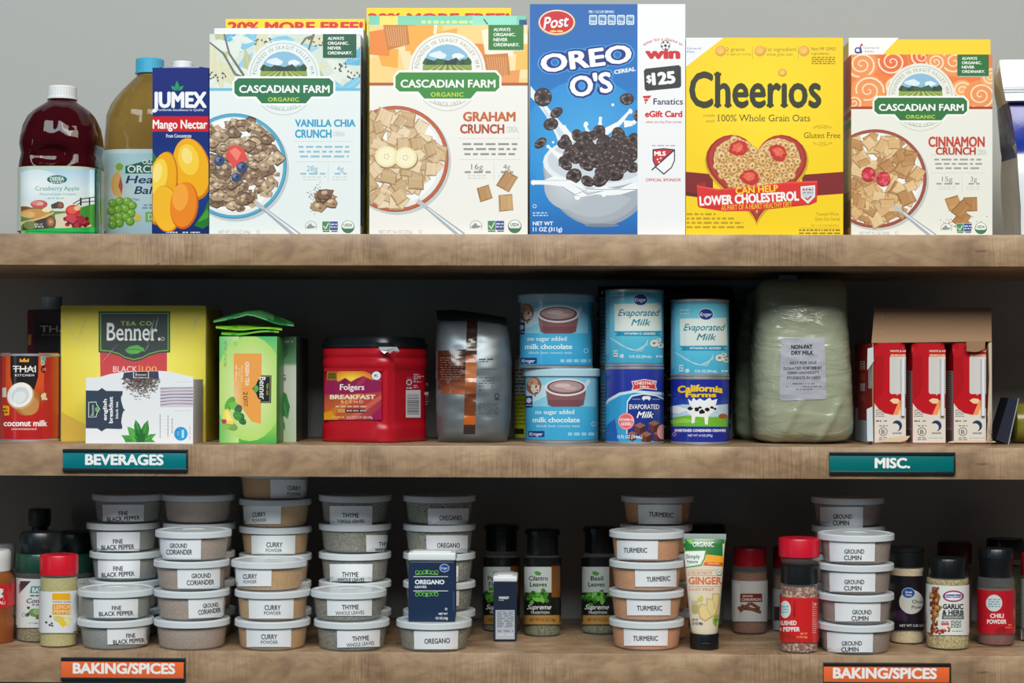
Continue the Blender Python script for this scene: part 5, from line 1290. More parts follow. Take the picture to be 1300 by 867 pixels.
def silver_bag():
    loc = (at(602, 480, .15).x, .15, Z2); r = thing('coffee_bag', loc, 'silver foil coffee bag with a copper stripe and folded black top', 'coffee bag')
    tab = [(560, 557, 643, .115, .19), (550, 555.5, 646, .105, .2), (535, 554.5, 648, .10, .205), (500, 554, 649.5, .098, .208), (460, 553.5, 649.5, .10, .205), (430, 554, 648, .108, .195), (412, 554.5, 645, .122, .18), (402, 555.5, 642.5, .136, .166)]
    S = (126, 136, 142); br, cp = (62, 30, 20), (150, 82, 40)
    a = Art(tf=M3); a.poly([(742, 283), (895, 275), (893, 525), (790, 518), (738, 490)], br); a.l += 1; a._tri([(740, 430), (894, 420), (893, 525), (760, 515)], [br, (90, 44, 26), (176, 100, 60), (140, 74, 44)])
    for k in range(10): a.greek(750 + 4 * (k % 3), 880, 322 + 13 * k, 3.5, (140, 100, 84), k, 26)
    a.l += 1
    for (y0, y1, c0, c1) in ((116, 200, (40, 24, 18), (46, 26, 18)), (200, 310, (46, 26, 18), (70, 36, 20)), (310, 420, (150, 84, 44), (196, 124, 76)), (420, 520, (196, 124, 76), (120, 62, 30)), (520, 640, (96, 48, 24), (120, 64, 30)), (640, 690, (196, 100, 36), (186, 90, 30)), (690, 742, (52, 30, 26), (40, 24, 22))):
        a._tri([(904 - y0 * .03, y0), (962 - y0 * .022, y0), (962 - y1 * .022, y1), (904 - y1 * .03, y1)], [c0, c0, c1, c1])
    dk = (60, 70, 76)
    a.greek(966, 1046, 330, 7, dk, 2, 30); a.greek(968, 1026, 342, 5, dk, 3, 18); [a.greek(966, 1050, 432 + 15 * k, 3, dk, k, 20) for k in range(4)]; a.greek(970, 1064, 383, 5, (90, 80, 84), 5, 9); a.greek(966, 986, 500, 5, dk, 4, 20)
    a.ring(1066, 531, 14, 4, (40, 50, 56)); a.rect(1054, 548, 1078, 553, (40, 50, 56)); [a.greek(964, 1072, 575 + 9 * k, 3.2, (80, 90, 96), k, 30) for k in range(7)]
    pouch('coffee_bag', rows_px(tab, Z2), 84, S, FOIL(), loc, r, a, 5, .0005, 3.2, step=2.5, amat=GLOSS(), crease=lambda x, z, s: .0011 * math.sin(x * 150 + z * 90) * math.sin(z * 70))
    mb = MB(); R = random.Random(3); top = [(553.5, 394), (575, 393), (600, 396), (625, 400), (642, 404)]; bot = [(555.5, 404), (575, 405), (600, 407), (625, 409.5), (642.5, 412)]
    vs = [at(x, y, .134 - .004 * (i % 2)) for i, (x, y) in enumerate(top)] + [at(x, y, .128 - .004 * (i % 2)) for i, (x, y) in enumerate(bot)]; n = 5
    vs += [v + Vector((0, .022, 0)) for v in vs]
    fs = [[i, i + 1, n + i + 1, n + i] for i in range(4)] + [[10 + i + 1, 10 + i, 15 + i, 15 + i + 1] for i in range(4)] + [[i, 10 + i, 11 + i, i + 1] for i in range(4)] + [[5 + i + 1, 15 + i + 1, 15 + i, 5 + i] for i in range(4)] + [[0, 5, 15, 10], [4, 14, 19, 9]]
    mb.mesh(vs, fs, (34, 48, 54), FOIL(), False); mb.build('folded_top', r, loc)
silver_bag()

# ---- cocoa tins
def cocoa_art(dx, dy, clip):
    a = Art(tf=lambda x, y: (640 + (x + dx) / 3.6125, 340 + (y + dy) / 3.6125), clip=clip); R = random.Random(8)
    a.grad(30, 150, 460, 470, [(0, (96, 190, 222)), (.5, (72, 178, 220)), (1, (52, 160, 212))])
    a.poly([(62, 150), (385, 150), (385, 300), (62, 300)], (136, 204, 226)); a.poly([(66, 230), (150, 200), (160, 250), (90, 285), (66, 270)], (186, 222, 236))
    a.ell(102, 205, 34, 42, (150, 100, 76)); a.ell(96, 190, 24, 22, (196, 150, 120)); a.blob(108, 218, 22, (226, 206, 190), 3); [a.ell(102 + R.gauss(0, 14), 205 + R.gauss(0, 18), 4, 4, (90, 54, 40), n=6) for _ in range(9)]
    a.ell(248, 292, 84, 12, (90, 160, 196)); a.poly([(154, 215), (342, 215), (330, 290), (310, 301), (184, 301), (166, 290)], (122, 76, 84)); a.poly([(158, 235), (340, 235), (334, 270), (162, 270)], (138, 92, 96)); a.ell(248, 212, 97, 40, (226, 226, 232)); a.ell(248, 211, 87, 33, (120, 82, 84)); a.ell(248, 209, 76, 26, (176, 148, 150)); a.ell(234, 204, 38, 10, (206, 186, 186)); a.ell(270, 216, 30, 8, (196, 172, 172))
    a.poly([(336, 190), (352, 170), (362, 186), (350, 204), (340, 214)], (206, 226, 236))
    w = (236, 246, 250)
    a.text('no sugar added', 108, 286, 314, 334, w, bold=.01, serif=True); a.text('milk chocolate', 96, 312, 348, 372, w, bold=.02, serif=True); a.text('thick hot cocoa mix', 112, 312, 383, 394, (206, 232, 244), serif=True)
    a.poly([(62, 252), (95, 250), (95, 304), (62, 306)], (26, 50, 120)); a.ell(78, 272, 12, 12, (206, 220, 240)); a.greek(66, 92, 294, 4, (190, 206, 236), 2, 10); a.rect(76, 412, 150, 440, (28, 60, 130)); a.text('Kroger', 82, 142, 418, 433, (226, 236, 246), bold=.02, shear=.2)
    a.ring(376, 380, 11, 3, (190, 226, 240)); a.greek(258, 400, 426, 14, (150, 206, 232), 3, 30)
    a.rect(396, 150, 432, 440, (86, 170, 206)); [a.greek(398, 430, 180 + 8 * k, 3, (40, 100, 150), k, 12) for k in range(30)]
    return a
G_CO = 'cocoa tins stacked on the middle shelf'
Yco = 0.142; Rco = 0.0497; hco = 0.0985
can('cocoa_tin', 713.2, 467, Yco, Rco, Z2, hco, cocoa_art(35, 336, (600, 476, 800, 557)), 'light blue cocoa tin, lower of the stacked pair', 'cocoa tin', G_CO, (70, 170, 212), lidc=(176, 212, 228))
can('cocoa_tin', 706.0, 373, Yco, Rco, Z2 + hco + .0007, hco, cocoa_art(0, 0, (600, 382, 800, 463)), 'light blue cocoa tin, upper of the stacked pair', 'cocoa tin', G_CO, (70, 170, 212), lidc=(176, 212, 228))
a = Art(clip=(648, 452, 700, 556)); a.rect(640, 450, 700, 501, (206, 216, 216)); a.rect(640, 501, 700, 560, (196, 206, 50)); [a.greek(653, 668, 470 + 4.5 * k, 1.6, (80, 90, 100), k, 5) for k in range(8)]; a.rect(640, 486, 700, 488, (60, 120, 170)); [a.greek(653, 668, 508 + 5 * k, 1.4, (90, 110, 30), k, 4) for k in range(7)]; a.rect(653, 544, 665, 551, (40, 50, 40))
can('drink_tin', 688, 452, 0.243, 0.0395, Z2, 0.1155, a, 'white and lime green tin mostly hidden behind the cocoa tins', 'can', 'tins on the middle shelf', (206, 212, 200))

# ---- evaporated milk and friends
def M5(x, y): return (750 + x / 3.61, 340 + y / 3.61)
def evap_art(dx, dy, clip):
    a = Art(tf=lambda x, y: (750 + (x + dx) / 3.61, 340 + (y + dy) / 3.61), clip=clip); R = random.Random(1)
    a.grad(40, 90, 350, 450, [(0, (96, 190, 216)), (.35, (120, 206, 226)), (.7, (84, 186, 216)), (1, (64, 168, 208))])
    a.greek(106, 150, 126, 5, (186, 222, 232), 2, 16); a.greek(110, 150, 143, 5, (186, 222, 232), 3, 16)
    a.poly([(108, 166), (322, 162), (326, 288), (110, 290)], (216, 228, 222)); a.text('Evaporated', 130, 314, 188, 220, (26, 126, 150), bold=.015, shear=.35); a.text('Milk', 190, 276, 233, 264, (26, 126, 150), bold=.015, shear=.35)
    a.poly([(104, 292), (326, 290), (310, 301), (326, 313), (110, 312), (122, 302)], (36, 142, 178)); a.text('VITAMIN D ADDED', 152, 296, 296, 306, (226, 240, 244), bold=.03)
    for k in range(7): a.line([(80 + 6 * k, 316 + 3 * k), (130 + 8 * k, 352 + 4 * k), (200 + 6 * k, 378 + k), (262, 352 - 4 * k)], 2.2, (176, 220, 232))
    for x, y, q in ((292, 346, 20), (322, 356, 15), (312, 332, 12)): a.ell(x + 2, y + 3, q, q * .8, (90, 120, 130)); a.ell(x, y, q, q * .8, (226, 228, 222)); a.ell(x - 2, y - 1, q * .4, q * .3, (150, 130, 120))
    a.ell(228, 146, 34, 27, (220, 234, 240)); a.ell(228, 146, 32, 25, (28, 52, 132)); a.text('Kroger', 202, 254, 136, 154, (240, 244, 250), bold=.01, shear=.25)
    a.poly([(104, 378), (124, 378), (124, 408), (104, 408)], (206, 226, 232)); a.greek(106, 122, 386, 5, (60, 110, 140), 1, 9); a.greek(106, 122, 398, 5, (60, 110, 140), 2, 9); a.ell(142, 404, 10, 9, (200, 216, 226)); a.text('12 FL OZ (354 mL)', 176, 278, 400, 412, (236, 244, 248), bold=.02); a.greek(300, 330, 406, 7, (226, 238, 244), 3, 16)
    a.rect(62, 95, 84, 430, (72, 160, 196)); [a.greek(66, 82, 130 + 9 * k, 3, (206, 230, 238), k, 8) for k in range(30)]
    return a
def chestnut_art():
    a = Art(tf=M5, clip=(760, 460, 850, 562)); R = random.Random(2)
    a.grad(50, 440, 345, 810, [(0, (44, 60, 160)), (.6, (30, 50, 150)), (1, (26, 42, 130))])
    a.poly([(50, 640), (80, 600), (130, 572), (200, 560), (345, 572), (345, 810), (50, 810)], (206, 230, 240)); a.poly([(50, 655), (84, 612), (135, 584), (200, 572), (345, 584), (345, 810), (50, 810)], (50, 160, 214)); a.poly([(50, 740), (110, 690), (130, 810), (50, 810)], (30, 96, 180))
    a.poly([(163, 668), (166, 610), (186, 584), (240, 574), (300, 582), (340, 600), (345, 810), (163, 760)], (226, 238, 244)); a.poly([(168, 668), (171, 614), (190, 590), (240, 580), (300, 588), (336, 606), (345, 810), (168, 760)], (30, 54, 140))
    a.poly([(186, 520), (246, 510), (303, 518), (298, 540), (304, 560), (246, 554), (186, 564), (193, 540)], (236, 226, 226)); a.poly([(190, 523), (246, 514), (299, 521), (294, 540), (299, 556), (246, 550), (191, 559), (197, 540)], (214, 64, 66)); a.text('CHESTNUT', 200, 296, 521, 535, (250, 244, 240), bold=.03); a.text('HILL', 226, 270, 540, 549, (250, 244, 240), bold=.03)
    a.poly([(234, 596), (242, 588), (268, 588), (276, 594), (272, 602), (268, 610), (262, 602), (246, 602), (244, 610), (238, 604)], (240, 244, 248)); a.line([(190, 602), (228, 602)], 1.5, (226, 234, 240)); a.line([(282, 602), (318, 602)], 1.5, (226, 234, 240))
    a.text('EVAPORATED', 177, 314, 625, 647, (248, 250, 252), bold=.015); a.text('Milk', 215, 290, 657, 687, (250, 252, 252), bold=.02, shear=.35)
    for x, y, s in ((225, 735, 44), (290, 725, 44), (255, 775, 44), (310, 770, 40), (190, 770, 36)): a.poly([(x - s * .6, y - s * .3), (x, y - s * .6), (x + s * .6, y - s * .3), (x + s * .55, y + s * .4), (x, y + s * .7), (x - s * .55, y + s * .4)], (104, 60, 56)); a.poly([(x - s * .6, y - s * .3), (x, y - s * .6), (x + s * .6, y - s * .3), (x, y)], (150, 100, 90)); a.poly([(x, y), (x + s * .6, y - s * .3), (x + s * .55, y + s * .4), (x, y + s * .7)], (78, 42, 42))
    a.ell(328, 752, 24, 34, (226, 160, 160)); a.ell(162, 703, 38, 39, (232, 106, 116)); a.ring(162, 703, 35, 2, (248, 226, 226)); a.text('VITAMIN D', 130, 194, 690, 702, (252, 246, 246), bold=.03); a.text('ADDED', 138, 186, 708, 722, (252, 246, 246), bold=.03)
    a.text('12 FL OZ (354mL)', 122, 236, 766, 781, (246, 248, 250), bold=.02)
    return a
def calif_art():
    a = Art(tf=M5, clip=(845, 478, 932, 562)); R = random.Random(3)
    a.grad(350, 500, 650, 815, [(0, (34, 44, 150)), (.3, (30, 46, 156)), (.36, (40, 70, 170)), (1, (28, 38, 140))])
    a.poly([(350, 636), (420, 626), (560, 630), (650, 622), (650, 690), (350, 690)], (186, 212, 230)); a.poly([(350, 690), (440, 676), (560, 684), (650, 678), (650, 728), (350, 726)], (112, 186, 50)); a.poly([(350, 640), (390, 632), (450, 650), (400, 668), (350, 660)], (240, 244, 246)); a.poly([(350, 700), (430, 690), (500, 706), (350, 716)], (150, 206, 80)); a.ell(606, 680, 20, 12, (170, 84, 50))
    a.poly([(452, 626), (446, 600), (462, 612), (470, 594), (484, 608), (500, 598), (520, 610), (545, 594), (556, 608), (580, 600), (574, 626), (560, 640), (470, 640)], (240, 244, 250))
    a.text('California', 397, 607, 535, 566, (246, 206, 40), bold=.05, serif=True, bend=700); a.text('Farms', 434, 576, 570, 592, (246, 206, 40), bold=.05, serif=True)
    cw, ck = (240, 240, 240), (24, 24, 28)
    a.poly([(446, 640), (466, 632), (540, 634), (568, 630), (582, 636), (576, 650), (556, 664), (540, 680), (536, 718), (524, 718), (520, 684), (480, 682), (474, 712), (462, 712), (462, 678), (452, 668), (440, 660)], cw); [a.blob(x, y, s, ck, x, .3, 8, .8, True) for x, y, s in ((456, 644, 11), (486, 648, 13), (510, 660, 13), (534, 650, 12), (556, 640, 8), (570, 646, 7), (500, 640, 8))]
    a.rect(350, 728, 650, 815, (30, 44, 150)); a.text('SWEETENED CONDENSED CREAMER', 384, 620, 739, 751, (246, 248, 252), bold=.04, serif=True); a.text('NET WT 14 OZ (397g)', 446, 558, 763, 773, (226, 230, 244), bold=.02); a.ring(382, 762, 8, 2, (200, 210, 236))
    return a
G_EV = 'tins on the middle shelf'; Re = 0.0390; he = 0.1015; Yev = 0.108
can('tin_can', 805.5, 462, Yev, Re, Z2, he, chestnut_art(), 'dark blue evaporated milk tin with a red banner and chocolate cubes', 'can', G_EV, (40, 56, 150))
can('tin_can', 805.5, 364, Yev, Re, Z2 + he + .0004, he, evap_art(0, 0, (760, 368, 850, 457)), 'pale blue evaporated milk tin on top of the dark blue red-bannered one', 'can', G_EV, (72, 170, 204))
hc = 0.0885
can('tin_can', 888.5, 479, Yev, Re, Z2, hc, calif_art(), 'blue condensed creamer tin with yellow lettering and a cow', 'can', G_EV, (34, 46, 150))
can('tin_can', 888.5, 382, Yev, Re, Z2 + hc + .0004, he, evap_art(300, 67, (845, 386, 932, 475)), 'pale blue evaporated milk tin on top of the creamer tin with a cow', 'can', G_EV, (72, 170, 204))
a = Art(clip=(755, 480, 800, 560)); a.rect(750, 470, 800, 565, (90, 176, 206)); [a.greek(762, 768, 488 + 4.5 * k, 1.8, (220, 234, 240), k, 3) for k in range(14)]
can('tin_can', 797, 480, 0.198, Re, Z2, he, a, 'pale blue milk tin peeping out behind the dark blue one', 'can', G_EV, (84, 172, 206))
a = Art(clip=(755, 385, 800, 475)); a.rect(750, 380, 800, 480, (84, 172, 204)); [a.greek(762, 768, 396 + 4.5 * k, 1.8, (220, 234, 240), k, 3) for k in range(16)]
can('tin_can', 797, 386, 0.198, Re, Z2 + he + .0004, he * .94, a, 'pale blue milk tin peeping out behind the upper left evaporated milk tin', 'can', G_EV, (84, 172, 206))
# ---- dark crinkled bag at the back
def dark_bag():
    loc = (at(850, 460, .29).x, .29, Z2); r = thing('food_bag', loc, 'black crinkled plastic bag at the back behind the milk tins', 'bag')
    tab = [(560, 764, 922, .262, .325), (540, 762, 926, .25, .328), (470, 760, 930, .248, .328), (420, 760, 932, .25, .328), (395, 758, 934, .255, .326), (375, 758, 932, .262, .322), (364, 760, 928, .275, .31)]
    a = Art(tf=M5, clip=(756, 355, 940, 430)); a.text('BROWN RICE', 335, 440, 122, 132, (150, 150, 146), bold=.02, ang=-9); a.text('RICE', 560, 610, 66, 74, (150, 150, 146), bold=.02, ang=12); a.poly([(300, 240), (420, 230), (420, 300), (300, 310)], (70, 52, 44))
    pouch('food_bag', rows_px(tab, Z2), 90, (34, 30, 30), print_mat('black_film', .22, .3), loc, r, a, 9, .0022, 2.6, crease=lambda x, z, s: .003 * math.sin(x * 190 + 60 * math.sin(z * 40)) * (1 if z > Z2 + .14 else .4))
dark_bag()

# ---- bags of dry milk
def M6(x, y): return (920 + x / 3.611, 340 + y / 3.611)
def milk_bags():
    m = MILKBAG(); c = (158, 165, 140)
    g = 'clear bags of dry milk'
    loc = (at(1016, 470, .165).x, .165, Z2); r = thing('milk_powder_bag', loc, 'clear plastic bag of dry milk with a printed paper label', 'bag of milk powder', g)
    tab = [(560, 966, 1062, .115, .215), (556, 958, 1074, .105, .225), (548, 953.5, 1079.5, .098, .232), (530, 953.0, 1080, .09, .236), (490, 953, 1078, .086, .238), (450, 954, 1075.5, .086, .238), (410, 955, 1073, .09, .234), (385, 956.5, 1072.5, .096, .228), (370, 958.5, 1073, .106, .22), (360, 963, 1071.5, .118, .208), (355, 970, 1067, .132, .194), (352.8, 985, 1058, .148, .178)]
    zm = qz(400, 1016, .1)
    f = lambda x, z, s: .0034 * max(0, math.sin(z * 420 + x * 150)) ** 3 * max(0, math.sin((z - zm) * 38 + x * 22)) * (1.3 if z > zm - .02 else .35) + .0040 * max(0, math.sin(x * 120 - z * 60 + 1)) ** 6 * (1 if z < Z2 + .06 else .15)
    S = pouch('milk_powder_bag', rows_px(tab, Z2), 110, c, m, loc, r, None, 4, .0004, 3.2, crease=f)
    # pinched, taped top
    mb = MB(); vs = []; q = [(989, 349.5), (1000, 348.8), (1012, 350), (1013, 361), (1001, 363), (990, 360)]
    vs = [at(x, y, .128) for x, y in q]; vs += [v + Vector((0, .02, 0)) for v in vs]
    mb.mesh(vs, [[0, 1, 2, 3, 4, 5], [11, 10, 9, 8, 7, 6]] + [[i, 6 + i, 6 + (i + 1) % 6, (i + 1) % 6] for i in range(6)], (96, 110, 130), GLOSS(), False)
    mb.build('tape', r, loc)
    a = Art(tf=M6); a.poly([(258, 322), (458, 318), (466, 600), (440, 604), (262, 610), (250, 600)], (166, 170, 180)); k = (40, 42, 50)
    a.text('NON-FAT', 305, 402, 352, 370, k, bold=.04, ang=-1); a.text('DRY MILK', 305, 407, 379, 397, k, bold=.04, ang=-1); a.text('NOT FOR SALE', 300, 421, 428, 441, k, bold=.02, ang=-1); a.text('DONATED FOR USE BY', 270, 447, 453, 466, k, bold=.02, ang=-1); a.text('OHIO UNIVERSITY', 288, 434, 474, 487, k, bold=.02, ang=-1); a.text('STUDENTS IN NEED', 285, 441, 496, 509, k, bold=.02, ang=-1)
    a.greek(312, 412, 531, 5, (110, 112, 124), 2, 18); a.greek(280, 448, 544, 5, (110, 112, 124), 3, 18); a.greek(328, 404, 557, 5, (110, 112, 124), 4, 18)
    mb = MB(); a.put(mb, S, PAPER(), 3, base=.0006, ystep=3); mb.build('paper_label', r, loc)
    loc = (at(990, 470, .285).x, .285, Z2); r = thing('milk_powder_bag', loc, 'second bag of dry milk standing in the dark behind the labelled one', 'bag of milk powder', g)
    tab = [(557, 940, 1040, .25, .32), (548, 932.5, 1046, .246, .324), (500, 932, 1048, .244, .326), (430, 934, 1048, .244, .326), (395, 940, 1046, .248, .324), (375, 948, 1040, .256, .316), (364, 958, 1030, .272, .3)]
    pouch('milk_powder_bag', rows_px(tab, Z2), 80, (150, 170, 140), m, loc, r, None, 6, .0012, 3.2)
milk_bags()

# ---- opened case of milk cartons
def M7(x, y): return (1060 + x / 3.6125, 370 + y / 3.6125)
def K4(x, y): return (1075 + x / 5.778, 425 + y / 5.778)
def milk_case():
    Y, dep = 0.085, 0.135; X0, X1 = at(1107.5, 500, Y).x, at(1258.5, 500, Y).x; t = .0018; kr = (150, 116, 86); loc = ((X0 + X1) / 2, Y + dep / 2, Z2)
    r = thing('cardboard_case', loc, 'torn open cardboard case holding three red and white milk cartons', 'cardboard box')
    zt = qz(434, 1180, Y); zl = qz(436, 1105, Y)
    mb = MB()
    rbox(mb, X0, X1, Y + .002, Y + dep, Z2, Z2 + t, kr, PAPER(), .0003); rbox(mb, X0, X1, Y + dep - t, Y + dep, Z2 + t, zt, kr, PAPER(), .0003)
    # printed left side: kraft inside, red and white print outside
    rbox(mb, X0, X0 + t, Y + .001, Y + dep - t, Z2 + t, zl, kr, PAPER(), .0003)
    xs = X0 - 4e-5
    def q(y0, y1, z0, z1, c, o=0):
        h = zl - Z2; A = [Vector((xs - o, Y + .001 + (dep - .003) * y0, Z2 + t + (h - t) * z0)), Vector((xs - o, Y + .001 + (dep - .003) * y0, Z2 + t + (h - t) * z1)), Vector((xs - o, Y + .001 + (dep - .003) * y1, Z2 + t + (h - t) * z1)), Vector((xs - o, Y + .001 + (dep - .003) * y1, Z2 + t + (h - t) * z0))]
        mb.mesh(A, [[0, 1, 2, 3]], c, CARD(), False)
    q(0, 1, 0, 1, (170, 36, 40)); q(0, 1, 0, .34, (196, 206, 214), 2e-5); q(.30, .82, .22, .62, (170, 60, 56), 4e-5); q(0, .22, .55, .9, (206, 214, 218), 4e-5); q(0, .2, .0, .08, (150, 30, 60), 4e-5)
    for (z0, z1, c) in ((.74, .83, (220, 206, 200)), (.63, .70, (200, 90, 40)), (.52, .60, (220, 206, 200)), (.42, .48, (196, 90, 70))): q(.42, .70, z0, z1, c, 6e-5)
    for k in range(3): q(.46, .66, .75 + .028 * k, .762 + .028 * k, (170, 40, 40), 8e-5)
    rbox(mb, X1 - t, X1, Y + .001, Y + dep - t, Z2 + t, zt, kr, PAPER(), .0003)
    # torn strips along the front edges
    R = random.Random(6)
    def strip(pts, c, th=.0012):
        v = [at(x, y, Y - .0008) for x, y in pts]; n = len(v); w = [p + Vector((0, th, 0)) for p in v]
        mb.mesh(v + w, [list(range(n)), list(range(n, 2 * n))[::-1]] + [[i, n + i, n + (i + 1) % n, (i + 1) % n] for i in range(n)], c, PAPER(), False)
    strip([M7(*p) for p in ((150, 262), (176, 255), (178, 320), (160, 345), (148, 360))], (196, 206, 206)); strip([M7(*p) for p in ((146, 540), (172, 528), (176, 688), (148, 686))], (196, 210, 220))
    strip([M7(*p) for p in ((704, 240), (719, 232), (720, 690), (706, 690), (700, 560), (708, 400))], (196, 178, 156)); strip([M7(*p) for p in ((700, 600), (716, 545), (721, 690), (696, 690))], (186, 160, 136))
    strip([M7(*p) for p in ((172, 690), (240, 676), (300, 664), (345, 662), (330, 682), (300, 690))], (214, 190, 162)); strip([M7(*p) for p in ((520, 690), (560, 682), (690, 684), (736, 688), (735, 692), (520, 693))], (220, 196, 172)); 
    mb.build('box', r, loc)
    mb = MB()                                     # the lid standing up at the back
    v = [at(*M7(181, 76), Y + .026), at(*M7(717, 76), Y + .026), at(*M7(719, 229), Y + .006), at(*M7(168, 236), Y + .006)]
    nrm = Vector((0, .0016, .0004)); mb.mesh(v + [p + nrm for p in v], [[0, 1, 2, 3], [7, 6, 5, 4], [0, 4, 5, 1], [1, 5, 6, 2], [2, 6, 7, 3], [3, 7, 4, 0]], (152, 118, 88), PAPER(), False)
    P0, P1, P3 = v[0], v[1], v[3]; n_ = (P1 - P0).cross(P3 - P0); 
    S = Shape(lambda x, z: P0.y - (n_.x * (x - P0.x) + n_.z * (z - P0.z)) / n_.y, Y + .06)
    a = Art(tf=M7); 
    for x, y, w, h in ((272, 112, 56, 18), (655, 108, 42, 18), (268, 182, 60, 14), (650, 176, 44, 14)): a.blob(x, y, w, (170, 136, 106), x, .12, 11, h / w); a.blob(x, y, w * .7, (160, 124, 94), x + 1, .3, 9, h / w * .7)
    a.put(mb, S, PAPER(), base=4e-5)
    mb.build('lid_flap', r, loc)
    mb = MB(); strip_v = [M7(603, 228), M7(690, 228), M7(688, 262), M7(660, 275), M7(640, 278), M7(604, 274)]
    v = [at(x, y, Y - .0035) for x, y in strip_v]; n = 6; mb.mesh(v + [p + Vector((0, .0012, 0)) for p in v], [list(range(n)), list(range(n, 2 * n))[::-1]] + [[i, n + i, n + (i + 1) % n, (i + 1) % n] for i in range(n)], (150, 114, 84), PAPER(), False); mb.build('torn_tab', r, loc)
    # the three cartons
    Yk = Y + .004
    for i, (fx0, fx1, lab) in enumerate(((180, 326, 'red and white milk carton, leftmost in the cardboard case'), (356, 508, 'red and white milk carton, middle one in the cardboard case'), (544, 694, 'red and white milk carton, rightmost in the cardboard case'))):
        x0, x1 = M7(fx0, 0)[0], M7(fx1, 0)[0]; XA, XB = at(x0, 500, Yk).x, at(x1, 500, Yk).x; zt_ = qz(435.5, 1180, Yk); d = .062; l2 = ((XA + XB) / 2, Yk + d / 2, Z2 + .002)
        rr = thing('milk_carton', l2, lab, 'carton', 'milk cartons in the torn case'); mb = MB(); rd = (190, 20, 32); cr = (222, 216, 206); m = GLOSS(); c = .0075; zc = zt_ - .026
        z0 = Z2 + .002
        def ringz(z, q, s=1.0): return [Vector((XA + q, Yk, z)), Vector((XB - q, Yk, z)), Vector((XB, Yk + q, z)), Vector((XB, Yk + d - q, z)), Vector((XB - q, Yk + d, z)), Vector((XA + q, Yk + d, z)), Vector((XA, Yk + d - q, z)), Vector((XA, Yk + q, z))]
        lv = [ringz(z0, .001), ringz(zc, .001), ringz(zt_ - .001, c), ringz(zt_, c + .001)]; vs = [v for q in lv for v in q]; fs = []
        for a_ in range(3):
            for b_ in range(8): fs.append([a_ * 8 + b_, a_ * 8 + (b_ + 1) % 8, a_ * 8 + 8 + (b_ + 1) % 8, a_ * 8 + 8 + b_])
        fs.append(list(range(24, 32))); fs.append(list(range(8))[::-1])
        mb.mesh(vs, fs, rd, m, False)
        # artwork in the layout of the middle carton
        f = (fx1 - fx0) / 152.0; cx0, cx1 = x0 + .25, x1 - .25
        def tf(x, y, f=f, fx0=fx0): return M7(fx0 + (x - 356) * f, y)
        top_px = 442.5
        a = Art(tf=tf, clip=(cx0, top_px, cx1, 562)); a.rect(350, 230, 512, 700, rd); a.poly([(356, 300), (400, 290), (404, 420), (392, 470), (356, 500)], (176, 16, 28))
        a.poly([(350, 500), (362, 520), (378, 540), (405, 558), (440, 566), (512, 566), (512, 700), (350, 700)], cr)
        a.text('WHITE & NATURAL', 432, 552, 268, 278, (240, 226, 220), bold=.02); a.rect(432, 286, 512, 298, (212, 92, 40)); a.greek(436, 506, 292, 5, (250, 210, 170), 2, 12)
        a.poly([(432, 298), (512, 298), (512, 470), (470, 470), (466, 478), (462, 470), (436, 470), (430, 462), (430, 306)], (208, 206, 202))
        a.poly([(430, 500), (446, 490), (470, 492), (482, 505), (470, 514), (448, 514)], (236, 206, 160)); a.poly([(476, 498), (486, 500), (484, 530), (470, 566), (446, 566)], (240, 150, 90)); a.poly([(486, 520), (512, 540), (512, 566), (470, 566)], (236, 214, 190))
        [a.greek(364, 364 + w, 545 + 9 * k, 4, (120, 112, 108), k, 14) for k, w in enumerate((30, 36, 40, 44))]; a.greek(364, 390, 594, 6, (90, 84, 84), 2, 12); a.greek(402, 418, 594, 6, (90, 84, 84), 3, 8)
        a.ring(399, 643, 20, 3, (70, 60, 58)); a.text('B', 391, 407, 633, 653, (70, 60, 58), bold=.01); a.greek(380, 420, 616, 5, (120, 112, 108), 4, 20); a.greek(380, 420, 671, 4, (120, 112, 108), 5, 16); a.greek(378, 424, 679, 4, (120, 112, 108), 6, 16)
        a.ell(465, 616, 24, 25, (40, 58, 100)); a.ell(456, 624, 20, 19, cr); a.poly([(444, 604), (456, 612), (462, 630), (446, 634), (440, 616)], cr); a.text('DANONE', 444, 487, 645, 654, (40, 50, 90), bold=.03); a.greek(430, 500, 672, 3, (150, 142, 136), 7, 14)
        a.put(mb, Flat(Yk), m, base=2e-5)
        # nutrition panel on the left side
        xs = XA - 5e-5
        def pq(y0, y1, z0_, z1_, c_, o=0): mb.mesh([Vector((xs - o, Yk + .002 + d * y0, z0 + (zc - z0) * z0_)), Vector((xs - o, Yk + .002 + d * y0, z0 + (zc - z0) * z1_)), Vector((xs - o, Yk + .002 + d * y1, z0 + (zc - z0) * z1_)), Vector((xs - o, Yk + .002 + d * y1, z0 + (zc - z0) * z0_))], [[0, 1, 2, 3]], c_, m, False)
        pq(.0, .93, .0, .9, (214, 210, 204)); [pq(.1, .85, .2 + .028 * k, .208 + .028 * k, (60, 56, 56), 2e-5) for k in range(25)]; [pq(.1, .85, .02 + .018 * k, .03 + .018 * k, (40, 40, 44), 2e-5) for k in range(8)]
        mb.build('carton_body', rr, l2)
        mb = MB(); sx = tf(494, 0)[0]
        tube(mb, [at(sx, M7(0, y)[1], Yk - .0028) for y in (308, 400, 500, 570)], .0026, (226, 232, 236), GLOSS(), 12); mb.build('straw', rr, l2)
milk_case()
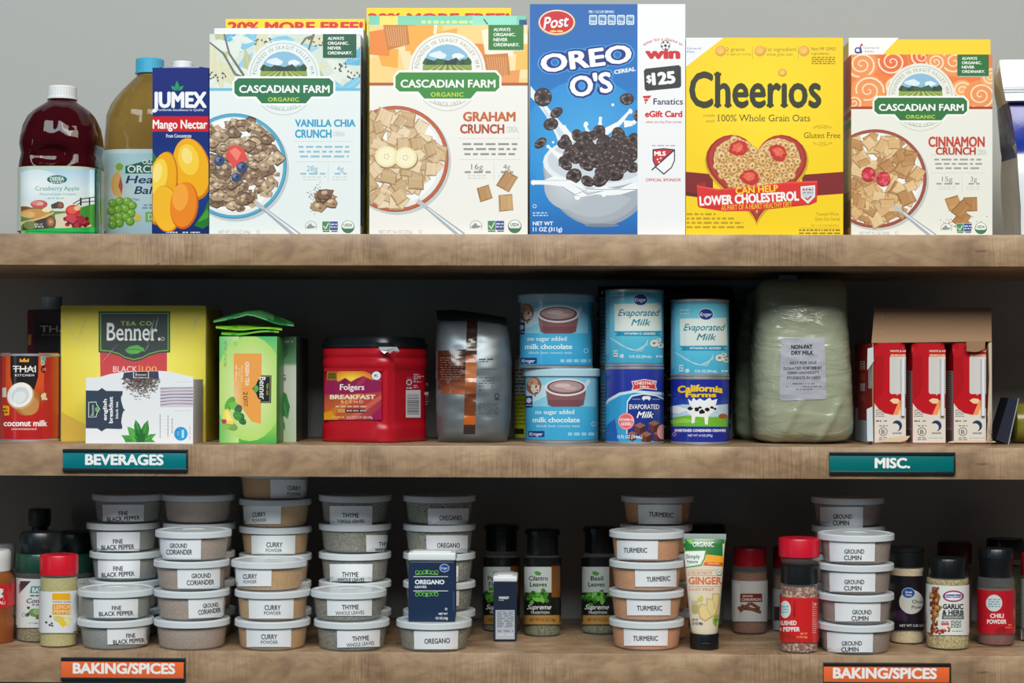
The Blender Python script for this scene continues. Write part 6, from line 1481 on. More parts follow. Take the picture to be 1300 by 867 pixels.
# ---- things at the right end
def right_end():
    Y = .12; q = [M7(797, 488), M7(844, 490), M7(797, 692), M7(738, 692)]
    v = [at(x, y, Y) for x, y in q]; dz = Z2 - min(v[2].z, v[3].z); v = [Vector((p.x, p.y, p.z)) for p in v]; v[2].z = Z2 + .0002; v[3].z = Z2 + .006
    w = [p + Vector((.004, .06, 0)) for p in v]; mb = MB(); mb.mesh(v + w, [[0, 3, 2, 1], [4, 5, 6, 7], [0, 1, 5, 4], [1, 2, 6, 5], [2, 3, 7, 6], [3, 0, 4, 7]], (24, 30, 52), CARD(), False)
    mb.mesh([v[1] + Vector((.0002, -.0002, 0)), v[1] + Vector((-.0012, -.0002, 0)), v[2] + Vector((-.0012, -.0002, 0)), v[2] + Vector((.0002, -.0002, 0))], [[0, 1, 2, 3]], (150, 156, 160), CARD(), False)
    tag(mb.build('small_box', loc=(v[2].x, Y + .03, Z2)), 'small dark navy box leaning at the right end beside the cardboard case', 'box')
    Yc = .165; X = at(1311, 540, Yc).x; r = .0275; z = Z2 + r; mb = MB(); n = 40; loc = (X, Yc, Z2)
    rt = thing('food_jar', loc, 'olive green jar lying on its side at the far right end', 'jar')
    prof = [(-.05, .001), (-.05, .022), (-.047, .0265), (-.02, r), (.04, r), (.055, .024)]; vs = []; fs = []
    x00 = at(1283, 540, Yc).x
    for (dx, q) in prof:
        for k in range(n): a_ = 2 * math.pi * k / n; vs.append(Vector((x00 + .05 + dx, Yc + q * math.cos(a_), z + q * math.sin(a_))))
    for i in range(len(prof) - 1):
        for k in range(n): fs.append([i * n + k, i * n + (k + 1) % n, (i + 1) * n + (k + 1) % n, (i + 1) * n + k])
    fs.append(list(range(n))); fs.append([(len(prof) - 1) * n + k for k in range(n)])
    mb.mesh(vs, fs, (120, 118, 40), GLOSS()); mb.build('jar_body', rt, loc)
    mb = MB(); vs = []; fs = []
    for (dx, q) in ((.0, r + .0006), (.035, r + .0006)):
        for k in range(n): a_ = 2 * math.pi * k / n; vs.append(Vector((x00 + .05 + dx, Yc + q * math.cos(a_), z + q * math.sin(a_))))
    for k in range(n): fs.append([k, (k + 1) % n, n + (k + 1) % n, n + k])
    mb.mesh(vs, fs, (170, 160, 70), PAPER()); mb.build('label', rt, loc)
right_end()

# ================================================================== bottom shelf: spice tubs
PITCH = 0.0379
POW = {'pepper': powder('ground_pepper', (124, 124, 114), (170, 168, 156), 900), 'coriander': powder('ground_coriander', (166, 140, 120), (192, 166, 144), 500),
       'curry': powder('curry_powder', (206, 150, 72), (222, 170, 92), 350), 'thyme': powder('thyme_leaves', (74, 68, 54), (170, 160, 132), 700, .4, .6), 'oregano': powder('oregano_leaves', (74, 70, 54), (174, 166, 138), 600, .4, .6),
       'turmeric': powder('ground_turmeric', (222, 142, 70), (236, 164, 90), 350), 'cumin': powder('ground_cumin', (150, 120, 102), (174, 146, 126), 500)}
TUBMESH = {}
def tub_profile(): return [(.0385, 0), (.0405, .0008), (.0425, .004), (.0456, .0300), (.0462, .0305)]
def tub_radius(z):
    P = tub_profile()
    for (r0_, z0_), (r1_, z1_) in zip(P[:-1], P[1:]):
        if z <= z1_: return r0_ + (r1_ - r0_) * max(0, (z - z0_)) / (z1_ - z0_)
    return P[-1][0]
def tub_mesh(kind):
    if kind in TUBMESH: return TUBMESH[kind]
    n = 72; out = {}
    mb = MB(); lathe(mb, 0, 0, tub_profile(), (220, 226, 230), TUBP(), n, cap=False); mb.mesh([Vector((.0385 * math.cos(2 * math.pi * k / n), .0385 * math.sin(2 * math.pi * k / n), .0004)) for k in range(n)], [list(range(n))[::-1]], (220, 226, 230), TUBP(), False)
    # a fine moulding line round the tub
    out['tub_body'] = mb
    mb = MB(); fill = .0275; lathe(mb, 0, 0, [(.0372, .0014), (.0393, .002), (.0413, .0050), (.0440, fill), (.042, fill + .0008), (.02, fill + .0018)], (150, 130, 100), POW[kind], 56); out['contents'] = mb
    mb = MB(); R = .0488
    lathe(mb, 0, 0, [(.0464, .0292), (R - .0006, .0290), (R, .0296), (R, .0362), (R - .0008, .0372), (R - .0030, .0375), (.0448, .0372), (.0440, .0362), (.0415, .0362), (.0405, .0370), (.0150, .0374), (.0145, .0368)], (230, 236, 240), LIDP(), n); out['lid'] = mb
    TUBMESH[kind] = out
    return out
TUBOBJ = {}
def tub(kind, X, Yc, z, label, tilt=0.0, stick=None, lines=(), group=None):
    """one spice tub; stick: photo-pixel corners of its paper sticker, lines: the words on it"""
    r = thing('spice_tub', (X, Yc, z), label, 'spice tub', group)
    for part, mbx in tub_mesh(kind).items():
        key = (kind, part)
        if key not in TUBOBJ:
            o = mbx.build(part, r); TUBOBJ[key] = o
        else:
            o = TUBOBJ[key].copy(); COL.objects.link(o); o.parent = r
        if part == 'lid' and tilt: o.rotation_euler = (tilt[0], tilt[1], 0); o.location = (0, 0, tilt[2])
    if stick:
        x0, y0, x1, y1, sk = (*stick, 0) if len(stick) == 4 else stick; up = 1.8 if Yc < .1 else 3.4; y0 -= up; y1 -= up
        a = Art(clip=None); w = (240, 244, 248)
        a.poly([(x0, y0), (x1, y0 + sk * .6), (x1 - .6, y1 + sk), (x0 + .5, y1)], w)
        for (t, cx, cy, wd, h, ang) in lines: a.text(t, cx - wd / 2, cx + wd / 2, cy - h / 2 - up, cy + h / 2 - up, (44, 46, 58), bold=.03 if h > 5.3 else .012, ang=ang)
        a.clip = None
        mb = MB(); a.put(mb, Round(X, Yc, lambda zz: tub_radius(zz - z) + .0003), PAPER(), 2.5, base=.0002, ystep=6)
        mb.build('paper_label', r, (X, Yc, z))
    return r
ORD = {1: 'bottom', 2: 'second from bottom', 3: 'middle', 4: 'fourth from bottom', 5: 'top', 6: 'top'}
def stack(kind, nm, cxs, Yc, spec, where, group, pitch=None):
    PITCH = pitch or (.0379 if Yc < .1 else .0384)
    n = len(spec)
    for i, s in enumerate(spec):
        cx = cxs[i] if isinstance(cxs, (list, tuple)) else cxs
        z = Z3 + i * PITCH + .0001; X = at(cx, 829 - 36 * i, Yc).x
        o = 'bottom' if i == 0 else ('topmost' if i == n - 1 else {1: 'second', 2: 'third', 3: 'fourth', 4: 'fifth'}[i] + ' from bottom')
        lab = '%s tub with frosted lid, %s of the %s stack' % (nm, o, where)
        if n == 1: lab = '%s tub with frosted lid, alone in front of the taller oregano stack' % nm
        tub(kind, X, Yc, z, lab, 0.0, s[0] if s else None, s[1] if s else (), group)
YA, YB = 0.0430, 0.1430
def bp(x, y1, y2, a1=0, w2=42, w1=11, h=5.8): return [('FINE', x, y1, w1, h, a1), ('BLACK PEPPER', x, y2, w2, h, a1)]
G = 'fine black pepper tubs'
stack('pepper', 'fine black pepper', [147, 147.5], YA, [((136, 798, 188, 820, -1), [('FINE', 166, 808.5, 11.5, 5.6, -3), ('BLACK PEPPER', 163.5, 815.6, 40, 5.6, -4)]), ((118.6, 762, 175.6, 786), [('FINE', 148, 773.5, 12, 5.6, -2), ('BLACK PEPPER', 147.5, 780.5, 44, 5.6, -2)])], 'front pepper', G)
stack('pepper', 'fine black pepper', [158, 158, 160, 156, 163], YB, [None, None, ((124, 713, 178, 737.5), [('FINE', 150, 725, 12.5, 6, -2), ('BLACK PEPPER', 149.8, 732.4, 42, 6, -3)]), ((122.6, 679, 177.8, 703), [('FINE', 149.6, 690.5, 12.5, 6, -2), ('BLACK PEPPER', 149.6, 697.8, 42, 6, -2)]), ((130, 644, 183, 665), [('FINE', 156.5, 654.8, 11.5, 5.6, -2), ('BLACK PEPPER', 156.7, 661.6, 42, 5.6, -3)])], 'rear pepper', G)
G = 'ground coriander tubs'
stack('coriander', 'ground coriander', [243.7, 243.7, 243.5, 245.5], YA, [None, ((239, 759, 285, 787, -2), [('GROUND', 267.5, 770, 20, 5.6, -7), ('CORIANDER', 266, 777.5, 29, 6.2, -7)]), ((225, 722, 279.5, 749), [('GROUND', 255.5, 732.5, 24.5, 6, -2), ('CORIANDER', 254.5, 741, 35, 6.4, -2)]), ((203, 683, 255.5, 712), [('GROUND', 226.5, 694.4, 22, 5.8, 0), ('CORIANDER', 227.5, 702.4, 33, 6.6, 0)])], 'front coriander', G)
stack('coriander', 'ground coriander', [252.5, 252.5, 252, 253, 251.5], YB, [None] * 5, 'rear coriander', G)
G = 'curry powder tubs'
stack('curry', 'curry powder', [346, 346, 341.5], YA, [((312.5, 797, 370, 823), [('CURRY', 341.7, 810, 20.5, 6.4, 0), ('POWDER', 342, 817, 21.5, 4.4, 0)]), ((315.6, 761, 373, 787), [('CURRY', 346, 773, 20.5, 6.4, 0), ('POWDER', 346, 780, 21.5, 4.4, 0)]), ((299, 720, 345, 746), [('CURRY', 317.4, 733.3, 18, 6.2, -2), ('POWDER', 317.2, 740.3, 17, 4.2, -2)])], 'front curry', G)
stack('curry', 'curry powder', [349, 349, 349.5, 349.5, 349.5, 348.5], YB, [None, None, None, ((319, 683, 375, 707), [('CURRY', 348.4, 694.8, 20.5, 6.4, 0), ('POWDER', 347.7, 702, 20.5, 4.4, 0)]), ((309, 646, 357, 668.5), [('CURRY', 328.7, 656.4, 17, 6, -3), ('POWDER', 329.4, 663.8, 17.5, 4.2, -3)]), ((343, 612, 390.5, 636), [('CURRY', 373.4, 623, 17, 5.6, 3), ('POWDER', 373, 630.2, 17.4, 4.2, 3)])], 'rear curry', G, .0370)
G = 'thyme tubs'
stack('thyme', 'whole leaf thyme', [446.5, 442.5], YA, [((427.7, 801.8, 482.6, 824, -1.5), [('THYME', 457.8, 812, 21.5, 6.2, -4), ('WHOLE LEAVES', 457.5, 819.3, 35, 4.8, -5)]), ((415, 760, 472.4, 783.5), [('THYME', 444.7, 772.3, 21.5, 6.2, -1), ('WHOLE LEAVES', 444.2, 779.6, 36.5, 4.8, -2)])], 'front thyme', G)
stack('thyme', 'whole leaf thyme', [450.5] * 5, YB, [None, None, ((418.5, 719.5, 473, 741.5), [('THYME', 444.5, 732.4, 21, 6.2, 0), ('WHOLE LEAVES', 445, 739.2, 35, 4.6, 0)]), ((464.7, 682.6, 495.5, 704), [('THY', 487, 693.8, 12, 5.6, -2), ('WHOLE', 485, 701, 18, 4.4, -2)]), ((418.5, 645.6, 473, 670), [('THYME', 445, 657.5, 21, 6.2, 0), ('WHOLE LEAVES', 445, 664.8, 35, 4.6, 0)])], 'rear thyme', G)
G = 'oregano tubs'
stack('oregano', 'oregano', [551], YA, [((525.4, 802, 581.8, 826), [('OREGANO', 555, 815.2, 32.5, 6.6, -2)])], 'front oregano', G)
stack('oregano', 'oregano', [557.5] * 5, YB, [None, ((553, 753, 583, 772.5), []), ((553, 722, 582, 742), []), ((541, 683, 594, 705), [('OREGANO', 569.5, 695.5, 29, 6.2, 0)]), ((543, 648.7, 595, 669.5), [('OREGANO', 572, 660.7, 28.5, 6.2, 0)])], 'rear oregano', G)
G = 'ground turmeric tubs'; YT = .064
stack('turmeric', 'turmeric', [820.7, 820.7, 821, 821], YT, [((791.7, 799, 848, 821.5), [('TURMERIC', 819.5, 812, 31.7, 6.4, 0)]), ((795.6, 760.6, 851.6, 783), [('TURMERIC', 824.5, 773.7, 32.3, 6.4, 0)]), ((806, 723, 859, 746.5), [('TURMERIC', 835.9, 736.6, 30.2, 6.4, -3)]), ((783, 687.7, 835.6, 712), [('TURMERIC', 806.7, 700.2, 30, 6.4, 0)])], 'front turmeric', G)
stack('turmeric', 'turmeric', [833, 833, 833, 833, 834.5], YB + .01, [None, None, None, None, ((810, 644, 866, 668.5), [('TURMERIC', 839.3, 656.6, 31, 6.2, 3)])], 'rear turmeric', G)
G = 'ground cumin tubs'
stack('cumin', 'ground cumin', [1086, 1086, 1086, 1086.5], YA - .001, [((1049.8, 804, 1108.5, 830), [('GROUND', 1081.4, 818.4, 26, 5.8, -1), ('CUMIN', 1079, 826, 22, 6, -1)]), ((1059.6, 767, 1118, 790.5), [('GROUND', 1094.2, 778.8, 24.5, 5.8, 0), ('CUMIN', 1091.7, 786.6, 21.7, 6, 0)]), ((1052.8, 728.5, 1111.5, 753), [('GROUND', 1084.6, 740.4, 25.3, 5.8, 0), ('CUMIN', 1082.6, 748.4, 22.2, 6, 0)]), ((1052.8, 688.5, 1111, 714.5), [('GROUND', 1084.6, 701.8, 25.3, 5.8, 0), ('CUMIN', 1082.6, 709.8, 22.2, 6.2, 0)])], 'front cumin', G)
stack('cumin', 'ground cumin', [1077, 1077, 1077, 1077, 1076.5], YB, [None, None, None, None, ((1041, 647, 1095.8, 674), [('GROUND', 1069.7, 659, 24.2, 5.8, 0), ('CUMIN', 1067.6, 667, 20.8, 6.2, 0)])], 'rear cumin', G)

# ---- small tins
def small_tin(x0, x1, yt, yb, Y, dep, z0, art, label, lidh):
    ym = (yt + yb) / 2; X0, X1, Zt = at(x0, ym, Y).x, at(x1, ym, Y).x, at((x0 + x1) / 2, yt, Y).z; h = Zt - z0; loc = ((X0 + X1) / 2, Y + dep / 2, z0)
    r = thing('spice_tin', loc, label, 'spice tin', 'small oblong spice tins'); mb = MB(); nv = (20, 38, 66)
    rbox(mb, X0 + .0008, X1 - .0008, Y + .0008, Y + dep - .0008, z0, Zt - lidh, nv, CARD(), .0025, seg=3); art.put(mb, Flat(Y + .0008), CARD(), base=2e-5); mb.build('tin_body', r, loc)
    mb = MB(); rbox(mb, X0, X1, Y, Y + dep, Zt - lidh, Zt, (226, 232, 236), PLAST(), .0022, seg=3); rbox(mb, X0 + .006, X1 - .006, Y + .004, Y + dep - .004, Zt - .0002, Zt + .0012, (232, 236, 240), PLAST(), .0005); mb.build('lid', r, loc)
def M9(x, y): return (380 + x / 3.246, 600 + y / 3.246)
def M10(x, y): return (590 + x / 3.376, 610 + y / 3.376)
a = Art(tf=M9, clip=(518.6, 714, 577.4, 788.6)); R = random.Random(3)
a.rect(445, 365, 650, 620, (20, 44, 76)); gr = (110, 186, 60); w = (232, 238, 242)
for s, yb in ((1, 412), (-1, 500)):
    for k in (-1, 1):
        for q in range(3): a.ring(525 + k * (10 + 15 * q), yb + s * (-2 + 2 * (q % 2)), 8, 2.4, gr)
    a.ell(525, yb - s * 4, 4, 9, gr); a.line([(478, yb + s * 8), (525, yb + s * 4), (572, yb + s * 8)], 3, gr)
a.rect(470, 427, 613, 429.5, w); a.rect(470, 486, 613, 488.5, w); a.text('OREGANO', 476, 598, 441, 459, w, bold=.05); a.text('LEAVES', 476, 524, 466, 475, w, bold=.04)
a.ell(598, 393, 20, 17, (206, 222, 240)); a.ell(598, 393, 18, 15, (30, 70, 150)); a.text('Kroger', 584, 612, 387, 398, (236, 240, 248), shear=.2); a.ring(605, 562, 5, 2, w); a.text('NET WT', 574, 611, 577, 586, w, bold=.03); a.text('0.5 OZ (14g)', 562, 612, 594, 604, w, bold=.03); a.rect(633, 490, 640, 570, (40, 70, 110))
small_tin(517.5, 578.5, 701.5, 789, .012, .036, Z3 + .0379 + .0002, a, 'navy oregano tin with white lid standing on the single oregano tub', .0105)
a = Art(tf=M10, clip=(627, 739, 655.6, 813.3)); a.rect(120, 430, 226, 690, (20, 34, 58)); a.text('PARSLEY', 147, 190, 497, 507, (226, 232, 238), bold=.05); a.text('FLAKES', 147, 168, 510, 515, (200, 206, 214), bold=.02)
a.rect(132, 555, 214, 680, (176, 184, 194)); [a.greek(138, 210, 563 + 5 * k, 2.6, (106, 114, 128), k, 34) for k in range(14)]; a.greek(140, 208, 645, 9, (140, 140, 170), 3, 30); a.greek(140, 208, 660, 8, (196, 202, 206), 5, 30)
small_tin(625.6, 656.6, 731.5, 813.6, .098, .056, Z3, a, 'slim dark navy parsley tin with white lid, alone between jars', .0078)

# ---- jars
def jar(name, label, cat, cx, base_py, body, cap, glassc=None, fill=None, fill_top=None, lab=None, art=None, capc=(20, 22, 24), capname='cap', base_col=(240, 240, 240), ribs=40, group='spice jars on the bottom shelf', Y=None, labmat=None, solid=None, extra=None):
    """body, cap: (half width px, y px) from the bottom up; base_py: where its foot meets the shelf in the photo"""
    hb = max(h for h, _ in body)
    Yf = on_z(cx, base_py, Z3).y if Y is None else Y
    Yc = Yf + hb * .00104
    for _ in range(3): Yc = Yf + hb * mpp(Yc)
    k = mpp(Yc); X = at(cx, base_py - 50, Yc).x; loc = (X, Yc, Z3); Zof = lambda py: Z3 + (base_py - py) * k
    if Y is not None: base_py = row_of((X, Yf, Z3))
    Zof = lambda py: max(Z3 + .0004, Z3 + (base_py - py) * k)
    r = thing(name, loc, label, cat, group)
    P = [(h * k, Zof(y)) for h, y in body]; P[0] = (P[0][0], Z3)
    mb = MB(); lathe(mb, X, Yc, P, solid or (220, 224, 224), PLAST() if solid else GLASS(), 56); mb.build('jar_body', r, loc, 40)
    if fill:
        ft = Zof(fill_top); Q = [(max(q - .0016, .002), max(z, Z3 + .0022)) for q, z in P if z < ft]; 
        for (q0, z0), (q1, z1) in zip(P[:-1], P[1:]):
            if z0 < ft <= z1: Q.append((q0 + (q1 - q0) * (ft - z0) / max(1e-6, z1 - z0) - .0016, ft))
        Q.append((Q[-1][0] * .5, Q[-1][1] + .0008)); mb = MB(); lathe(mb, X, Yc, Q, (150, 130, 100), fill, 48); mb.build('contents', r, loc, 40)
    if cap:
        C = [(h * k, Zof(y)) for h, y in cap]; mb = MB(); lathe(mb, X, Yc, C, capc, PLAST(), 80, sec=(lambda q: 1 + .010 * math.cos(q * ribs)) if ribs else None); mb.build(capname, r, loc, 40)
    if lab:
        y0, y1, h = lab; R_ = h * k + .0004; mb = MB(); lathe(mb, X, Yc, [(R_, Zof(y1)), (R_, Zof(y0))], base_col, labmat or TIN(), 72, cap=False)
        if art: art.put(mb, Round(X, Yc, R_), labmat or TIN(), 2.0, base=6e-5)
        mb.build('label', r, loc)
    if extra: extra(r, X, Yc, k, Zof, loc)
    return r
def M8(x, y): return (x / 3.246, 600 + y / 3.246)
def K2(x, y): return (x / 4.56, 640 + y / 4.56)
GREENY = powder('lemon_pepper', (176, 164, 96), (206, 196, 136), 700); HERB = powder('mixed_herb_seasoning', (96, 84, 52), (164, 150, 108), 600, .4, .6)
# red-capped lemon pepper
a = Art(tf=K2, clip=(50.5, 752, 98.6, 803.5)); a.rect(225, 500, 455, 760, (226, 230, 232)); a.rect(302, 516, 426, 556, (246, 178, 24)); a.rect(302, 560, 430, 572, (206, 210, 212)); a.greek(306, 424, 566, 6, (170, 174, 176), 2, 40); a.rect(303, 578, 424, 640, (240, 156, 40)); a.text('LEMON', 312, 416, 584, 606, (250, 216, 150), bold=.04); a.text('PEPPER', 310, 418, 612, 634, (250, 216, 150), bold=.04)
for p, c in (([(305, 650), (340, 645), (370, 655), (350, 690), (315, 675)], (216, 206, 110)), ([(340, 690), (370, 650), (392, 690), (366, 714)], (246, 206, 40)), ([(380, 650), (426, 660), (400, 690), (376, 680)], (230, 226, 160)), ([(366, 660), (390, 700), (420, 680)], (240, 232, 180))): a.poly(p, c)
R = random.Random(4)
for x, y in ((292, 650), (268, 684), (288, 700), (302, 704), (434, 640), (424, 664), (300, 690)): a.blob(x, y, 7, (70, 72, 90), x, .3, 6)
jar('spice_jar', 'clear lemon pepper jar with bright red cap, in front of two green-topped jars', 'spice jar', 74.5, 823, [(22.5, 823), (23.8, 821), (24, 818), (24, 740), (23.6, 733), (22, 730)], [(23.6, 732), (23.8, 730), (23.8, 709.5), (23, 707.5), (21, 707)], fill=GREENY, fill_top=736, lab=(752, 803.5, 24.05), art=a, capc=(214, 24, 44), base_col=(226, 230, 232))
# two large seasoning jars behind it
def seasoning(cx, base, lab, clipx, words, Y=None):
    a = Art(tf=K2, clip=clipx)
    if words:
        a.rect(95, 430, 300, 715, (220, 222, 220)); a.poly([(100, 445), (180, 445), (108, 520), (100, 520)], (70, 60, 60)); a.poly([(180, 475), (300, 475), (300, 515), (172, 515)], (70, 140, 140)); a.text('BADIA', 186, 280, 481, 509, (230, 240, 240), bold=.03); a.greek(175, 290, 530, 8, (80, 80, 80), 2, 20)
        a.text('Complete', 154, 330, 544, 572, (40, 40, 44), shear=.3, bold=.02); a.greek(186, 300, 583, 7, (90, 90, 90), 3, 24); a.ell(200, 628, 34, 24, (110, 150, 90)); a.ell(215, 622, 26, 18, (150, 186, 120)); a.blob(165, 600, 9, (60, 70, 50), 3); a.blob(160, 640, 12, (80, 90, 60), 4); a.ring(137, 640, 11, 3, (120, 130, 120)); a.text('NET WT', 165, 196, 685, 694, (90, 90, 90)); a.greek(200, 290, 690, 8, (120, 120, 120), 3, 20); a.blob(230, 655, 30, (120, 110, 70), 6, .4, 9, .4)
    else: a.rect(440, 430, 560, 715, (200, 204, 204)); a.greek(460, 540, 460, 6, (150, 156, 156), 3, 20)
    def lid(r, X, Yc, k, Zof, loc):
        mb = MB(); lathe(mb, X, Yc, [(30.5 * k, Zof(729)), (31 * k, Zof(728)), (31 * k, Zof(708)), (30 * k, Zof(706)), (27 * k, Zof(705.5))], (30, 70, 54), PLAST(), 72, sec=lambda q: 1 + .006 * math.cos(q * 50)); mb.build('shaker_collar', r, loc, 40)
    jar('spice_jar', lab, 'spice jar', cx, base, [(29, base), (30.4, base - 2), (30.8, base - 6), (30.8, 732), (29.5, 727)], [(26, 705.4), (27, 704), (27, 684), (25, 679.5), (22, 679)], fill=HERB, fill_top=740, lab=(736, 796, 30.85), art=a, capc=(22, 30, 32), base_col=(214, 218, 216), ribs=44, extra=lid, Y=Y)
seasoning(52, 816.5, 'large seasoning jar with white label and green collar, left of the red-capped jar', (19, 736, 84, 797), True)
seasoning(90.5, 812.5, 'second large green-collared seasoning jar, half hidden behind the red-capped jar', (95, 736, 122, 797), False, .152)
# bottle with a tall cap behind
jar('condiment_bottle', 'dark bottle with tall ridged cap at the back behind the seasoning jars', 'bottle', 49.5, 805, [(24, 805), (26, 802), (26, 715), (22, 700), (13, 688), (10, 682), (10, 668)], [(11, 672), (13, 671), (14, 665), (14, 651), (12.6, 649), (10, 648.5)], capc=(70, 76, 80), solid=(34, 32, 34), Y=.245, capname='screw_cap', group='bottles on the bottom shelf', ribs=28)
# amber bottles at the left edge
SAUCE = liquid('amber_sauce', (0.42, 0.13, 0.04), 0.35, .08)
def amber(cx, base, hw, lab, Y=None, capc=(220, 222, 222)):
    a = Art(tf=K2, clip=(-40, 744, 18, 772)); a.rect(-60, 470, 90, 615, (206, 30, 40)); a.poly([(-60, 480), (80, 500), (80, 520), (0, 545), (-60, 560)], (236, 232, 228)); a.poly([(6, 520), (22, 506), (24, 530)], (60, 110, 60)); a.greek(20, 70, 548, 8, (240, 200, 196), 2, 20); a.text('SAUCE', -20, 66, 560, 580, (246, 236, 232), bold=.03); a.greek(40, 72, 590, 8, (240, 200, 196), 3, 12)
    def body(r, X, Yc, k, Zof, loc):
        P = [(hw - 2, base), (hw, base - 3), (hw, 778), (hw - 1, 774), (hw, 740), (hw - 1, 734), (hw - 6, 728)]
        mb = MB(); lathe(mb, X, Yc, [(h * k, Zof(y)) for h, y in P], (0, 0, 0), SAUCE, 56); mb.build('bottle_body', r, loc, 40)
    return a, body
a, bd = amber(-10, 818.5, 27.5, '')
def bottle_custom(name, label, cx, base, hw, capP, art, capc, Y=None):
    Yf = on_z(cx, base, Z3).y if Y is None else Y; Yc = Yf + hw * .00105; k = mpp(Yc); X = at(cx, base - 60, Yc).x; loc = (X, Yc, Z3); Zof = lambda py: Z3 + (base - py) * k
    r = thing(name, loc, label, 'bottle', 'bottles on the bottom shelf')
    P = [(hw - 2, base), (hw, base - 3), (hw, 790), (hw - 1.2, 786), (hw, 781), (hw, 740), (hw - 1, 735), (hw - 6, 729)]
    mb = MB(); lathe(mb, X, Yc, [(h * k, max(Z3, Zof(y))) for h, y in P], (0, 0, 0), SAUCE, 56); mb.build('bottle_body', r, loc, 40)
    mb = MB(); lathe(mb, X, Yc, [(h * k, Zof(y)) for h, y in capP], capc, PLAST(), 56); mb.build('screw_cap', r, loc, 40)
    if art:
        mb = MB(); R_ = hw * k + .0004; lathe(mb, X, Yc, [(R_, Zof(772)), (R_, Zof(744))], (206, 30, 40), TIN(), 64, cap=False); art.put(mb, Round(X, Yc, R_), TIN(), 2, base=6e-5); mb.build('label', r, loc)
bottle_custom('condiment_bottle', 'amber sauce bottle with white cap and red label, cut off by the left edge', -10, 819, 27.5, [(21.5, 729), (22.5, 728), (23, 714), (23, 705), (21, 702), (14, 701.5)], a, (220, 222, 222))
bottle_custom('condiment_bottle', 'amber bottle with grey-white cap behind the red-labelled sauce bottle', -8, 811, 25, [(21, 729), (25.5, 728), (26.5, 714), (26.5, 702), (24, 698), (14, 697.5)], None, (150, 154, 156), .135)

# ---- supreme herb jars in the dark
LEAF = powder('dried_green_leaves', (52, 60, 34), (120, 122, 78), 500, .38, .62)
def herb(cx, base, l1, l2, lab, w0, lx, Y=None, bright=1.0):
    dx = cx - 688.7
    a = Art(tf=lambda x, y: (590 + x / 3.376 + dx, 610 + y / 3.376), clip=(lx[0], 706, lx[1], 793)); R = random.Random(int(cx)); hx = 0
    a.rect(240, 330, 420, 620, (22, 24, 24)); a.rect(372, 366, 410, 500, (120, 74, 30)); a.grad(255, 370, 372, 480, [(0, (206, 214, 212)), (1, (170, 182, 176))])
    a.poly([(296, 392), (312, 388), (330, 396), (322, 408), (306, 406)], (90, 150, 70)); a.text(l1, *w0[0], 408, 428, (30, 40, 34), bold=.02); a.text(l2, *w0[1], 434, 454, (30, 40, 34), bold=.02)
    for k in range(46): a.blob(316 + R.gauss(0, 25), 498 + R.gauss(0, 11), 9, R.choice([(60, 126, 36), (86, 156, 50), (36, 92, 32), (110, 176, 70)]), k, .45, 8)
    a.text('Supreme', 270, 372, 530, 552, (226, 230, 226), shear=.4, bold=.01); a.text('TRADITION', 282, 362, 560, 571, (206, 210, 206), bold=.02, space=1.1); a.rect(240, 577, 420, 616, (164, 124, 60)); a.text('NET WT 0.5 OZ (14g)', 278, 388, 589, 603, (40, 34, 24), bold=.01)
    jar('spice_jar', lab, 'spice jar', cx, base, [(22, base), (23.6, base - 2), (24, base - 6), (22.6, base - 12), (23.2, base - 16), (23.2, base - 92), (22, base - 98), (18.6, base - 102)], [(19, base - 100), (19.4, base - 101), (19.4, base - 126), (21.8, base - 127), (21.8, base - 132), (20, base - 133)], fill=LEAF, fill_top=base - 94, lab=(720, 792.5, 23.3), art=a, capc=(22, 26, 28), base_col=(24, 26, 26), ribs=60, Y=Y)
herb(688.7, 809, 'Cilantro', 'Leaves', 'cilantro leaf jar with black cap, middle of three dark herb jars', ((275, 357), (279, 352)), (664, 714))
herb(762, 806, 'Basil', 'Leaves', 'basil leaf jar with black cap, half hidden beside the turmeric tubs', ((292, 346), (282, 352)), (737, 787), .165)
herb(636.5, 803, 'Parsley', 'Flakes', 'herb jar in the dark behind the slim navy parsley tin', ((275, 352), (279, 347)), (612, 662), .185)

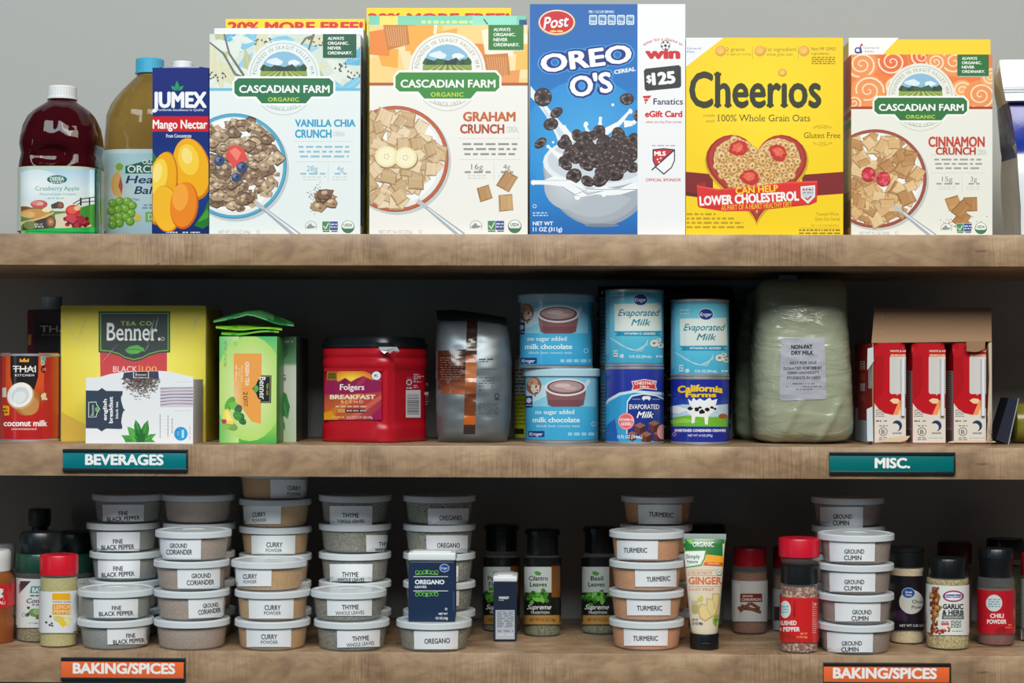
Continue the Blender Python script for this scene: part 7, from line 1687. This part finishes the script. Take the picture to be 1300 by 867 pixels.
# ---- ginger paste tube
def ginger():
    rows = [(684, 866.3, 921.2, .0009), (690, 867.5, 920.4, .003), (700, 868.6, 919.6, .0055), (715, 869.6, 918.6, .009), (735, 871, 917.2, .0125), (760, 873.2, 915, .0155), (780, 875, 913.4, .0168), (792, 876.2, 912.2, .0175), (800, 877, 911.4, .0178), (803, 878, 910.6, .0172)]
    Yc = .052; loc = (at(894.5, 820, Yc).x, Yc, Z3); r = thing('ginger_tube', loc, 'upright squeeze tube of ginger paste with green top and black cap', 'squeeze tube'); n = 56; vs = []; fs = []
    fine = []
    for A, B in zip(rows[:-1], rows[1:]):
        m = max(1, int((B[0] - A[0]) / 3)); fine += [tuple(A[i] + (B[i] - A[i]) * q / m for i in range(4)) for q in range(m)]
    fine.append(rows[-1])
    for (py, xl, xr, d) in fine:
        p0, p1 = at(xl, py, Yc), at(xr, py, Yc); cx, hx = (p0.x + p1.x) / 2, (p1.x - p0.x) / 2
        for k in range(n): a_ = 2 * math.pi * k / n; vs.append(Vector((cx + hx * math.cos(a_), Yc + d * math.sin(a_), (p0.z + p1.z) / 2)))
    for i in range(len(fine) - 1):
        for k in range(n): fs.append([i * n + k, (i + 1) * n + k, (i + 1) * n + (k + 1) % n, i * n + (k + 1) % n])
    fs.append(list(range(n))); fs.append([(len(fine) - 1) * n + k for k in range(n)][::-1])
    mb = MB(); mb.mesh(vs, fs, (226, 214, 190), GLOSS())
    S = Hit(vs, fs); K5 = lambda x, y: (860 + x / 5.414, 670 + y / 5.414); a = Art(tf=K5); R = random.Random(5)
    a.poly([(38, 78), (330, 78), (322, 190), (316, 235), (200, 190), (150, 155), (46, 155)], (30, 118, 56)); a.poly([(100, 80), (60, 80), (92, 112), (112, 120)], (120, 190, 70)); a.poly([(46, 155), (200, 155), (190, 215), (165, 260), (58, 276)], (80, 160, 60)); a.poly([(48, 162), (192, 158), (180, 212), (158, 252), (58, 268)], (236, 240, 236))
    a.poly([(200, 182), (316, 196), (314, 240), (186, 236)], (246, 170, 40)); a.poly([(186, 236), (314, 238), (312, 264), (176, 256)], (226, 96, 36)); a.text('NON-GMO', 210, 288, 241, 252, (250, 226, 200), bold=.02)
    a.text('ORGANIC', 106, 250, 97, 130, (240, 246, 240), bold=.02); a.text('Simply', 58, 156, 182, 210, (60, 120, 110), bold=.02); a.text('Nature', 66, 140, 220, 242, (60, 120, 110), bold=.02)
    co = (222, 110, 76); a.rect(72, 290, 290, 292.5, (206, 140, 120)); a.text('STIR-IN PASTE', 76, 238, 300, 320, (206, 130, 110), serif=True); a.rect(72, 326, 302, 328.5, (206, 140, 120)); a.text('GINGER', 76, 304, 336, 386, co, bold=.03, serif=True); a.rect(76, 403, 300, 405.5, (206, 140, 120)); a.text('EASY PREP', 80, 252, 414, 432, (206, 140, 120), serif=True)
    a.ell(287, 308, 19, 21, (70, 110, 80)); a.ell(287, 306, 16, 17, (226, 232, 220)); a.text('USDA', 276, 298, 300, 308, (60, 100, 70), bold=.02)
    for p, c in (([(150, 620), (140, 560), (160, 520), (200, 530), (200, 480), (240, 490), (240, 450), (290, 450), (290, 520), (280, 560), (270, 600), (230, 620), (190, 645)], (206, 176, 110)), ([(158, 610), (150, 560), (166, 530), (206, 540), (210, 490), (246, 500), (250, 458), (284, 460), (282, 516), (270, 560), (258, 592), (226, 610), (190, 634)], (232, 210, 150))): a.poly(p, c)
    a.line([(200, 545), (230, 600)], 4, (196, 166, 104)); a.line([(246, 505), (262, 560)], 4, (196, 166, 104)); a.blob(160, 490, 20, (206, 200, 90), 4); a.blob(100, 468, 16, (226, 220, 190), 6); a.blob(120, 560, 34, (196, 180, 120), 7, .3); [a.line([(100 + 12 * k, 500), (108 + 9 * k, 590)], 5, (176, 166, 110)) for k in range(4)]
    a.ell(278, 640, 36, 42, (140, 190, 60)); a.greek(256, 296, 632, 8, (60, 110, 40), 2, 16); a.greek(256, 296, 646, 8, (60, 110, 40), 3, 16); a.text('NET WT', 100, 142, 624, 640, (60, 80, 130), bold=.02); a.text('2.8 OZ (80g)', 100, 174, 648, 664, (60, 80, 130), bold=.02)
    a.put(mb, S, GLOSS(), 2.5, base=.0002, ystep=6); mb.build('tube_body', r, loc, 50)
    mb = MB(); p0, p1 = at(865.8, 677.5, Yc), at(921.8, 684.5, Yc); rbox(mb, p0.x, p1.x, Yc - .0008, Yc + .0008, p1.z - .001, p0.z, (150, 170, 166), GLOSS(), .0003); 
    for k in range(26): x = p0.x + .001 + (p1.x - p0.x - .002) * k / 25; rbox(mb, x - .0003, x + .0003, Yc - .0011, Yc - .0007, p1.z, p0.z - .0008, (176, 192, 190), GLOSS(), 0)
    mb.build('crimped_end', r, loc)
    k = mpp(Yc); zc = at(894, 802.5, Yc).z; mb = MB(); X = at(894.2, 815, Yc).x; lathe(mb, X, Yc, [(.0178, Z3), (.0184, Z3 + .0006), (.0188, zc - .003), (.0182, zc - .0006), (.015, zc)], (18, 20, 22), PLAST(), 56); rbox(mb, X - .006, X + .006, Yc - .0196, Yc - .0180, Z3 + .008, Z3 + .0095, (40, 42, 44), PLAST(), .0003); mb.build('flip_cap', r, loc, 40)
ginger()

# ---- right-hand jars
def M5b(x, y): return (760 + x / 3.373, 610 + y / 3.373)
def M6b(x, y): return (910 + x / 3.375, 610 + y / 3.375)
def M7b(x, y): return (1100 + x / 3.375, 610 + y / 3.375)
CINN = powder('ground_cinnamon', (110, 62, 36), (140, 84, 52), 400)
a = Art(tf=M5b, clip=(929.5, 738, 974, 789)); a.rect(560, 430, 730, 610, (186, 186, 184)); a.poly([(560, 440), (602, 440), (606, 480), (596, 600), (560, 600)], (204, 204, 202)); a.rect(606, 484, 700, 520, (110, 44, 36)); a.text('GROUND', 616, 660, 490, 499, (226, 200, 190), bold=.02); a.text('CINNAMON', 612, 694, 503, 515, (226, 200, 190), bold=.02)
for q in ([(596, 545), (690, 555)], [(610, 535), (696, 565)], [(604, 560), (650, 525), (690, 548)]): a.line(q, 13, (96, 56, 40)); a.line(q, 4, (136, 84, 60))
jar('spice_jar', 'cinnamon jar with dark red cap, standing alone right of the ginger tube', 'spice jar', 951.7, 806, [(20.5, 806), (22, 804), (22.3, 801), (22.3, 726), (21, 722), (19, 721)], [(20, 721.5), (20.6, 720.5), (20.6, 701), (20, 699), (17, 698.5)], fill=CINN, fill_top=730, lab=(739, 788.5, 22.35), art=a, capc=(160, 16, 32), base_col=(186, 186, 184))
FLAKE = powder('red_pepper_flakes', (130, 76, 70), (218, 184, 146), 230, .46, .62)
a = Art(tf=M6b, clip=(980, 750, 1000, 800)); a.rect(200, 460, 300, 650, (150, 156, 156)); a.rect(238, 540, 300, 600, (56, 44, 60))
jar('spice_jar', 'second red-capped jar hidden in shade behind the crushed red pepper jar', 'spice jar', 1003, 803, [(20.5, 803), (21.6, 801), (22, 798), (22, 728), (20, 724)], [(20, 724.5), (21, 723), (21, 700), (20, 698), (17, 697.5)], fill=CINN, fill_top=734, lab=(750, 798, 22.1), art=a, capc=(150, 14, 30), base_col=(150, 154, 154))
a = Art(tf=M6b, clip=(990.4, 760, 1038.6, 815.5)); rr = (214, 36, 38); a.rect(260, 505, 440, 700, rr); a.ell(293, 552, 24, 37, (226, 236, 236)); a.greek(278, 308, 540, 6, (110, 180, 190), 2, 12); a.greek(278, 308, 552, 6, (110, 180, 190), 3, 12); a.greek(280, 306, 564, 6, (110, 180, 190), 4, 12)
for k in range(14): a.line([(330 + 3 * math.sin(k), 515 + 5 * k), (335, 519 + 5 * k)], 3, (150, 24, 28))
a.text('CRUSHED', 252, 342, 600, 619, (250, 240, 236), bold=.04); a.text('RED PEPPER', 236, 356, 627, 646, (250, 240, 236), bold=.04); a.text('NET WT', 358, 388, 652, 660, (250, 220, 140)); a.text('1.5 OZ (42g)', 342, 388, 666, 674, (250, 220, 140)); a.greek(418, 428, 530, 4, (250, 220, 210), 2, 6); [a.greek(410, 428, 525 + 9 * k, 3, (246, 190, 180), k, 8) for k in range(15)]
for k in range(5): a.line([(275, 690 - 10 * k), (290 + 8 * k, 664), (310 + 12 * k, 690)], 2, (150, 60, 40))
def neck(r, X, Yc, k, Zof, loc):
    mb = MB(); lathe(mb, X, Yc, [(23 * k, Zof(744)), (23.4 * k, Zof(742)), (22.6 * k, Zof(726)), (22.6 * k, Zof(722)), (20 * k, Zof(720))], (24, 26, 28), PLAST(), 56); mb.build('shaker_top', r, loc, 40)
jar('spice_jar', 'crushed red pepper jar with red cap and bright red label, left of the cumin tubs', 'spice jar', 1014.5, 830.5, [(22.4, 830.5), (23.7, 828.5), (24, 825), (24, 748), (23, 744.5)], [(24, 711.5), (25.6, 710.5), (25.8, 689.5), (25, 687.6), (21, 687)], fill=FLAKE, fill_top=748, lab=(760.5, 815, 24.05), art=a, capc=(206, 20, 48), base_col=rr, extra=lambda r, X, Yc, k, Zof, loc: (neck(r, X, Yc, k, Zof, loc), (lambda mb: (lathe(mb, X, Yc, [(21 * k, Zof(720)), (23.5 * k, Zof(717)), (23.5 * k, Zof(711.4))], (200, 200, 200), GLASS(), 56), mb.build('clear_neck', r, loc, 40)))(MB())))
CREAM = powder('onion_powder', (206, 186, 146), (226, 208, 172), 300)
a = Art(tf=M7b, clip=(1129, 732, 1173, 800)); bk = (28, 24, 32); a.rect(90, 412, 250, 642, bk); a.ell(192, 520, 52, 52, (206, 206, 200)); a.ell(180, 482, 29, 23, (206, 214, 226)); a.ell(180, 482, 27, 21, (30, 80, 160)); a.text('Great', 166, 196, 472, 482, (230, 236, 246), bold=.02); a.text('Value', 166, 194, 485, 494, (230, 236, 246), bold=.02); a.text('Onion', 196, 262, 510, 526, (40, 40, 60), bold=.01); a.text('Powder', 194, 270, 534, 549, (40, 40, 60), bold=.01); a.text('NET WT 3.25 OZ (92g)', 142, 280, 616, 626, (216, 216, 220), bold=.02)
for k in range(6): a.blob(130 + 6 * k, 570 + 8 * (k % 3), 16, (56, 36, 66), k, .3)
jar('spice_jar', 'onion powder jar with black label and black cap, right of the cumin tubs', 'spice jar', 1151.3, 818.5, [(20, 818.5), (21.6, 816.5), (22, 812), (21, 802), (21.4, 799), (21.4, 734), (20.6, 730), (21.6, 727), (21.4, 723)], [(20, 723.5), (21, 722.5), (21, 704), (22, 703), (22, 699.5), (20, 698.5)], fill=CREAM, fill_top=724.5, lab=(733, 799.5, 21.5), art=a, capc=(20, 22, 24), base_col=bk)
GARL = powder('garlic_and_herb', (150, 130, 76), (206, 190, 134), 420, .4, .6)
K6 = lambda x, y: (1170 + x / 6.192, 690 + y / 6.192)
a = Art(tf=K6, clip=(1175, 745, 1230, 806.5)); R = random.Random(7); a.rect(30, 335, 380, 720, (226, 228, 226))
a.poly([(30, 335), (110, 335), (150, 420), (130, 480), (165, 500), (120, 560), (100, 640), (90, 720), (30, 720)], (150, 96, 50))
for k in range(60): a.blob(R.uniform(36, 128), R.uniform(345, 700), R.uniform(8, 18), R.choice([(176, 120, 60), (120, 60, 30), (206, 160, 90), (150, 60, 36), (90, 50, 30)]), k, .35)
for k in range(26): a.blob(150 + R.gauss(0, 36), 685 + R.gauss(0, 14), 9, R.choice([(176, 60, 40), (206, 110, 60), (120, 50, 30)]), k, .3)
a.ell(250, 414, 84, 46, (196, 40, 50)); a.ell(250, 414, 76, 38, (40, 60, 140)); a.ell(250, 414, 72, 34, (236, 236, 240)); a.rect(176, 400, 324, 426, (40, 60, 140)); a.text('Kingsford', 184, 318, 403, 422, (240, 240, 246), bold=.02)
dk = (52, 58, 58); a.text('GARLIC', 166, 330, 474, 514, dk, bold=.05); a.text('& HERB', 162, 332, 522, 560, dk, bold=.05); a.rect(160, 564, 332, 594, (92, 98, 96)); a.text('SEASONING', 172, 320, 571, 588, (206, 210, 206), bold=.02); a.greek(156, 214, 616, 8, (180, 60, 60), 2, 20); a.rect(154, 624, 216, 642, (200, 90, 90)); [a.greek(230, 312, 610 + 12 * k, 8, (92, 112, 92), k, 24) for k in range(5)]; a.greek(240, 326, 688, 7, (90, 90, 90), 4, 20)
jar('spice_jar', 'garlic and herb jar with black cap and white label, frontmost of the right-hand jars', 'spice jar', 1203, 826.5, [(24, 826.5), (26.4, 824), (27, 820), (27, 810), (26.2, 807), (26.2, 745), (27, 742), (26, 737)], [(22.5, 738), (23, 736.5), (23, 716), (22, 713.5), (18, 712.5)], fill=GARL, fill_top=739, lab=(745.5, 806, 26.3), art=a, capc=(18, 22, 26), base_col=(226, 228, 226), ribs=50)
CHIL = powder('chili_powder', (104, 46, 34), (134, 66, 48), 420)
a = Art(tf=K6, clip=(1241.5, 751, 1288, 805)); rr = (186, 24, 40); a.rect(440, 385, 730, 715, rr); a.ell(570, 468, 64, 66, (206, 214, 214)); [a.greek(524, 618, 440 + 18 * k, 9, (110, 160, 170), k, 26) for k in range(4)]; a.text('CHILI', 538, 646, 550, 584, (240, 226, 224), bold=.04); a.text('POWDER', 514, 668, 596, 630, (240, 226, 224), bold=.04); a.poly([(575, 690), (600, 660), (640, 655), (668, 680), (664, 700), (590, 712)], (150, 26, 30)); a.greek(680, 712, 640, 12, (240, 120, 90), 2, 20); a.greek(660, 712, 660, 9, (240, 120, 90), 3, 20)
jar('spice_jar', 'chili powder jar with tall black cap and red label', 'spice jar', 1264.5, 821, [(21, 821), (22.8, 819), (23.2, 816), (23.2, 742), (22, 737), (18, 735)], [(19.6, 737), (20.4, 736), (20.4, 714), (21.4, 713), (21.4, 703), (20, 700.5), (16, 700)], fill=CHIL, fill_top=752, lab=(751.5, 804.5, 23.25), art=a, capc=(18, 24, 28), base_col=rr, ribs=50)
a = Art(clip=(1296, 735, 1325, 812)); a.rect(1290, 735, 1330, 812, (150, 160, 150)); a.rect(1290, 748, 1330, 775, (40, 80, 120)); a.rect(1290, 776, 1330, 784, (206, 206, 190)); a.rect(1290, 788, 1330, 796, (120, 60, 50))
jar('spice_jar', 'red-capped jar cut off by the right edge of the picture', 'spice jar', 1320, 817, [(21.6, 817), (23, 815), (23.4, 812), (23.4, 738), (22, 734)], [(22, 735), (22.8, 733.5), (22.8, 709), (22, 707), (18, 706.5)], fill=HERB, fill_top=740, lab=(738, 800, 23.5), art=a, capc=(186, 20, 36), base_col=(150, 160, 150))
# dim jars right at the back
jar('spice_jar', 'dim dark red-capped jar at the back between the garlic and chili jars', 'spice jar', 1212, 796, [(20, 796), (21.4, 794), (21.4, 722), (20, 718)], [(20, 718.5), (20.8, 717.5), (20.8, 694), (19.6, 692)], fill=CHIL, fill_top=726, capc=(90, 24, 28), Y=.25)
jar('spice_jar', 'dim jar with wide black cap at the back behind the chili powder', 'spice jar', 1276, 797, [(21, 797), (22.4, 795), (22.4, 716), (21, 712)], [(21.6, 712.5), (22.8, 711), (22.8, 690), (21.6, 688)], fill=LEAF, fill_top=722, capc=(16, 18, 20), Y=.25)
jar('spice_jar', 'dim jar with black cap at the back behind the ginger tube', 'spice jar', 897, 797, [(21, 797), (22.4, 795), (22.4, 700), (21, 696)], [(21.6, 696.5), (22.8, 695), (22.8, 671), (21.6, 669)], fill=LEAF, fill_top=716, capc=(16, 18, 20), Y=.25)
